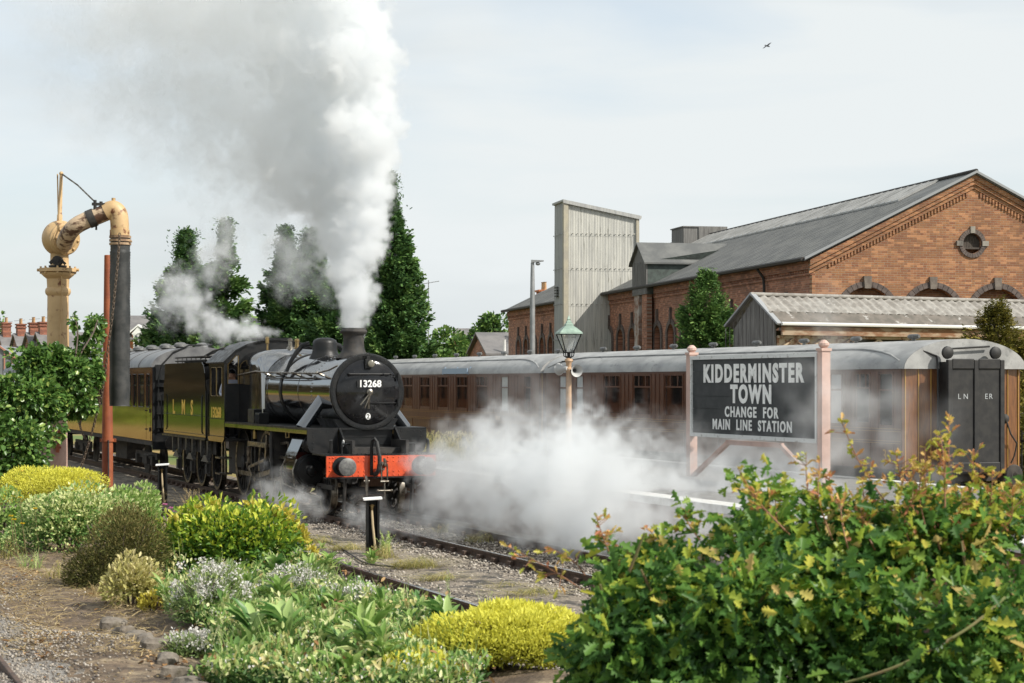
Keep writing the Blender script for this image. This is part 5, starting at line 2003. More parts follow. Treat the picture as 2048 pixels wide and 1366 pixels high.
g = MB()
g.tube([cp_(119, 444, 0), cp_(119.5, 430, 0), cp_(119.8, 428, 0), cp_(122.5, 350, 0)], [.05, .05, .038, .03], 8)
g.ell(cp_(122.5, 347, 0), .04, .04, .04, 8, 6)
g.tube([cp_(116.5, 430, .05), cp_(115, 348, .05)], .014, 6)
g.build('lever', m_crane, crane)
g = MB()
g.tube([cp_(122.5, 347, 0), cp_(155, 370, -.25), cp_(189, 403, -.6)], .016, 6)
g.build('stay_rod', m_steel, crane)
g = MB()
hp = []
hr = []
for k in range(120):
    f_ = k / 119
    py = 473 + (812 - 473) * f_
    hp.append(cp_(240.5 - 1.5 * f_, py, -.55))
    hr.append((.172 if f_ < .09 else .180 + .004 * math.sin(f_ * 30)) + .006 * (k % 2))
g.tube(hp, hr, 28)
g.build('hose', m_hose, crane, angle=70)
g = MB()
for py in (474, 481, 488):
    g.lathe([(.178, -.02), (.196, -.02), (.196, .02), (.178, .02)], cp_(240.5, py, -.55), (0, 0, 1), 28)
g.cyl(cp_(258, 483, -.6), cp_(264, 483, -.6), .02, seg=6)
g.build('hose_clip', mat('rusty_clip', (.20, .12, .07), .6, col2=(.4, .28, .17), scale=8), crane)
def chain(pts, name, parent, r=.011, ln=.062):
    P_ = spline(pts, 60)
    g = MB()
    acc, k = 0, 0
    last = P_[0]
    for p in P_[1:]:
        if (p - last).length >= ln * .74:
            d_ = (p - last).normalized()
            x_ = d_.orthogonal().normalized()
            y_ = d_.cross(x_)
            if k % 2: x_ = y_
            loop = [last + d_ * (ln * .5 * (1 + 1.1 * math.cos(t))) + x_ * (.021 * math.sin(t)) for t in np.linspace(0, 6.283, 8, endpoint=False)]
            g.tube(loop, r * .8, 4, True)
            last = p
            k += 1
    return g.build(name, m_chain, parent)
chain([cp_(239.5, 466, -.76), cp_(236, 520, -.76), cp_(230, 580, -.76), cp_(225, 630, -.75), cp_(217, 690, -.7), cp_(207, 770, -.65), cp_(193, 830, -.6), cp_(178, 885, -.5), cp_(162, 935, -.45)], 'chain', crane)
chain([cp_(155, 832, -.3), cp_(164, 865, -.35), cp_(173, 880, -.4)], 'short_chain', crane)
g = MB()
g.cyl(cp_(115, 905, -.26), cp_(117, 870, -.28), .035, seg=8)
g.tube([cp_(118, 872, -.28), cp_(119, 862, -.32), cp_(122, 858, -.3)], .03, 8)
g.bar(cp_(106, 872, -.24), cp_(122, 872, -.24), .05, .05)
g.bar(cp_(106, 895, -.22), cp_(122, 895, -.22), .04, .04)
g.build('valve_lever', m_rustpole, crane)

# rust red pole behind the hose
PO = at(215, 765, 36.6); PO.z = 0
pole = thing('rusty_pole', 'rust red iron pole standing behind the crane hose', 'pole', PO)
pz_ = lambda py: EYE - (py - HY) / F * 36.6
g = MB()
g.lathe([(.104, .35), (.102, pz_(880)), (.092, pz_(800)), (.066, pz_(560)), (.060, pz_(511)), (.05, pz_(510))], (0, 0, 0), (0, 0, 1), 20)
g.build('shaft', m_rustpole, pole)
g = MB()
g.lathe([(.105, 0), (.125, 0), (.125, .05), (.105, .05)], (0, 0, pz_(883)), (0, 0, 1), 20)
g.box(-.14, .16, -.02, .02, pz_(884), pz_(877))
g.build('pole_clamp', m_rustpole, pole)
g = MB()
g.tube([(.03, -.12, .5), (.045, -.13, 1.2), (.04, -.12, pz_(880))], .016, 6)
g.build('cable', m_rubber, pole)

# hydrant posts between the tracks
def hydrant(loc, label):
    h = thing('hydrant_post', label, 'hydrant post', loc, R(8), 'black hydrant posts between the tracks')
    g = MB()
    g.box(-.115, -.075, -.10, .10, -.2, .93)
    g.box(.075, .115, -.10, .10, -.2, .93)
    g.box(-.074, .074, .06, .10, -.2, .93)
    g.build('post', m_satin, h, smooth=False, bevel=.006)
    g = MB()
    g.hexa([(-.16, -.15, .935), (.16, -.15, .955), (.16, .13, .965), (-.16, .13, .945), (-.16, -.15, .96), (.16, -.15, .98), (.16, .13, .99), (-.16, .13, .97)])
    g.build('cap', m_white, h, smooth=False)
    g = MB()
    g.tube([(-.01, -.02, .78), (-.01, -.05, .68), (-.0, -.07, .5), (.02, -.09, .3), (.05, -.12, .05), (.08, -.2, -.1)], .022, 8)
    g.build('hose_end', mat('canvas_hose', (.42, .33, .20), .8), h)
    g = MB()
    g.cyl((-.01, -.02, .76), (-.01, -.02, .86), .03, seg=8)
    g.tube([(-.05, -.02, .84), (.03, -.02, .84)], .012, 6)
    g.build('tap', m_brass, h)
    return h
hydrant(T(*uv_of(at(745, 0, 33.6)), -.13), 'black hydrant post with white cap, in front of the red buffer beam')
hydrant(T(*uv_of(at(325, 0, 47.5)), -.13), 'black hydrant post among dry grass below the tender')

# station lamp
m_lgreen = mat('green_copper_hood', (.30, .40, .33), .5, col2=(.20, .28, .23), scale=5)
m_lpost = mat('cream_lamp_post', (.50, .33, .20), .5, col2=(.40, .26, .16), scale=4)
LY = 45.
LOc = at(1137.5, 765, LY); LOc.z = .9
lamp = thing('station_lamp', 'old platform lamp post with green hooded glass lantern', 'street lamp', LOc, R(12))
lz = lambda py: EYE - (py - HY) / F * LY - .9
g = MB()
g.lathe([(.16, 0), (.16, .12), (.11, .16), (.10, .55), (.12, .58), (.075, .64), (.066, lz(800)), (.058, lz(745)), (.085, lz(741)), (.085, lz(737)), (.06, lz(735)), (.065, lz(726)), (.10, lz(722)), (.09, lz(718)), (.03, lz(716))], (0, 0, 0), (0, 0, 1), 20)
g.build('post', m_lpost, lamp, angle=45)
g = MB()
g.tube([(-.17, 0, lz(723)), (.10, 0, lz(723))], .014, 6)
g.cyl((0, 0, lz(720)), (0, 0, lz(706)), .04, seg=10)
for k in range(4):
    t = math.pi / 4 + k * math.pi / 2
    c_, s_ = math.cos(t), math.sin(t)
    g.tube([(.04 * c_, .04 * s_, lz(716)), (.13 * c_, .13 * s_, lz(712)), (.15 * c_, .15 * s_, lz(704)), (.09 * c_, .09 * s_, lz(698)), (.105 * c_, .105 * s_, lz(704))], .013, 6)
    g.tube([(.13 * c_, .13 * s_, lz(705)), (.34 * c_, .34 * s_, lz(668))], .013, 6)
for z, r in ((lz(705), .13), (lz(668), .34)):
    q_ = [(r * math.cos(math.pi / 4 + k * math.pi / 2), r * math.sin(math.pi / 4 + k * math.pi / 2), z) for k in range(4)]
    g.tube(q_, .014, 6, True)
g.build('lantern_frame', m_satin, lamp)
gl = bpy.data.materials.new('lantern_glass')
gl.use_nodes = True
tt = gl.node_tree
b_ = tt.nodes['Principled BSDF']
b_.inputs['Base Color'].default_value = (.8, .85, .85, 1)
b_.inputs['Roughness'].default_value = .05
mxs = N(tt, 'ShaderNodeMixShader')
mxs.inputs[0].default_value = .82
trp = N(tt, 'ShaderNodeBsdfTransparent')
tt.links.new(b_.outputs[0], mxs.inputs[1])
tt.links.new(trp.outputs[0], mxs.inputs[2])
tt.links.new(mxs.outputs[0], tt.nodes['Material Output'].inputs['Surface'])
g = MB()
for k in range(4):
    a0, a1 = math.pi / 4 + k * math.pi / 2, math.pi / 4 + (k + 1) * math.pi / 2
    g.add([(.12 * math.cos(a0), .12 * math.sin(a0), lz(705)), (.12 * math.cos(a1), .12 * math.sin(a1), lz(705)), (.33 * math.cos(a1), .33 * math.sin(a1), lz(668)), (.33 * math.cos(a0), .33 * math.sin(a0), lz(668))], [(0, 1, 2, 3)])
g.build('lantern_pane', gl, lamp, smooth=False)
g = MB()
sq = [(.38, lz(668)), (.37, lz(665)), (.22, lz(656)), (.13, lz(652)), (.12, lz(648)), (.08, lz(646)), (.075, lz(643)), (.04, lz(641)), (.05, lz(638)), (.03, lz(635)), (.01, lz(631))]
vs, fs = [], []
for r, z in sq:
    for k in range(4):
        t = math.pi / 4 + k * math.pi / 2
        vs.append((r * math.cos(t), r * math.sin(t), z))
for i in range(len(sq) - 1):
    for k in range(4):
        fs.append((i * 4 + k, i * 4 + (k + 1) % 4, (i + 1) * 4 + (k + 1) % 4, (i + 1) * 4 + k))
fs.append((3, 2, 1, 0))
g.add(vs, fs)
g.build('hood', m_lgreen, lamp, smooth=False)
def horn(label, px, py, d_, Y):
    p = at(px, py, Y)
    h = thing('loudspeaker', label, 'loudspeaker', p, 0, 'loudspeakers on the lamp post')
    g = MB()
    g.lathe([(.05, -.20), (.06, -.10), (.075, -.02), (.10, .05), (.135, .10), (.145, .11), (.13, .10), (.06, .0), (.03, -.06)], (0, 0, 0), d_, 24, True, False)
    g.build('horn', mat('grey_horn', (.42, .42, .41), .5), h)
    g = MB()
    g.ell((Vector(d_).normalized() * .0), .035, .035, .035, 10, 8)
    q_ = Vector((1137.5 - px, 0, 0)) / F * Y
    g.bar((0, .05, 0), (q_.x * .8, .03, 0), .03, .03)
    g.build('driver_unit', m_satin, h)
horn('grey horn loudspeaker facing the camera on the lamp post', 1150, 741, (.35, -.9, -.05), 44.9)
horn('grey horn loudspeaker facing away from the camera on the lamp post', 1124, 738, (-.6, .75, -.05), 45.1)

# station name board
m_pink = mat('faded_pink_post', (.56, .39, .33), .65, col2=(.48, .33, .28), scale=4, bump=.1, bscale=20)
m_bd = mat('black_sign_board', (.022, .026, .028), .55, col2=(.035, .038, .04), scale=4)
SGo = T(30.8, 18.0, .9)
sign = thing('station_sign', 'large black station name board with white letters on two pale pink posts', 'sign', SGo, A)
SLn = 5.33
for k, y in enumerate((0, SLn)):
    g = MB()
    g.box(-.085, .085, y - .085, y + .085, -.1, 2.50)
    g.box(-.105, .105, y - .105, y + .105, 2.50, 2.55)
    g.lathe([(.06, 2.55), (.10, 2.60), (.10, 2.64), (.05, 2.69), (.02, 2.70)], (0, y, 0), (0, 0, 1), 12)
    g.build('post', m_pink, sign, smooth=False)
zb, zt = .90, 2.40
y0, y1 = .18, SLn - .14
g = MB()
for k in range(6):
    a = zb + (zt - zb) * k / 6
    g.box(-.045, .015, y0, y1, a + .004, a + (zt - zb) / 6 - .002)
g.box(-.02, .02, y0, y1, zb, zt)
bd = g.build('board', m_bd, sign, smooth=False)
g = MB()
for a, b in (((y0 - .06, y1 + .06), (zb - .07, zb + .005)), ((y0 - .06, y1 + .06), (zt - .005, zt + .07))):
    g.box(-.085, .035, a[0], a[1], b[0], b[1])
g.box(-.082, .033, y0 - .06, y0 + .005, zb + .0055, zt - .0055)
g.box(-.082, .033, y1 - .005, y1 + .06, zb + .0055, zt - .0055)
g.build('board_frame', mat('flaking_white_frame', (.62, .63, .62), .7, col2=(.35, .34, .32), scale=9, lo=.58, hi=.66), sign, smooth=False)
g = MB()
ym = (y0 + y1) / 2
for tx_, f_, sz, sx_, bo in (('KIDDERMINSTER', .205, .47, .95, .024), ('TOWN', .475, .47, .97, .024), ('CHANGE  FOR', .705, .28, 0.98, .009), ('MAIN  LINE  STATION', .875, .28, .95, .009)):
    g.text(tx_, sz, side_near((-.049, ym, zt - f_ * (zt - zb))), .004, bo, sx_, space=1.26)
g.build('sign_lettering', m_white, bd, smooth=False)
g = MB()
g.box(-.05, .05, 1.55, SLn - 1.6, .70, .79)
g.bar((0, SLn - .1, .02), (0, SLn - 1.62, .74), .08, .08)
g.bar((0, .1, .02), (0, 1.57, .74), .08, .08)
g.build('brace', m_pink, sign, smooth=False)

# modern lamp column behind the coaches, aerial mast, fence
m_galv = mat('galvanised_steel', (.36, .37, .37), .45, .4, col2=(.28, .29, .29), scale=3)
p = at(1065, 765, 80); p.z = 0
sl_o = thing('lamp_column', 'tall grey steel lamp column with flat lamp heads behind the coach', 'street lamp', p, 0)
g = MB()
g.lathe([(.115, 0), (.105, 6), (.085, 7.2), (.07, 7.75)], (0, 0, 0), (0, 0, 1), 16)
g.build('column', m_galv, sl_o)
for a, b in (((0, 7.75), (.42, 7.78)),):
    g = MB()
    g.hexa([(-.06, -.12, 7.74), (.46, -.12, 7.80), (.46, .12, 7.80), (-.06, .12, 7.74), (-.06, -.12, 7.86), (.46, -.12, 7.84), (.46, .12, 7.84), (-.06, .12, 7.86)])
    g.ell((.22, 0, 7.70), .10, .09, .07, 12, 8)
    g.build('lamp_head', m_galv, sl_o)
p = at(857, 765, 110); p.z = 0
am = thing('aerial_mast', 'thin television aerial on a mast beside the tall conifer', 'aerial', p, 0)
g = MB()
g.cyl((0, 0, 0), (0, 0, 8.6), .03, seg=6)
am1 = g.build('mast', m_galv, am)
g = MB()
g.tube([(-.3, 0, 8.4), (.6, 0, 8.55)], .02, 5)
for k in range(6):
    g.tube([(-.25 + k * .16, -.25, 8.41 + k * .026), (-.25 + k * .16, .25, 8.41 + k * .026)], .014, 4)
g.build('aerial_head', m_galv, am)
p = T(36.2, 26.5, -.2)
fc = thing('metal_fence', 'dark metal railing fence behind the gangway end of the coach', 'fence', p, A + R(90))
g = MB()
for k in range(60):
    g.box(-4.5 + k * .13, -4.48 + k * .13, -.01, .01, 0, 1.95)
g.build('bars', m_satin, fc, smooth=False)
g = MB()
for z in (.3, 1.7):
    g.box(-4.6, 3.4, -.012, -.0105 + .03, z, z + .04)
g.build('rails', m_satin, fc, smooth=False)
# bird
p = at(1535, 92, 120)
bird = thing('bird', 'small dark gull gliding in the pale sky', 'bird', p, R(30))
bird.rotation_euler = (R(25), R(-35), R(20))
g = MB()
g.ell((0, 0, 0), .045, .16, .05, 10, 8)
g.ell((0, -.17, .01), .03, .05, .03, 8, 6)
for s in (-1, 1):
    g.add([(s * .03, -.07, .02), (s * .16, -.09, .07), (s * .34, -.0, .03), (s * .36, .03, .03), (s * .16, .02, .07), (s * .03, .07, .02),
           (s * .03, -.07, .035), (s * .16, -.09, .085), (s * .34, 0, .038), (s * .36, .03, .038), (s * .16, .02, .085), (s * .03, .07, .035)],
          [(0, 1, 4, 5), (1, 2, 3, 4), (6, 7, 10, 11), (7, 8, 9, 10), (0, 1, 7, 6), (1, 2, 8, 7), (2, 3, 9, 8), (3, 4, 10, 9), (4, 5, 11, 10)])
g.add([(-.03, .14, 0), (.03, .14, 0), (.05, .25, 0), (-.05, .25, 0), (-.03, .14, .012), (.03, .14, .012), (.05, .25, .01), (-.05, .25, .01)], [(3, 2, 1, 0), (4, 5, 6, 7), (0, 1, 5, 4), (1, 2, 6, 5), (2, 3, 7, 6), (3, 0, 4, 7)])
g.build('body', mat('bird_grey', (.05, .05, .055), .7), bird)
# cable across the ballast
g = MB()
pts = []
for px, py in ((600, 1072), (622, 1077), (650, 1083), (671, 1090), (693, 1103), (724, 1123), (752, 1130), (786, 1133)):
    pts.append(at(px, py, F * (EYE + .11) / (py - HY)))
g.tube(spline(pts), .013, 8)
tag(g.build('ground_cable', m_rubber), 'dark cable lying across the gravel between the two tracks', 'cable')
# little rail in the corner
g = MB()
a, b = at(0, 1326, 12.86), at(32, 1368, 12.0)
d_ = (b - a).normalized()
a2, b2 = a - d_ * 4, b + d_ * 4
for q_ in (a2, b2): q_.z = .99
g.bar(a2, b2, .035, .05)
g.bar(a2 - Vector((0, 0, .035)), b2 - Vector((0, 0, .035)), .07, .018)
tag(g.build('narrow_rail', m_rail, smooth=False, bevel=.006), 'thin steel rail of a narrow track cutting the gravel corner', 'rail')

# ------------------------------------------------------------------ trees and plants
def jit(n, s): return rng.normal(size=(n, 3)) * s
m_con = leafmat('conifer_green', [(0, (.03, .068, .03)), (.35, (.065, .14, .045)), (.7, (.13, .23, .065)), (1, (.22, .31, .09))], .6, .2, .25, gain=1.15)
m_con2 = leafmat('bright_conifer_green', [(0, (.035, .08, .025)), (.4, (.085, .175, .045)), (1, (.21, .32, .08))], .6, .2, .25)
m_congold = leafmat('olive_gold_conifer', [(0, (.06, .065, .015)), (.5, (.15, .14, .028)), (1, (.32, .25, .05))], .65, .2, .2)
m_bark = mat('bark', (.07, .05, .04), .9, col2=(.13, .10, .08), scale=6, stretch=(4, 4, 1), bump=.5, bscale=20)
def conifer(name, label, base, h, w, m, n_br=190, n_sp=55, size=.30, lean=0., group=None, prof=None, up=.45, seed=1):
    global rng
    old = rng
    rng = np.random.default_rng(seed)
    t = thing(name, label, 'tree', base, 0, group)
    g = MB()
    g.tube([(0, 0, -.2), (lean * .3, 0, h * .4), (lean * .8, 0, h * .8), (lean, 0, h * .97)], [w * .12, w * .09, w * .05, .015], 8)
    g.build('trunk', m_bark, t)
    prof = prof or [(0, .72), (.08, .92), (.2, 1), (.4, .9), (.6, .68), (.8, .38), (.93, .15), (1, .03)]
    px_, py_ = zip(*prof)
    pos, dr, upv, ln, rn = [], [], [], [], []
    for b in range(n_br):
        z = rng.random() ** 1.25
        th = rng.uniform(0, 2 * math.pi)
        r = w * np.interp(z, px_, py_) * rng.choice([.5, .8, .95, 1.06, 1.2], p=[.2, .24, .3, .18, .08])
        f_ = rng.random(n_sp) ** .45
        rad = f_ * r
        out = np.array([math.cos(th), math.sin(th), 0])
        tan = np.array([-math.sin(th), math.cos(th), 0])
        rise = up * rad * (.6 + .6 * f_)
        spread = (.10 + .22 * (1 - f_)) * (w * .5) * rng.normal(size=n_sp)
        p = out * rad[:, None] + tan * spread[:, None]
        p[:, 2] += z * h * .97 + rise - up * .5 * r + rng.normal(size=n_sp) * .10
        p[:, 0] += lean * z
        d = out * .9 + tan * (rng.normal(size=(n_sp, 1)) * .55) + np.array([0, 0, 1]) * rng.normal(.35, .45, (n_sp, 1))
        pos.append(p); dr.append(d)
        upv.append(np.tile([0, 0, 1.], (n_sp, 1)) + rng.normal(size=(n_sp, 3)) * .5)
        ln.append(rng.uniform(.6, 1.25, n_sp) * size * (.6 if z > .8 else 1))
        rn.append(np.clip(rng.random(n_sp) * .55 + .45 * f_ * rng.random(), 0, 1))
    pos = np.concatenate(pos); pos[:, 2] = np.clip(pos[:, 2], .02, h * 1.02)
    L_ = np.concatenate(ln)
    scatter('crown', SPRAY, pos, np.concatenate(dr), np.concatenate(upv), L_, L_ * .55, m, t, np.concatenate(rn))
    rng = old
    return t
def gbase(px, Y, z=-.3):
    p = at(px, HY, Y); p.z = z
    return p
CG = 'dark conifers behind the trains'
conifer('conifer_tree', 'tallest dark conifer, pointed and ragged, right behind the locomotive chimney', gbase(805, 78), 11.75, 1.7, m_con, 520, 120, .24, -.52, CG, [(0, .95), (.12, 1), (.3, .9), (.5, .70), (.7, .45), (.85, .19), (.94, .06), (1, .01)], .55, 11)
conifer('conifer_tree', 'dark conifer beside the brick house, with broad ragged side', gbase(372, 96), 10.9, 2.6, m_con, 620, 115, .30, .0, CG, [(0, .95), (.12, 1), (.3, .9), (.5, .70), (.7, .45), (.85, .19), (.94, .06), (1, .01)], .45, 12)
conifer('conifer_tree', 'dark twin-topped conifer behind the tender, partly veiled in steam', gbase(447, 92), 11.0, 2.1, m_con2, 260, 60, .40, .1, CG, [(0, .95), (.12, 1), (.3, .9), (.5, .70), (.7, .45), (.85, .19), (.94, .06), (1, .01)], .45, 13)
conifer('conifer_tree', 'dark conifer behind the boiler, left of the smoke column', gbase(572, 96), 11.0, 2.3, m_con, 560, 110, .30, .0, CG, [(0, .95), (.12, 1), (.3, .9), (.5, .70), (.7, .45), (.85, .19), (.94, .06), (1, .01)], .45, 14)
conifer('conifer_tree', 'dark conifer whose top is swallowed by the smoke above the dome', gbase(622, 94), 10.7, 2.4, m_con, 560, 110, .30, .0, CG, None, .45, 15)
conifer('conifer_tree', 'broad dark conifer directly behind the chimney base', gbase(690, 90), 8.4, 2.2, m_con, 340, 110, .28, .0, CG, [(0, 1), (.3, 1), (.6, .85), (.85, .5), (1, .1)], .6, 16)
conifer('small_conifer', 'bushy green conifer in front of the goods shed arches', gbase(1411, 57), 6.45, 1.08, m_con2, 460, 100, .16, .02, None, [(0, 1), (.15, 1), (.35, .95), (.55, .82), (.72, .66), (.86, .5), (.95, .3), (1, .06)], .8, 17)
conifer('golden_conifer', 'olive golden conifer beyond the gangway end of the coach', gbase(1992, 45.5), 5.05, 1.35, m_congold, 360, 90, .13, .0, None, [(0, .9), (.2, 1), (.45, .95), (.62, .7), (.78, .5), (.9, .32), (1, .1)], .7, 18)

m_decid = leafmat('broadleaf_green', [(0, (.05, .11, .025)), (.6, (.12, .23, .05)), (1, (.25, .34, .08))], .5, .4)
def broadleaf(name, label, base, h, r, m, n=5000, size=.30, group=None, trunk=.3):
    t = thing(name, label, 'tree', base, 0, group)
    g = MB()
    g.tube([(0, 0, -.2), (.05, 0, h * .45), (0, .1, h * .8)], [r * .10, r * .07, r * .03], 8)
    for k in range(5):
        a = k * 1.26
        g.tube([(0.03, 0, h * .4), (r * .45 * math.cos(a), r * .45 * math.sin(a), h * .72)], [r * .05, r * .02], 6)
    g.build('trunk', m_bark, t)
    p, nr = lump(n, (0, 0, h * (trunk + (1 - trunk) / 2)), (r, r, h * (1 - trunk) / 2), 26, .25, -.9, (.25, .42))
    d = nr + jit(len(p), .7)
    scatter('crown', LEAF6, p, d, nr + jit(len(p), .6) + np.array([0, 0, .6]), size * rng.uniform(.6, 1.2, len(p)), size * .7, m, t)
    return t
broadleaf('green_tree', 'pale green tree beside the small slate roofed house', gbase(893, 128), 6.6, 1.9, m_decid, 4500, .34)
broadleaf('green_tree', 'darker round tree showing above the brick annexe roof', gbase(985, 150), 8.6, 1.9, m_con2, 4500, .36)
broadleaf('green_tree', 'low bush in front of the slate roofed house, bright green', gbase(925, 120), 4.7, 1.0, m_decid, 2500, .3)
broadleaf('distant_tree', 'small far tree between the water crane column and its hose', gbase(188, 230), 10.8, 1.3, m_con2, 1500, .5)
broadleaf('distant_tree', 'tiny far tree top at the very edge beside the terrace', gbase(0, 230), 11.2, .9, m_con2, 900, .5)
broadleaf('rooftop_sapling', 'wispy sapling growing beside the orange chimney pots', gbase(1052, 119), 7.0, .7, m_decid, 260, .26, None, .8)
m_goldgrass = leafmat('golden_dry_grass', [(0, (.36, .24, .07)), (1, (.60, .44, .16))], .8, .3)
m_brtree = leafmat('brown_green_tree', [(0, (.06, .06, .025)), (.6, (.13, .10, .045)), (1, (.24, .15, .07))], .6, .3)
m_lime = leafmat('lime_hedge_leaf', [(0, (.12, .20, .02)), (.5, (.24, .34, .035)), (1, (.42, .44, .07))], .6, .4, .2)
# hedge and trees out to the left, which the polished paint mirrors
hd_ = thing('field_hedge', 'sunlit green hedge along the field beyond the siding, mirrored in the tender', 'hedge', (-24, 56, -.3), 0)
n = 9000
f_ = rng.random(n)
p = np.stack([-.155 * 52 * f_ + rng.normal(0, .5, n), 52 * f_, np.abs(rng.normal(0, .9, n)) % (2.0 + .5 * np.sin(f_ * 40))], 1)
scatter('foliage', LEAF6, p, jit(n, .7) + np.array([.5, -.3, .4]), jit(n, .6) + np.array([.6, -.4, .5]), .42, .34, m_lime, hd_)
n = 9000
f_ = rng.random(n)
p = np.stack([1.6 - .155 * 52 * f_ + rng.normal(0, .35, n), 52 * f_, np.zeros(n)], 1)
dg_ = scatter('dry_field_grass', BLADE, p + np.array([-24, 56, -.3]), jit(n, .22) + np.array([0, 0, 1.]), jit(n, .5) + np.array([.7, -.5, .2]), 1.25 * rng.uniform(.6, 1.1, n), .10, m_goldgrass)
tag(dg_, None, None, kind='stuff')
for i, (x, y, h_, r_) in enumerate(((-29, 58, 6, 2.6), (-31, 66, 7, 3), (-31.5, 73, 5.4, 2.4), (-34, 81, 7.4, 3.2), (-35, 91, 6.6, 3), (-38, 102, 8, 3.4))):
    broadleaf('boundary_tree', 'green boundary tree behind the field hedge, outside the picture', (x, y, -.3), h_, r_, m_brtree, 2200, .6, 'boundary trees mirrored in the paintwork', .12)

# ---- garden
def bed_z(X, Y):
    return bank_z(X, Y) + .05 * math.sin(X * 2.1 + Y) * math.sin(Y * 1.7 - X) + .03 * math.sin(5 * X + 3 * Y)
def gpt(px, Y):
    X = (px - CX) / F * Y
    return np.array([X, Y, bed_z(X, Y)])
def mound(name, label, cat, px, Y, r, n, tpl, ln, wd, m, up=.5, jitter=.5, clumps=14, fill=.3, dz=0., byheight=0., cl=(.28, .5), lowest=-.2, stems=True, z=None):
    c = gpt(px, Y)
    if z is not None: c[2] = z
    t = thing(name, label, cat, tuple(c))
    p, nr = lump(n, (0, 0, dz), r, clumps, fill, lowest, cl)
    d = nr + jit(len(p), jitter) + np.array([0, 0, up])
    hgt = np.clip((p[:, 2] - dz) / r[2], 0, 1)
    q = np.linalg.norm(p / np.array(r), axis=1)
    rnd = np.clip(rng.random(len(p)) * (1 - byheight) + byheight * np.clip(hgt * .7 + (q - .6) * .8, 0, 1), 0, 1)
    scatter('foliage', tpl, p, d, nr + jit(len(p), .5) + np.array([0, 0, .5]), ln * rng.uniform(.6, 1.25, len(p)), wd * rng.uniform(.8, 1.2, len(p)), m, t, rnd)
    if stems:
        g = MB()
        for k in range(9):
            a = k * .7 + rng.random()
            g.tube([(.03 * math.cos(a), .03 * math.sin(a), -.1), (r[0] * .35 * math.cos(a), r[1] * .35 * math.sin(a), r[2] * .4 + dz * .5), (r[0] * .6 * math.cos(a), r[1] * .6 * math.sin(a), r[2] * .72 + dz)], [.014, .009, .004], 5)
        g.build('stem', m_bark, t)
    return t
m_ivy = leafmat('glossy_ivy', [(0, (.04, .09, .02)), (.5, (.08, .165, .035)), (.85, (.15, .26, .06)), (1, (.32, .40, .10))], .33, .38, .5, gain=1.25)
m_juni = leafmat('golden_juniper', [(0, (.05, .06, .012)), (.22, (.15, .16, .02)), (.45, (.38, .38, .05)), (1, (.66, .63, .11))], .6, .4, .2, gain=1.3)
m_vari = leafmat('variegated_leaf', [(0, (.06, .13, .035)), (.5, (.15, .26, .07)), (.62, (.40, .46, .17)), (1, (.64, .65, .36))], .5, .38, gain=1.35)
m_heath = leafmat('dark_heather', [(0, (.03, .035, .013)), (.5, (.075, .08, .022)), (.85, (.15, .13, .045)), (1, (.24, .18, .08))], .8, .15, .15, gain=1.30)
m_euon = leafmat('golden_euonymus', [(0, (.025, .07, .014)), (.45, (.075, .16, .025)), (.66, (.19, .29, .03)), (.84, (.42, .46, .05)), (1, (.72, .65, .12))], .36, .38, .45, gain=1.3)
m_yell = leafmat('yellow_leaf_tip', [(0, (.50, .44, .06)), (1, (.72, .62, .14))], .4, .4)
m_cream = leafmat('cream_variegated', [(0, (.18, .22, .05)), (.35, (.50, .47, .16)), (1, (.68, .60, .32))], .5, .3)
m_grn = leafmat('fresh_green_leaf', [(0, (.08, .16, .04)), (.45, (.20, .33, .075)), (.8, (.36, .46, .15)), (1, (.58, .58, .30))], .42, .42, gain=1.20)
m_bluegrn = leafmat('blue_green_leaf', [(0, (.06, .15, .04)), (.6, (.17, .30, .08)), (1, (.36, .46, .17))], .4, .35, gain=1.25)
m_greyneedle = leafmat('grey_green_needle', [(0, (.07, .12, .04)), (.6, (.17, .24, .08)), (1, (.32, .36, .15))], .7, .2, gain=1.25)
m_flow = leafmat('white_flower', [(0, (.50, .46, .40)), (.3, (.68, .66, .62)), (1, (.82, .80, .77))], .7, .3)
m_sed = leafmat('pale_green_flower_head', [(0, (.24, .32, .12)), (1, (.48, .54, .26))], .7, .2)
m_straw = leafmat('dry_grass', [(0, (.20, .145, .065)), (.5, (.36, .27, .13)), (1, (.52, .42, .24))], .8, .3, .2, gain=1.15)
m_ygrass = leafmat('yellowing_grass', [(0, (.12, .14, .03)), (.5, (.27, .24, .08)), (1, (.45, .38, .17))], .8, .3, .2, gain=1.20)
m_dead = leafmat('dead_leaf', [(0, (.10, .055, .025)), (.5, (.24, .13, .055)), (1, (.46, .32, .17))], .8, .2, .2, gain=1.20)
m_oak = leafmat('oak_leaf', [(0, (.026, .072, .022)), (.4, (.06, .14, .032)), (.68, (.12, .235, .045)), (.84, (.27, .36, .05)), (.93, (.46, .44, .07)), (1, (.48, .36, .14))], .42, .5, .35, gain=1.35)
m_oaktip = leafmat('young_oak_tip', [(0, (.24, .30, .04)), (.35, (.50, .44, .07)), (.65, (.58, .38, .12)), (.85, (.54, .26, .10)), (1, (.40, .15, .08))], .45, .4, gain=1.15)
m_twig = mat('green_brown_twig', (.20, .13, .07), .7, col2=(.14, .16, .05), scale=6)

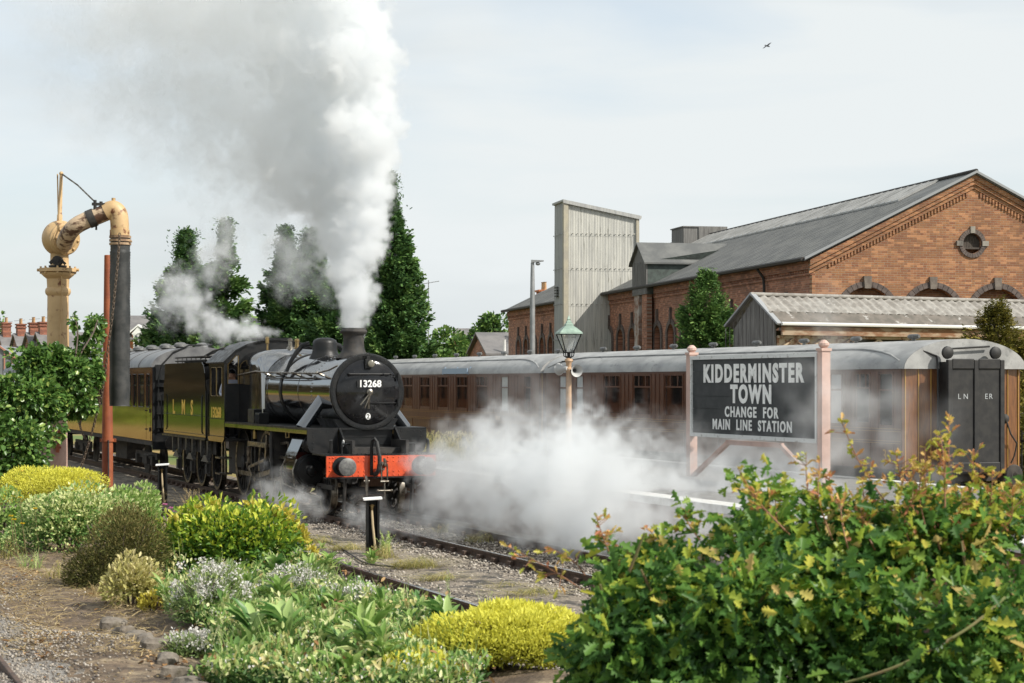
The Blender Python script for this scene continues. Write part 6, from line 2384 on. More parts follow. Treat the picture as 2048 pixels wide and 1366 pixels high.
# ivy over the foot of the water crane: three overlapping masses on one climber
iv = thing('ivy_bush', 'big glossy ivy climbing round the water crane column', 'ivy', tuple(gpt(60, 33.5)))
IB = Vector(iv.location)
P_, N_ = [], []
for (px, py, Y, rx_, rz_, n) in ((110, 770, 34.2, .56, .62, 4200), (40, 820, 33.6, .72, .70, 3800), (20, 905, 33.0, .62, .62, 2600), (165, 725, 34.6, .38, .55, 2400), (60, 730, 34.2, .40, .35, 1200), (135, 800, 34.6, .55, .32, 1500), (190, 655, 34.8, .16, .20, 260), (148, 640, 34.6, .05, .22, 60), (40, 950, 33, .42, .30, 1000), (-70, 850, 33, .6, .8, 1500)):
    c = at(px, py, Y) - IB
    p, nr = lump(n, c, (rx_, .5 * rx_ + .14, rz_), 16, .35, -1.1, (.25, .5))
    P_.append(p); N_.append(nr)
P_, N_ = np.concatenate(P_), np.concatenate(N_)
scatter('foliage', LEAF6, P_, N_ + jit(len(P_), .55) + np.array([0, -.1, -.25]), N_ + jit(len(P_), .4) + np.array([0, -.2, .5]), .105 * rng.uniform(.6, 1.25, len(P_)), .085 * rng.uniform(.7, 1.2, len(P_)), m_ivy, iv)
g = MB()
for (px, py), (qx, qy) in (((60, 960), (110, 800)), ((110, 800), (165, 700)), ((165, 700), (195, 640)), ((150, 720), (148, 625)), ((60, 960), (20, 800)), ((80, 900), (60, 720)), ((160, 780), (160, 850))):
    a, b = at(px, py, 34.3) - IB, at(qx, qy, 34.6) - IB
    g.tube(spline([a, (a + b) / 2 + Vector((.05, .03, .04)), b], 4), .016, 5)
g.build('stem', m_bark, iv)

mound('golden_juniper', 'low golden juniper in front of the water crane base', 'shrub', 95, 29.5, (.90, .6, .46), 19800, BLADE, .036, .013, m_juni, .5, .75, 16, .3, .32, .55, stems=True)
mound('golden_juniper', 'small yellow green juniper clump beside the rusty pole foot', 'shrub', 222, 30.5, (.42, .36, .16), 4680, BLADE, .036, .013, m_juni, .6, .75, 10, .3, .10, .5)
mound('green_shrub', 'dark green leafy shrub at the picture edge below the juniper', 'shrub', 10, 23, (.45, .4, .46), 2600, LEAF6, .06, .028, m_grn, .4, .6, 12, .3, .2, .2)
mound('variegated_shrub', 'white and green variegated shrub behind the dark heather', 'shrub', 140, 22.0, (.78, .55, .55), 9500, LEAF6, .048, .026, m_vari, .4, .6, 16, .3, .14, .35)
mound('variegated_shrub', 'pale leafy clump between the heather and the siding rail', 'shrub', 255, 24, (.45, .45, .40), 3600, LEAF6, .06, .026, m_grn, .8, .5, 14, .3, .22, .3)
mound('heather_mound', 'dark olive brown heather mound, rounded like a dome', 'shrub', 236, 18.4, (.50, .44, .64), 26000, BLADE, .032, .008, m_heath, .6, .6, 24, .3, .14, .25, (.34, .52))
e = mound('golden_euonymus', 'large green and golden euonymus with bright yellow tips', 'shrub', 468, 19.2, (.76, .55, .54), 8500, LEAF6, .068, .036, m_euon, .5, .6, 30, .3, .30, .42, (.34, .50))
E0 = Vector(e.location)
tp = []
for px, py in ((548, 1030), (562, 1024), (575, 1030), (585, 1040), (600, 1060), (612, 1085), (622, 1100), (632, 1115), (640, 1130), (628, 1128), (610, 1072), (555, 1050), (570, 1055), (430, 1015), (400, 1022), (350, 1040), (500, 1012)):
    tp.append(np.array(at(px, py, 19.2 - .15) - E0))
for q_ in tp:
    k_ = 16
    pp = np.repeat(q_[None], k_, 0) + jit(k_, .018)
    scatter('yellow_tip', LEAF6, pp, jit(k_, .8) + np.array([.2, -.3, .9]), jit(k_, .6) + np.array([0, -.5, .6]), .075 * rng.uniform(.7, 1.2, k_), .034, m_yell, e)
mound('cream_shrub', 'small cream variegated shrub below the heather', 'shrub', 265, 16.6, (.27, .24, .32), 1900, LEAF6, .05, .028, m_cream, .6, .5, 10, .3, .10, .4)
mound('yellow_shrublet', 'tiny yellow leaved plant at the end of the stone edging', 'shrub', 310, 16.2, (.14, .14, .12), 500, LEAF6, .045, .024, m_yell, .6, .5, 6, .3, .04, 0)
def flowering(label, px, Y, r, n, nf, dz, kk=24, sz=.018):
    t = mound('white_flowering_shrub', label, 'flowering shrub', px, Y, r, n, BLADE, .045, .010, m_greyneedle, .6, .45, 16, .3, dz, .3)
    p, nr = lump(nf * 6, (0, 0, dz), r, 16, 0, .15, (.28, .5))
    p = p[p[:, 2] > dz + r[2] * .25][:nf]
    q = np.repeat(p, kk, 0) + jit(len(p) * kk, .020)
    q[:, 2] += .02
    scatter('flower_heads', LEAF6, q, jit(len(q), .7) + np.array([0, -.2, .7]), jit(len(q), .6) + np.array([0, 0, 1.]), sz * rng.uniform(.8, 1.4, len(q)), sz, m_flow, t)
    return t
flowering('grey green shrub topped with clusters of white flowers', 420, 15.3, (.36, .34, .36), 6000, 90, .10)
flowering('low white flowers spilling over the stone edging', 385, 13.9, (.20, .2, .13), 1600, 60, .02)
flowering('pale flowering shrub half hidden behind the broad leaves', 590, 16.2, (.36, .3, .26), 3200, 60, .10)
flowering('white flowering patch just left of the siding rail', 705, 15.4, (.26, .26, .20), 1600, 40, .10)
mound('variegated_shrub', 'low white and green variegated mat beside the stone edging', 'shrub', 560, 13.7, (.44, .36, .27), 6500, LEAF6, .042, .024, m_vari, .5, .6, 16, .3, .06, .2)
mound('variegated_shrub', 'narrow pale variegated strip creeping along the last edging stone', 'shrub', 430, 13.0, (.2, .2, .13), 1300, LEAF6, .042, .024, m_vari, .5, .6, 8, .3, .02, .2)
mound('golden_conifer_shrub', 'bright golden conifer shrub in front of the siding rail', 'shrub', 1000, 13.2, (.60, .55, .32), 30600, BLADE, .036, .013, m_juni, .7, .75, 34, .2, .08, .6, (.28, .44))
mound('golden_conifer_shrub', 'lower golden conifer spreading to the bottom of the picture', 'shrub', 830, 12.3, (.34, .35, .20), 9900, BLADE, .036, .013, m_juni, .7, .75, 20, .2, .04, .6, (.28, .44))

# broad leaved perennials: one rosette copied
def rosette_mesh(n, ln, wd, m, name='leaves', droop=.5, seed=3):
    r_ = np.random.default_rng(seed)
    a = r_.uniform(0, 6.283, n)
    el = r_.uniform(.25, 1.25, n)
    d = np.stack([np.cos(a) * np.cos(el), np.sin(a) * np.cos(el), np.sin(el)], 1)
    p = d * .015
    p[:, 2] += r_.uniform(0, .16, n)
    tp_ = (np.array([(0, 0, 0), (.25, -.36, .08), (.55, -.46, .09), (.82, -.26, -.02), (1, 0, -.16), (.82, .26, -.02), (.55, .46, .09), (.25, .36, .08), (.25, 0, .02), (.55, 0, .01), (.82, 0, -.07)], float),
           [(0, 1, 8), (1, 2, 9, 8), (2, 3, 10, 9), (3, 4, 10), (4, 5, 10), (5, 6, 9, 10), (6, 7, 8, 9), (7, 0, 8)])
    return scatter(name, tp_, p, d, np.tile([0, 0, 1.], (n, 1)) + r_.normal(size=(n, 3)) * .2, ln * r_.uniform(.6, 1.2, n), wd * r_.uniform(.8, 1.2, n), m, None, r_.random(n), True)
PR = []
for i, (n, ln, wd, m, sd) in enumerate(((26, .20, .055, m_grn, 3), (24, .18, .060, m_bluegrn, 4), (30, .16, .042, m_grn, 5))):
    o = rosette_mesh(n, ln, wd, m, 'leaves', .5, sd)
    PR.append(o)
spots = [(470, 1345), (500, 1310), (535, 1350), (450, 1240), (500, 1205), (545, 1170), (590, 1150), (560, 1215), (620, 1185), (640, 1225), (600, 1250), (660, 1150), (690, 1180), (720, 1215), (680, 1240), (740, 1175), (700, 1140), (755, 1225), (770, 1260), (720, 1270),
         (640, 1290), (680, 1320), (600, 1345), (740, 1320), (790, 1290), (650, 1360), (700, 1358), (770, 1340), (820, 1260), (840, 1235), (860, 1275), (480, 1165), (430, 1190), (520, 1140), (740, 1140), (310, 1165), (330, 1195), (900, 1270), (880, 1240), (930, 1262), (800, 1215), (580, 1290), (250, 1010), (290, 1025), (640, 1105)]
for i, (px, py) in enumerate(spots):
    top = .24
    k = 0
    Y = 3900 * (EYE - .9 - top * .5) / (py - HY)
    for _ in range(4):
        z_ = gpt(px, Y)[2] + top * .5
        Y = 3900 * (EYE - z_) / (py - HY)
    c = gpt(px, Y)
    kind = (1 if i % 4 == 1 else (2 if i % 3 == 0 else 0))
    o = PR[kind]
    if o.get('label'):
        o = o.copy(); COL.objects.link(o)
    o.name = 'leafy_plant'
    s_ = random.uniform(.6, 1.2)
    o.location = (c[0], c[1], c[2] + random.uniform(.02, .14))
    o.scale = (s_, s_, s_ * random.uniform(.9, 1.3))
    o.rotation_euler = (random.uniform(-.2, .2), random.uniform(-.2, .2), random.uniform(0, 6.28))
    tag(o, ('tuft of long mid green leaves in the flower bed', 'tuft of broad blue green leaves in the flower bed', 'tuft of narrow fresh green leaves in the flower bed')[kind], 'plant', ('long green leaf tufts', 'broad blue green leaf tufts', 'narrow green leaf tufts')[kind])
# ground cover between them
m_darkgrn = leafmat('deep_green_leaf', [(0, (.025, .07, .018)), (.6, (.06, .14, .03)), (1, (.14, .24, .06))], .45, .35)
n = 17000
pxs_, pys_ = rng.uniform(330, 960, n), rng.uniform(1130, 1400, n)
Yg = 3900 * (EYE - .95) / (pys_ - HY)
Xg = (pxs_ - CX) / F * Yg
ok = (Xg * CA + Yg * SA < 4.9) & (Xg > np.interp(Yg, (11.5, 14.5, 17, 20), (-1.72, -2.28, -3.3, -4.3)))
Xg, Yg = Xg[ok], Yg[ok]
zg = np.array([bed_z(x, y) for x, y in zip(Xg, Yg)])
hh = np.abs(rng.normal(0, .05, len(Xg))) + .05 * (np.sin(Xg * 7) * np.cos(Yg * 6) + 1)
pp = np.stack([Xg, Yg, zg + hh], 1)
gc = scatter('ground_cover', LEAF6, pp, jit(len(pp), .7) + np.array([0, 0, .5]), jit(len(pp), .4) + np.array([0, 0, 1.]), .055 * rng.uniform(.6, 1.5, len(pp)), .026, m_darkgrn)
tag(gc, None, None, kind='stuff')
ok2 = rng.random(len(pp)) < np.clip(.35 + .6 * np.sin(Xg * 5.1 + 1) * np.sin(Yg * 4.3), .04, .95)
gc = scatter('pale_ground_cover', LEAF6, pp[ok2] + np.array([0, 0, .03]), jit(ok2.sum(), .7) + np.array([0, 0, .5]), jit(ok2.sum(), .4) + np.array([0, 0, 1.]), .045 * rng.uniform(.6, 1.5, ok2.sum()), .024, m_vari)
tag(gc, None, None, kind='stuff')
# odds and ends among the ground cover: cream sprigs, white blossoms, dead leaves, thin blades
for nm, m_, tpl_, n_, ln_, wd_, up_, hz_ in (('cream_sprigs', m_cream, LEAF6, 900, .05, .03, .8, .07), ('white_blossom', m_flow, LEAF6, 1500, .022, .018, .6, .09), ('withered_leaves', m_dead, LEAF6, 360, .06, .03, .1, .05), ('thin_blades', m_grn, BLADE, 900, .22, .007, 1.6, .03), ('fresh_sprigs', m_grn, LEAF6, 2400, .07, .026, .9, .08), ('pale_sprigs', m_vari, LEAF6, 4200, .045, .026, .7, .10), ('cream_leaves', m_cream, LEAF6, 1500, .05, .028, .7, .08)):
    ix = rng.integers(0, len(pp), n_ // 6)
    q = np.repeat(pp[ix], 6, 0) + jit(n_ // 6 * 6, .035 if nm != 'withered_leaves' else .1) * np.array([1, 1, .6])
    q[:, 2] += hz_
    tag(scatter(nm, tpl_, q, jit(len(q), .55) + np.array([0, 0, up_]), jit(len(q), .5) + np.array([0, -.3, .8]), ln_ * rng.uniform(.6, 1.3, len(q)), wd_, m_), None, None, kind='stuff')
# pale flower heads
for i, (px, py, Y) in enumerate(((655, 1278, 14.4), (698, 1268, 14.6), (715, 1318, 13.6), (775, 1340, 13.1), (628, 1345, 13.0))):
    c = np.array(at(px, py, Y))
    t = thing('sedum_plant', 'flat topped pale green flower head standing among the broad leaves', 'plant', tuple(c), 0, 'pale green flower heads')
    n = 700
    a, r_ = rng.uniform(0, 6.283, n), np.sqrt(rng.random(n)) * .085
    p = np.stack([r_ * np.cos(a), r_ * np.sin(a), .03 - 3.2 * r_ ** 2 + rng.normal(0, .006, n)], 1)
    scatter('flower_head', LEAF6, p, jit(n, .5) + np.array([0, 0, .8]), jit(n, 1), .013, .011, m_sed, t)
    g = MB()
    for k in range(5):
        g.tube([(.06 * math.cos(k * 1.26), .06 * math.sin(k * 1.26), .0), (.01, .0, -.12), (0, 0, c[2] * 0 - .34)], .006, 5)
    g.build('stem', m_twig, t)
# flower spots
def dots(name, label, cat, pts, m, k=14, s=.03, group=None, stem=None):
    for px, py, Y in pts:
        c = at(px, py, Y)
        t = thing(name, label, cat, tuple(c), 0, group)
        a = np.arange(k) * 2.4
        d = np.stack([np.cos(a), np.sin(a), np.full(k, .5) + .3 * np.sin(a * 3)], 1)
        scatter('petals', LEAF6, d * .004, d, np.tile([0, 0, 1.], (k, 1)), s, s * .6, m, t, rng.random(k))
        g = MB()
        zb_ = bed_z(c[0], c[1]) - c[2]
        g.tube([(0, 0, 0), (.02, .01, zb_ * .5), (.05, .0, zb_)], .005, 4)
        g.build('stem', m_twig, t)
m_poppy = leafmat('poppy_red', [(0, (.70, .14, .06)), (1, (.80, .22, .10))], .5, .4)
m_dand = leafmat('dandelion_yellow', [(0, (.75, .55, .03)), (1, (.85, .68, .06))], .5, .3)
m_pinkf = leafmat('pink_flower', [(0, (.62, .18, .42)), (1, (.75, .35, .55))], .5, .3)
dots('poppy', 'orange red poppy beside the water crane foot', 'flower', [(42, 943, 30), (50, 965, 29.5)], m_poppy, 9, .055, 'orange poppies')
dots('yellow_flower', 'small yellow flower on a thin stalk over the variegated shrub', 'flower', [(22, 1033, 21.4), (45, 1048, 21.3), (28, 1040, 21.2), (70, 1018, 21.5), (40, 996, 21.8)], m_dand, 16, .028, 'yellow dandelion-like flowers')
dots('pink_flower', 'small pink flower at the edge of the golden euonymus', 'flower', [(343, 1017, 22), (352, 1023, 22), (330, 1010, 22.4)], m_pinkf, 14, .032, 'pink flowers')
dots('orange_marigold', 'golden yellow flower cluster in front of the dark ballast', 'flower', [(840, 1252, 14.6), (848, 1262, 14.5)], m_dand, 20, .04, 'golden flowers')

# grass tufts: blades arching from a foot
def tuft(name, label, base, n, h, spread, m, heads=0, group=None, thick=.004):
    t = thing(name, label, 'grass tuft', tuple(base), 0, group)
    base = Vector((0, 0, 0))
    vs, fs, rn = [], [], []
    for k in range(n):
        a = random.uniform(0, 6.283)
        r0 = spread * .45 * math.sqrt(random.random())
        b = Vector((r0 * math.cos(a * 3.3), r0 * math.sin(a * 3.3), -.03))
        ln = h * random.uniform(.5, 1.1)
        ln_out = spread * random.uniform(.2, 1.)
        out = Vector((math.cos(a), math.sin(a), 0))
        sd = Vector((-math.sin(a), math.cos(a), 0)) * thick * random.uniform(.7, 1.4)
        pr = []
        for j in range(4):
            f_ = j / 3
            pr.append(b + out * (ln_out * f_ ** 1.8) + Vector((0, 0, ln * (f_ - .22 * f_ ** 3))))
        o_ = len(vs)
        for j, p in enumerate(pr):
            w_ = 1 - .8 * j / 3
            vs += [p - sd * w_, p + sd * w_]
        r_ = random.random()
        for j in range(3):
            fs.append((o_ + 2 * j, o_ + 2 * j + 1, o_ + 2 * j + 3, o_ + 2 * j + 2)); rn.append(r_)
        if k < heads:
            tip = pr[-1]; dd_ = (pr[-1] - pr[-2]).normalized()
            for q in range(10):
                o_ = len(vs)
                c_ = tip - dd_ * (.014 * q)
                s2 = Vector((random.uniform(-1, 1), random.uniform(-1, 1), random.uniform(.2, 1.2))).normalized()
                vs += [c_, c_ + s2 * .020 + sd, c_ + s2 * .034, c_ + s2 * .020 - sd]
                fs.append((o_, o_ + 1, o_ + 2, o_ + 3)); rn.append(.6 + .4 * random.random())
    me = bpy.data.meshes.new('blades')
    me.from_pydata([tuple(v) for v in vs], [], fs)
    at_ = me.attributes.new('rnd', 'FLOAT', 'FACE')
    at_.data.foreach_set('value', rn)
    me.materials.append(m)
    o = bpy.data.objects.new('blades', me)
    COL.objects.link(o)
    o.parent = t
    return t
def bal(px, Y): 
    p = at(px, HY, Y); p.z = -.15
    return p
tuft('dry_grass_tuft', 'tall dry seed heads arching before the tender wheels', bal(385, 44), 90, .75, .55, m_straw, 50)
tuft('dry_grass_tuft', 'brown dry grass around the rear hydrant post', bal(310, 45), 130, .62, .55, m_straw, 40)
tuft('dry_grass_tuft', 'thin dry grass between the hydrant post and the rusty pole', bal(270, 44), 80, .5, .5, m_straw, 20)
tuft('dry_grass_tuft', 'dry grass stalks rising between crane column and rusty pole', gpt(170, 33), 60, .62, .35, m_straw, 30)
tuft('dry_grass_tuft', 'sparse stalks at the foot of the crane column', gpt(85, 33.5), 50, .5, .4, m_straw, 16)
tuft('yellow_grass_tuft', 'yellow grass growing round the front hydrant post', bal(765, 32.8), 260, .34, .50, m_ygrass, 30)
tuft('green_weed', 'leafy green weed beside the front hydrant post', bal(772, 33.4), 40, .55, .16, m_grn, 40, None, .01)
for i, (px, Y, n, h_, sp_, lb) in enumerate(((830, 31.2, 360, .26, .75, 'broad patch of yellow grass on the gravel between the tracks'), (690, 34.5, 220, .22, .6, 'dry grass patch left of the front hydrant post'), (640, 36, 160, .22, .5, 'dry grass patch nearest the golden euonymus'),
                                             (880, 29.3, 200, .18, .6, 'thin yellow grass next to the broad grass patch'), (1060, 27.2, 220, .17, .7, 'thin grass on the gravel close to the oak hedge'), (1010, 28.3, 90, .14, .5, 'sparse grass by the running rail'), (960, 36.5, 120, .26, .6, 'grass tufts growing between the running rails'), (890, 38.6, 90, .26, .5, 'grass tuft under the steam between the rails'))):
    tuft('yellow_grass_tuft', lb, bal(px, Y), int(n * 1.7), h_, sp_ * 1.15, m_ygrass, 10)
for i, (px, Y, h_) in enumerate(((895, 23.5, .85), (972, 23.5, .62), (948, 22.5, .40), (820, 19.8, .42), (864, 21, .36), (920, 20, .5), (1000, 21, .45))):
    p = at(px, HY, Y); p.z = -.12 if Y > 22 else bed_z(p.x, p.y)
    tuft('grass_stalk', 'thin upright green grass stalks before the siding rail', p, 7, h_, .10, m_grn, 5, 'grass stalks before the siding rail', .005)
for i, (px, Y) in enumerate(((730, 15.0), (765, 14.6), (660, 14.6), (800, 14.0), (620, 15.2))):
    tuft('green_grass_tuft', 'fine bright green grass among the perennials', gpt(px, Y), 70, .34, .26, m_grn, 4, 'green grass among the perennials')
for i, (px, Y, n, h_, sp_, m_) in enumerate(((60, 20.6, 60, .30, .30, m_grn), (110, 19.4, 50, .26, .3, m_ygrass), (150, 18.6, 60, .22, .3, m_straw), (195, 17.6, 60, .2, .3, m_straw), (240, 17.2, 50, .22, .26, m_ygrass), (290, 17.0, 50, .24, .26, m_grn), (330, 17.4, 60, .3, .3, m_grn), (20, 21.5, 60, .3, .35, m_ygrass), (300, 21.6, 80, .42, .35, m_grn), (345, 21, 60, .5, .3, m_straw), (130, 24.5, 80, .4, .4, m_grn), (60, 25.5, 70, .42, .4, m_ygrass), (640, 18.6, 60, .4, .3, m_grn), (600, 17.6, 60, .36, .3, m_ygrass), (900, 14.9, 60, .3, .3, m_ygrass), (880, 16.2, 50, .35, .3, m_straw), (450, 16.4, 60, .36, .3, m_grn), (520, 14.4, 60, .3, .26, m_ygrass))):
    tuft('weed_tuft', 'weedy grass tuft tangled between the shrubs of the flower bed', gpt(px, Y), n, h_, sp_, m_, 6, 'weed tufts between the shrubs')
# tall pale grass on the platform end
for i, (px, Y) in enumerate(((835, 49), (855, 48.5), (880, 48), (905, 48), (935, 48.5), (865, 50), (895, 50))):
    p = at(px, HY, Y); p.z = .75
    tuft('tall_grass', 'tall pale grass on the platform end behind the steam', p, 150, 1.05, .8, m_ygrass, 60, 'tall grass on the platform end', .008)

# litter on the soil: dead leaves, straw, small stones
def litter(name, n, x0, x1, y0, y1, tpl, ln, wd, m, flat=.15, lim=None):
    px, py = rng.uniform(x0, x1, n), rng.uniform(y0, y1, n)
    Y = 3900 * (EYE - .92) / (py - HY)
    X = (px - CX) / F * Y
    if lim is not None:
        k = lim(px, py) > rng.random(n)
        X, Y = X[k], Y[k]
    z = np.array([bed_z(a, b) for a, b in zip(X, Y)])
    a = rng.uniform(0, 6.283, len(X))
    d = np.stack([np.cos(a), np.sin(a), rng.normal(0, flat, len(X))], 1)
    o = scatter(name, tpl, np.stack([X, Y, z + .012 + .012 * rng.random(len(X))], 1), d, jit(len(X), .25) + np.array([0, 0, 1.]), ln * rng.uniform(.5, 1.4, len(X)), wd * rng.uniform(.6, 1.4, len(X)), m)
    return tag(o, None, None, kind='stuff')
litter('fallen_leaves', 2400, -40, 420, 1080, 1400, LEAF6, .055, .03, m_dead, .25, lambda x, y: np.where((np.sin(x * .021 + y * .034) + np.sin(y * .05) * .6) > .55, .9, .05))
litter('straw', 8000, -40, 330, 1070, 1320, BLADE, .16, .006, m_straw, .12, lambda x, y: np.clip(1.25 - (y - 1090) / 190 + .25 * np.sin(x * .03), .28, 1))
litter('pale_debris', 900, -40, 420, 1100, 1400, DIAMOND, .028, .018, m_straw, .3)
n = 9000
px, py = rng.uniform(-60, 400, n), rng.uniform(1150, 1420, n)
Y = 3900 * (EYE - .93) / (py - HY); X = (px - CX) / F * Y
z = np.array([bed_z(a, b) for a, b in zip(X, Y)])
gate = (px < (py - 1180) * 1.3 + 60 * np.sin(py * .05) + 50 * rng.normal(size=n)) | (rng.random(n) < .02)
o = chips('path_gravel', np.stack([X, Y, z + .03], 1)[gate], (.006, .016), m_chip)
tag(o, None, None, kind='stuff')
# stone edging
k = 0
m_edge = mat('edging_stone', (.13, .11, .088), .95, col2=(.22, .19, .155), scale=9, bump=1, bscale=16, col3=(.10, .085, .06), scale3=5)
for i, (px, py) in enumerate(((228, 1222), (248, 1236), (272, 1248), (292, 1263), (314, 1280), (336, 1298), (352, 1318), (372, 1340), (395, 1358))):
    Y = 3900 * (EYE - 1.0) / (py - HY)
    c = gpt(px, Y)
    vs = []
    g = MB()
    rx_, ry_, rz_ = random.uniform(.075, .11), random.uniform(.08, .12), random.uniform(.05, .075)
    sd = random.random() * 10
    def rk(u_, v_):
        t, f_ = u_ * 2 * math.pi, (v_ - .5) * math.pi
        x, y, z = math.cos(t) * math.cos(f_), math.sin(t) * math.cos(f_), math.sin(f_)
        q = lambda a: math.copysign(abs(a) ** .55, a)
        n_ = 1 + .10 * math.sin(3 * x + sd) + .08 * math.sin(5 * y + 2 * sd) + .05 * math.sin(9 * z + 4 * x)
        return (rx_ * q(x) * n_, ry_ * q(y) * n_, rz_ * q(z) * n_)
    g.surf(rk, 14, 9, True)
    o = g.build('edging_stone', m_edge, None, True, 30)
    o.location = (c[0], c[1], c[2] + random.uniform(.0, .03))
    o.rotation_euler = (random.uniform(-.15, .15), random.uniform(-.15, .15), random.uniform(-.4, .4) + .5)
    tag(o, 'rough grey edging stone along the border of the flower bed', 'stone', 'edging stones of the flower bed')

# oak hedge close to the camera
oh = thing('oak_hedge', 'thick oak hedge with dark lobed leaves and reddish young shoots', 'hedge', (1.55, 9.4, .9))
OB = Vector(oh.location)
P_, N_ = [], []
for (px, py, Y, rx_, ry_, rz_, n) in ((1500, 1240, 9.4, .75, .5, .46, 2300), (1840, 1200, 9.6, .80, .55, .50, 2600), (1310, 1280, 9.3, .38, .38, .38, 1200), (1680, 1330, 9.0, 1.0, .5, .50, 1700), (2050, 1180, 9.8, .5, .5, .55, 1000), (1430, 1400, 9.1, .56, .4, .4, 860), (1950, 1380, 9, .7, .4, .5, 900), (1240, 1335, 9.3, .19, .28, .28, 420), (1620, 1110, 9.7, .5, .4, .26, 800), (1240, 1150, 9.5, .16, .2, .16, 120)):
    c = at(px, py, Y) - OB
    p, nr = lump(int(n * 1.15), c, (rx_, ry_, rz_), 30, .25, -1.1, (.18, .38))
    P_.append(p); N_.append(nr)
P_, N_ = np.concatenate(P_), np.concatenate(N_)
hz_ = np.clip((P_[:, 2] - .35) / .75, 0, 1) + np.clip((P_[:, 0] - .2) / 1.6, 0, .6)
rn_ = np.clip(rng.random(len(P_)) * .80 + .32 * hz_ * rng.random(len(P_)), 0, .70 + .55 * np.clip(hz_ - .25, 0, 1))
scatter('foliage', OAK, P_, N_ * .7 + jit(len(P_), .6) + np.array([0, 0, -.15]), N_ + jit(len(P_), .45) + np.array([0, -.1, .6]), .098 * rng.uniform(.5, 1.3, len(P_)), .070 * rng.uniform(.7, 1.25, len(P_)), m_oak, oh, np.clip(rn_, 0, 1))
g = MB()
for k in range(26):
    a = at(1150 + k * 36 + random.uniform(-30, 30), 1420, 9.4) - OB
    b = at(1170 + k * 35 + random.uniform(-70, 70), random.uniform(1060, 1250), 9.4 + random.uniform(-.4, .4)) - OB
    g.tube(spline([a, (a + b) / 2 + Vector((random.uniform(-.1, .1), 0, 0)), b], 4), [.012] * 4 + [.008] * 4 + [.005], 5)
a, b = at(1690, 1366, 8.75) - OB, at(2010, 1195, 8.9) - OB
g.tube(spline([a, at(1800, 1330, 8.7) - OB, at(1930, 1260, 8.75) - OB, b], 6), .007, 6)
g.build('branch', m_twig, oh)
# reddish shoots standing out of the top
SH = [((1225, 1120), (1192, 1032), 9), ((1180, 1190), (1010, 1090), 9), ((1170, 1150), (1100, 1095), 6), ((1250, 1100), (1215, 1080), 7), ((1590, 1080), (1490, 962), 10), ((1560, 1070), (1550, 985), 9), ((1640, 1070), (1612, 905), 13), ((1665, 1080), (1640, 915), 9), ((1570, 1060), (1475, 935), 9), ((1700, 1060), (1660, 940), 10),
      ((1790, 1030), (1680, 835), 16), ((1760, 1060), (1725, 960), 12), ((1830, 1040), (1790, 900), 14), ((1890, 1020), (1880, 860), 18), ((1890, 1020), (1898, 828), 16), ((1915, 1040), (1945, 900), 16), ((1850, 1050), (1845, 930), 14), ((1880, 1060), (1850, 890), 12), ((1960, 1060), (1985, 935), 14), ((2000, 1080), (2045, 965), 12), ((1990, 1080), (2020, 985), 10),
      ((1750, 1100), (1720, 1010), 10), ((1820, 1090), (1830, 990), 12), ((1930, 1100), (1925, 980), 14), ((2020, 1120), (2040, 1020), 12), ((1700, 1110), (1680, 1000), 10), ((1400, 1080), (1370, 1025), 9), ((1320, 1110), (1300, 1060), 7), ((1975, 1110), (1955, 1010), 14), ((1880, 1100), (1890, 985), 14)]
m_shoot = mat('red_brown_shoot', (.26, .12, .06), .6)
for (a_, b_, n) in SH:
    g = MB()
    tp, td = [], []
    Y = 9.45 + random.uniform(-.25, .25)
    a, b = at(a_[0], a_[1], Y) - OB, at(b_[0], b_[1], Y + random.uniform(-.1, .1)) - OB
    md = (a + b) / 2 + Vector((random.uniform(-.04, .04), random.uniform(-.04, .04), 0))
    sp_ = spline([a, md, b], 10)
    g.tube(sp_, [.0045 - .003 * i / len(sp_) for i in range(len(sp_))], 5)
    for q in range(int(n * 2.3)):
        f_ = random.uniform(.18, 1) ** .7
        i = min(len(sp_) - 2, int(f_ * (len(sp_) - 1)))
        base = sp_[i]
        ax_ = (sp_[i + 1] - sp_[i]).normalized()
        side = Vector((random.uniform(-1, 1), random.uniform(-1, 1), random.uniform(-.6, .6))).normalized()
        if q % 3 == 0 and f_ < .9:      # a short side twig carrying a few leaves
            e_ = base + (ax_ * .6 + side).normalized() * random.uniform(.03, .075)
            g.tube([base, e_], .0022, 4)
            for _ in range(3):
                tp.append(e_ + Vector((random.uniform(-.01, .01),) * 3)); td.append(side + ax_ * .4 + Vector((random.uniform(-.6, .6), random.uniform(-.6, .6), random.uniform(-.3, .6))))
        else:
            tp.append(base); td.append(side + ax_ * .5)
    sh_ = g.build('shoot', m_shoot, oh)
    tp, td = np.array([tuple(v) for v in tp]), np.array([tuple(v) for v in td])
    scatter('young_leaves', OAK, tp, td, jit(len(tp), .6) + np.array([0, -.3, .7]), .044 * rng.uniform(.5, 1.25, len(tp)), .026 * rng.uniform(.7, 1.3, len(tp)), m_oaktip, sh_)
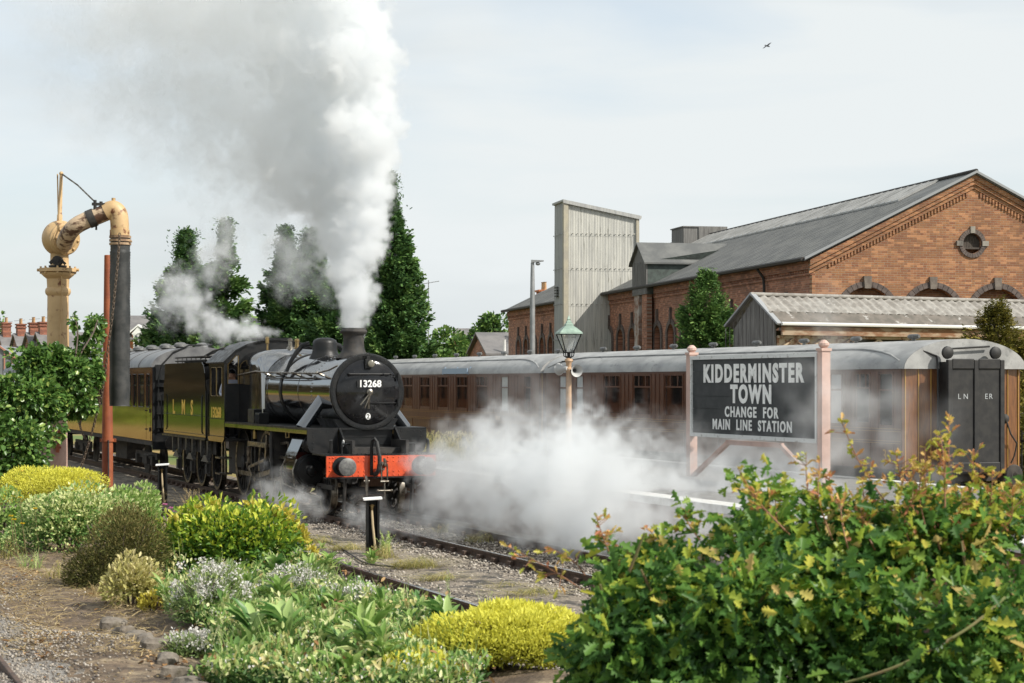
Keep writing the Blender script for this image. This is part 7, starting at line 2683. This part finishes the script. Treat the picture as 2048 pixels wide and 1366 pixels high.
# two leafier green sprays on top
P_ = []
for px, py, n, s in ((1500, 965, 26, .09), (1530, 985, 22, .08), (1575, 990, 20, .07), (1475, 960, 10, .04), (1555, 1030, 24, .09), (1640, 990, 10, .05), (1880, 985, 22, .08), (1840, 1000, 14, .07), (1790, 985, 8, .05), (1900, 1020, 26, .10), (1960, 1040, 18, .10), (1650, 1010, 20, .06), (1380, 1040, 22, .08), (1330, 1085, 20, .08)):
    c = np.array(at(px, py, 9.5) - OB)
    P_.append(c + rng.normal(size=(n, 3)) * s * np.array([.8, .6, .5]))
P_ = np.concatenate(P_)
scatter('upper_leaves', OAK, P_, jit(len(P_), .8) + np.array([0, 0, .2]), jit(len(P_), .6) + np.array([0, -.3, .8]), .085 * rng.uniform(.6, 1.2, len(P_)), .055, m_oak, oh, np.clip(.45 + .5 * rng.random(len(P_)), 0, 1))

# ------------------------------------------------------------------ smoke and steam
def volmat(name, col, aniso=0., dens=1., absorb=(0, 0, 0)):
    m = bpy.data.materials.new(name)
    m.use_nodes = True
    t = m.node_tree
    t.nodes.clear()
    o = N(t, 'ShaderNodeOutputMaterial')
    v = N(t, 'ShaderNodeVolumePrincipled')
    v.inputs['Color'].default_value = c4(col)
    v.inputs['Density'].default_value = dens
    v.inputs['Anisotropy'].default_value = aniso
    v.inputs['Absorption Color'].default_value = c4(absorb)
    v.inputs['Density Attribute'].default_value = 'density'
    t.links.new(v.outputs[0], o.inputs['Volume'])
    return m
def smoke(name, label, sph, voxel, mat_, n1=(1.1, .55), n2=(3.2, .28), n3=(9., .10), seed=0., stretch=(1, 1, 1), ero=(1.6, .2)):
    """sph: list of (centre, radius, density, softness). A grid of density: soft balls whose edges are pushed about by noise"""
    C_ = np.array([tuple(s[0]) for s in sph]); R_ = np.array([s[1] for s in sph])
    lo = (C_ - R_[:, None] * 1.45 - .25).min(0)
    hi = (C_ + R_[:, None] * 1.45 + .25).max(0)
    lo[2] = max(lo[2], -.2)
    ng = bpy.data.node_groups.new(name, 'GeometryNodeTree')
    ng.interface.new_socket('Geometry', in_out='INPUT', socket_type='NodeSocketGeometry')
    ng.interface.new_socket('Geometry', in_out='OUTPUT', socket_type='NodeSocketGeometry')
    k = ng.links.new
    out = N(ng, 'NodeGroupOutput')
    vc = N(ng, 'GeometryNodeVolumeCube')
    vc.inputs['Min'].default_value = lo
    vc.inputs['Max'].default_value = hi
    for i, ax in enumerate('XYZ'):
        vc.inputs['Resolution ' + ax].default_value = max(8, int((hi[i] - lo[i]) / voxel))
    pos = N(ng, 'GeometryNodeInputPosition')
    def M_(op, a, b=None, c=None, clamp=False):
        q = N(ng, 'ShaderNodeMath', operation=op, use_clamp=clamp)
        for i, v in enumerate((a, b, c)):
            if v is None: continue
            if isinstance(v, (int, float)): q.inputs[i].default_value = v
            else: k(v, q.inputs[i])
        return q.outputs[0]
    def noise(sc, det, off, vec=None, dim='3D'):
        mp = N(ng, 'ShaderNodeVectorMath', operation='MULTIPLY_ADD')
        k(pos.outputs[0], mp.inputs[0])
        mp.inputs[1].default_value = Vector(stretch) * sc
        mp.inputs[2].default_value = (off, off * 1.7, off * .6)
        q = N(ng, 'ShaderNodeTexNoise')
        q.inputs['Scale'].default_value = 1
        q.inputs['Detail'].default_value = det
        q.inputs['Roughness'].default_value = .5
        q.inputs['Distortion'].default_value = .35
        k(mp.outputs[0], q.inputs['Vector'])
        return q.outputs[0]
    # billows: folded noise gives round puffs with creases between them
    a = M_('ABSOLUTE', M_('MULTIPLY_ADD', noise(n1[0], 1., seed), 2., -1.))
    b = M_('ABSOLUTE', M_('MULTIPLY_ADD', noise(n2[0], 2., seed + 5), 2., -1.))
    c = M_('MULTIPLY_ADD', noise(n3[0], 3., seed + 9), 2., -1.)
    disp = M_('ADD', M_('MULTIPLY', M_('SUBTRACT', a, .13), n1[1] * 2.4), M_('ADD', M_('MULTIPLY', M_('SUBTRACT', b, .2), n2[1] * 2.4), M_('MULTIPLY', c, n3[1])))
    tot = None
    for (ce, r, d, sf) in sph:
        ds = N(ng, 'ShaderNodeVectorMath', operation='DISTANCE')
        k(pos.outputs[0], ds.inputs[0])
        ds.inputs[1].default_value = tuple(ce)
        e = M_('SUBTRACT', r, ds.outputs['Value'])
        e = M_('MULTIPLY_ADD', disp, min(1.6, r), e)
        e = M_('MULTIPLY', M_('DIVIDE', e, sf * r, clamp=True), d)
        tot = e if tot is None else M_('MAXIMUM', tot, e)
    # uneven density inside
    iv_ = M_('MAXIMUM', M_('MULTIPLY_ADD', noise(n2[0] * .7, 5., seed + 21), ero[0], ero[1]), 0.)
    tot = M_('MULTIPLY', tot, iv_)
    k(tot, vc.inputs['Density'])
    sm = N(ng, 'GeometryNodeSetMaterial')
    sm.inputs['Material'].default_value = mat_
    k(vc.outputs[0], sm.inputs['Geometry'])
    k(sm.outputs[0], out.inputs[0])
    g = MB()
    for ce, r, d, sf in sph:
        g.ell(ce, r, nu=8, nv=6)
    o = g.build(name, mat_)
    md = o.modifiers.new('density', 'NODES')
    md.node_group = ng
    return tag(o, label, None, None, 'stuff')
def sp3(px, py, rpx, Y, d, sf): return (at(px, py, Y), rpx / F * Y, d, sf)

v_plume = volmat('coal_smoke', (.962, .973, .984), .35, .55)
v_cloud = volmat('grey_white_steam', (.945, .958, .967), .35, 1)
v_steam = volmat('white_steam', (.97, .978, .985), .35, 1)
def drift(px): return 42.7 + max(0, (735 - px)) * .014
pr_ = random.Random(5)
pl = []
for px, py, r, d, sf in ((707, 662, 22, 9, .45), (706, 640, 28, 9, .4), (712, 612, 36, 9, .3), (708, 575, 46, 8, .25), (702, 535, 52, 8, .25), (718, 500, 50, 8, .2), (690, 470, 70, 6, .25), (720, 440, 60, 8, .18), (684, 400, 88, 6, .25), (724, 385, 56, 8, .18),
                         (640, 420, 66, 2.6, .7), (690, 330, 96, 6, .2), (736, 320, 44, 8, .15), (610, 340, 110, 3.2, .5), (716, 260, 76, 6, .18), (738, 205, 54, 7, .15), (660, 220, 116, 4.5, .3), (560, 260, 130, 2.4, .6), (750, 140, 42, 7, .15), (706, 120, 88, 6, .18), (620, 110, 130, 3.6, .4), (740, 55, 48, 6, .18), (696, 20, 78, 5, .25), (600, -20, 140, 2.8, .5),
                         (500, 330, 110, 1.86, .8), (470, 200, 140, 1.98, .8), (480, 60, 150, 1.98, .8), (400, 300, 100, 1.24, .9), (350, 160, 130, 1.36, .9), (340, 20, 150, 1.49, .8), (300, 300, 70, 0.99, 1.), (245, 190, 95, 0.99, 1.), (210, 60, 110, 1.05, 1.), (150, 70, 70, 0.62, 1.), (180, -40, 120, 0.93, 1.),
                         (545, 430, 70, 1.02, .9), (480, 420, 60, 0.84, 1.), (420, 400, 55, 0.65, 1.), (560, 500, 50, 1.21, 1.), (610, 500, 48, 1.49, .9), (600, 560, 40, 1.49, 1.), (640, 560, 36, 1.86, .9), (655, 600, 24, 1.67, 1.), (570, 545, 34, 1.12, 1.),
                         (110, 70, 90, .55, 1.), (130, 180, 80, .45, 1.), (70, -40, 110, .55, 1.), (180, 270, 60, .5, 1.), (700, -120, 120, 3, .4), (540, -150, 170, 2, .5), (330, -150, 160, 1.2, .6)):
    pl.append(sp3(px, py, r, drift(px) + pr_.uniform(-.5, .5), d, sf))
    if px > 590 and d > 3 and py > -60:       # smaller puffs budding from the sunlit side
        c0, r0 = pl[-1][0], pl[-1][1]
        for q in range(4):
            v = Vector((pr_.uniform(-.2, 1.1), pr_.uniform(-1, .5), pr_.uniform(-.5, 1))).normalized()
            rr = r0 * pr_.uniform(.22, .42)
            pl.append((c0 + v * (r0 * .92), rr, d, .3))
smoke('chimney_smoke', 'thick grey white smoke column rising from the locomotive chimney and drifting back', pl, .05, v_plume, (.85, .34), (2.9, .44), (8.5, .40), 3., ero=(2.8, -.35))

sv = []
for px, py, r, d, sf in ((556, 668, 9, 4, .6), (540, 665, 13, 4, .6), (515, 663, 20, 4, .7), (490, 663, 26, 4, .7), (462, 664, 30, 4, .7), (435, 660, 32, 3.6, .8), (412, 643, 36, 3, .9), (392, 618, 42, 2.8, .9), (372, 598, 46, 2.6, 1.), (350, 588, 44, 2.2, 1.), (335, 570, 36, 1.6, 1.), (365, 560, 36, 2, 1.), (325, 615, 34, 1.4, 1.), (420, 540, 46, 1.3, 1.), (442, 500, 52, 1.7, 1.), (455, 462, 42, 1.5, 1.), (412, 510, 40, 1.3, 1.), (340, 645, 30, .9, 1.), (560, 500, 50, 1.2, 1.), (570, 560, 46, 1.2, 1.), (600, 530, 40, 1.2, 1.)):
    sv.append(sp3(px, py, r, 47 + (556 - px) * .02, d, sf))
smoke('valve_steam', 'white steam trailing back from the safety valves over the cab', sv, .05, v_steam, (1.6, .60), (4.2, .50), (10., .40), 8., ero=(7.5, -2.9))

fs_ = []
for px, py, r, Y, d, sf in ((905, 870, 46, 37, .8, .9), (960, 860, 50, 36.5, 1.1, .8), (930, 930, 80, 37, 1.4, .7), (1000, 900, 84, 36, 1.9, .6), (1060, 950, 110, 35.5, 2.4, .6), (1150, 930, 110, 35.5, 2.4, .6), (1160, 850, 50, 36.5, 1.1, .8), (1230, 900, 80, 36.5, 1.3, .7), (1100, 1030, 86, 34.5, 2.4, .6), (1180, 1030, 80, 34, 2.3, .6), (1260, 990, 110, 35, 2.0, .6),
                            (1330, 930, 80, 36.5, 1.1, .8), (1340, 1010, 100, 35, 1.8, .7), (1420, 1010, 100, 34.5, 1.6, .7), (1500, 1020, 95, 34, 1.5, .7), (1580, 1030, 95, 33.5, 1.4, .7), (1660, 1040, 90, 33, 1.0, .9), (960, 1010, 80, 36, 1.4, .8), (890, 1000, 70, 37, 1.0, .9), (1290, 860, 60, 37, .8, 1.), (865, 935, 60, 38.2, 1.8, 1.), (1240, 1085, 70, 33.3, 1.6, .7), (1100, 1080, 40, 33.6, 1.2, .8),
                            (1040, 845, 56, 37, .9, 1.), (1090, 850, 60, 36.6, 1.1, .9), (1400, 930, 80, 40, .8, 1.), (1480, 950, 80, 37, .8, 1.), (1560, 960, 80, 35, .8, 1.), (1370, 870, 60, 36.5, .5, 1.)):
    fs_.append(sp3(px, py, r, Y, d, sf))
for px, py, r, d in ((1000, 1030, 60, 2.8), (1090, 1010, 80, 3.6), (1180, 1020, 85, 3.6), (1270, 1030, 80, 2.4), (1350, 1040, 80, 1.5), (1430, 1050, 80, 1.3), (1510, 1060, 80, 1.1), (1590, 1070, 80, .9), (1680, 1080, 80, .6), (1130, 940, 90, 2.6), (1230, 970, 80, 2.0), (900, 960, 70, 1.5), (960, 950, 66, 2.0), (1040, 930, 80, 2.4)):
    fs_.append(sp3(px, py, r, Yv(px, 13.2), d, .75))
smoke('steam_cloud', 'dense white steam cloud over the platform edge beside the red buffer beam', fs_, .045, v_cloud, (1.0, .54), (3.0, .54), (8.5, .46), 14., ero=(4.8, -1.35))

ve = []
for px, py, r, Y, d, sf in ((1480, 900, 90, 41.5, .6, .9), (1560, 930, 90, 40, .8, .9), (1620, 960, 80, 35, 1.1, .8), (1650, 880, 90, 35.6, 1.0, .9), (1680, 800, 90, 35, .75, 1.), (1670, 720, 70, 35.5, .55, 1.), (1720, 930, 80, 34.6, .7, .9), (1770, 870, 80, 34.6, .45, 1.), (1790, 780, 70, 34.2, .36, 1.), (1400, 880, 80, 43, .5, 1.), (1720, 850, 60, 34.5, .6, 1.),
                            (1650, 660, 60, 37, .28, 1.), (1640, 610, 50, 38, .18, 1.), (1020, 780, 70, 39, .2, 1.), (1080, 795, 70, 38, .3, 1.), (1160, 800, 60, 37, .25, 1.), (1000, 710, 50, 41, .12, 1.), (1620, 830, 60, 34.8, .6, 1.), (1850, 960, 80, 33.5, .35, 1.), (1850, 860, 70, 33.5, .2, 1.), (1590, 760, 60, 34.6, .3, 1.)):
    ve.append(sp3(px, py, r, Y, d, sf))
smoke('steam_veil', 'thin steam veil drifting across the station sign and the end of the coach', ve, .07, v_cloud, (.8, .6), (2.2, .45), (6., .25), 31., ero=(6., -2.1))

ls = []
for px, py, r, Y, d, sf in ((520, 965, 26, 41, .9, .9), (545, 985, 34, 40, 1.5, .8), (580, 1000, 40, 39.5, 1.9, .8), (610, 1010, 36, 39, 1.7, .8), (636, 1020, 28, 38.5, 1.3, .8), (560, 950, 28, 41, .9, .9), (530, 930, 22, 42, .8, 1.), (500, 1000, 24, 40.5, .7, .9),
                            (705, 1030, 30, 37.6, 1.6, .7), (735, 1040, 32, 37.2, 1.7, .7), (775, 1045, 34, 36.8, 1.6, .7), (820, 1045, 38, 36.4, 1.5, .8), (760, 1010, 30, 38, .8, 1.), (720, 990, 22, 38.5, .5, 1.), (860, 1050, 40, 36, 1.5, .8), (910, 1055, 36, 35.6, 1.3, .8), (850, 1000, 44, 37, .9, 1.)):
    ls.append(sp3(px, py, r, Y, d, sf))
smoke('drain_steam', 'low grey steam puffing from the cylinder drains round the leading wheels', ls, .045, v_cloud, (1.6, .5), (4.0, .40), (10., .28), 44., ero=(4.5, -1.2))
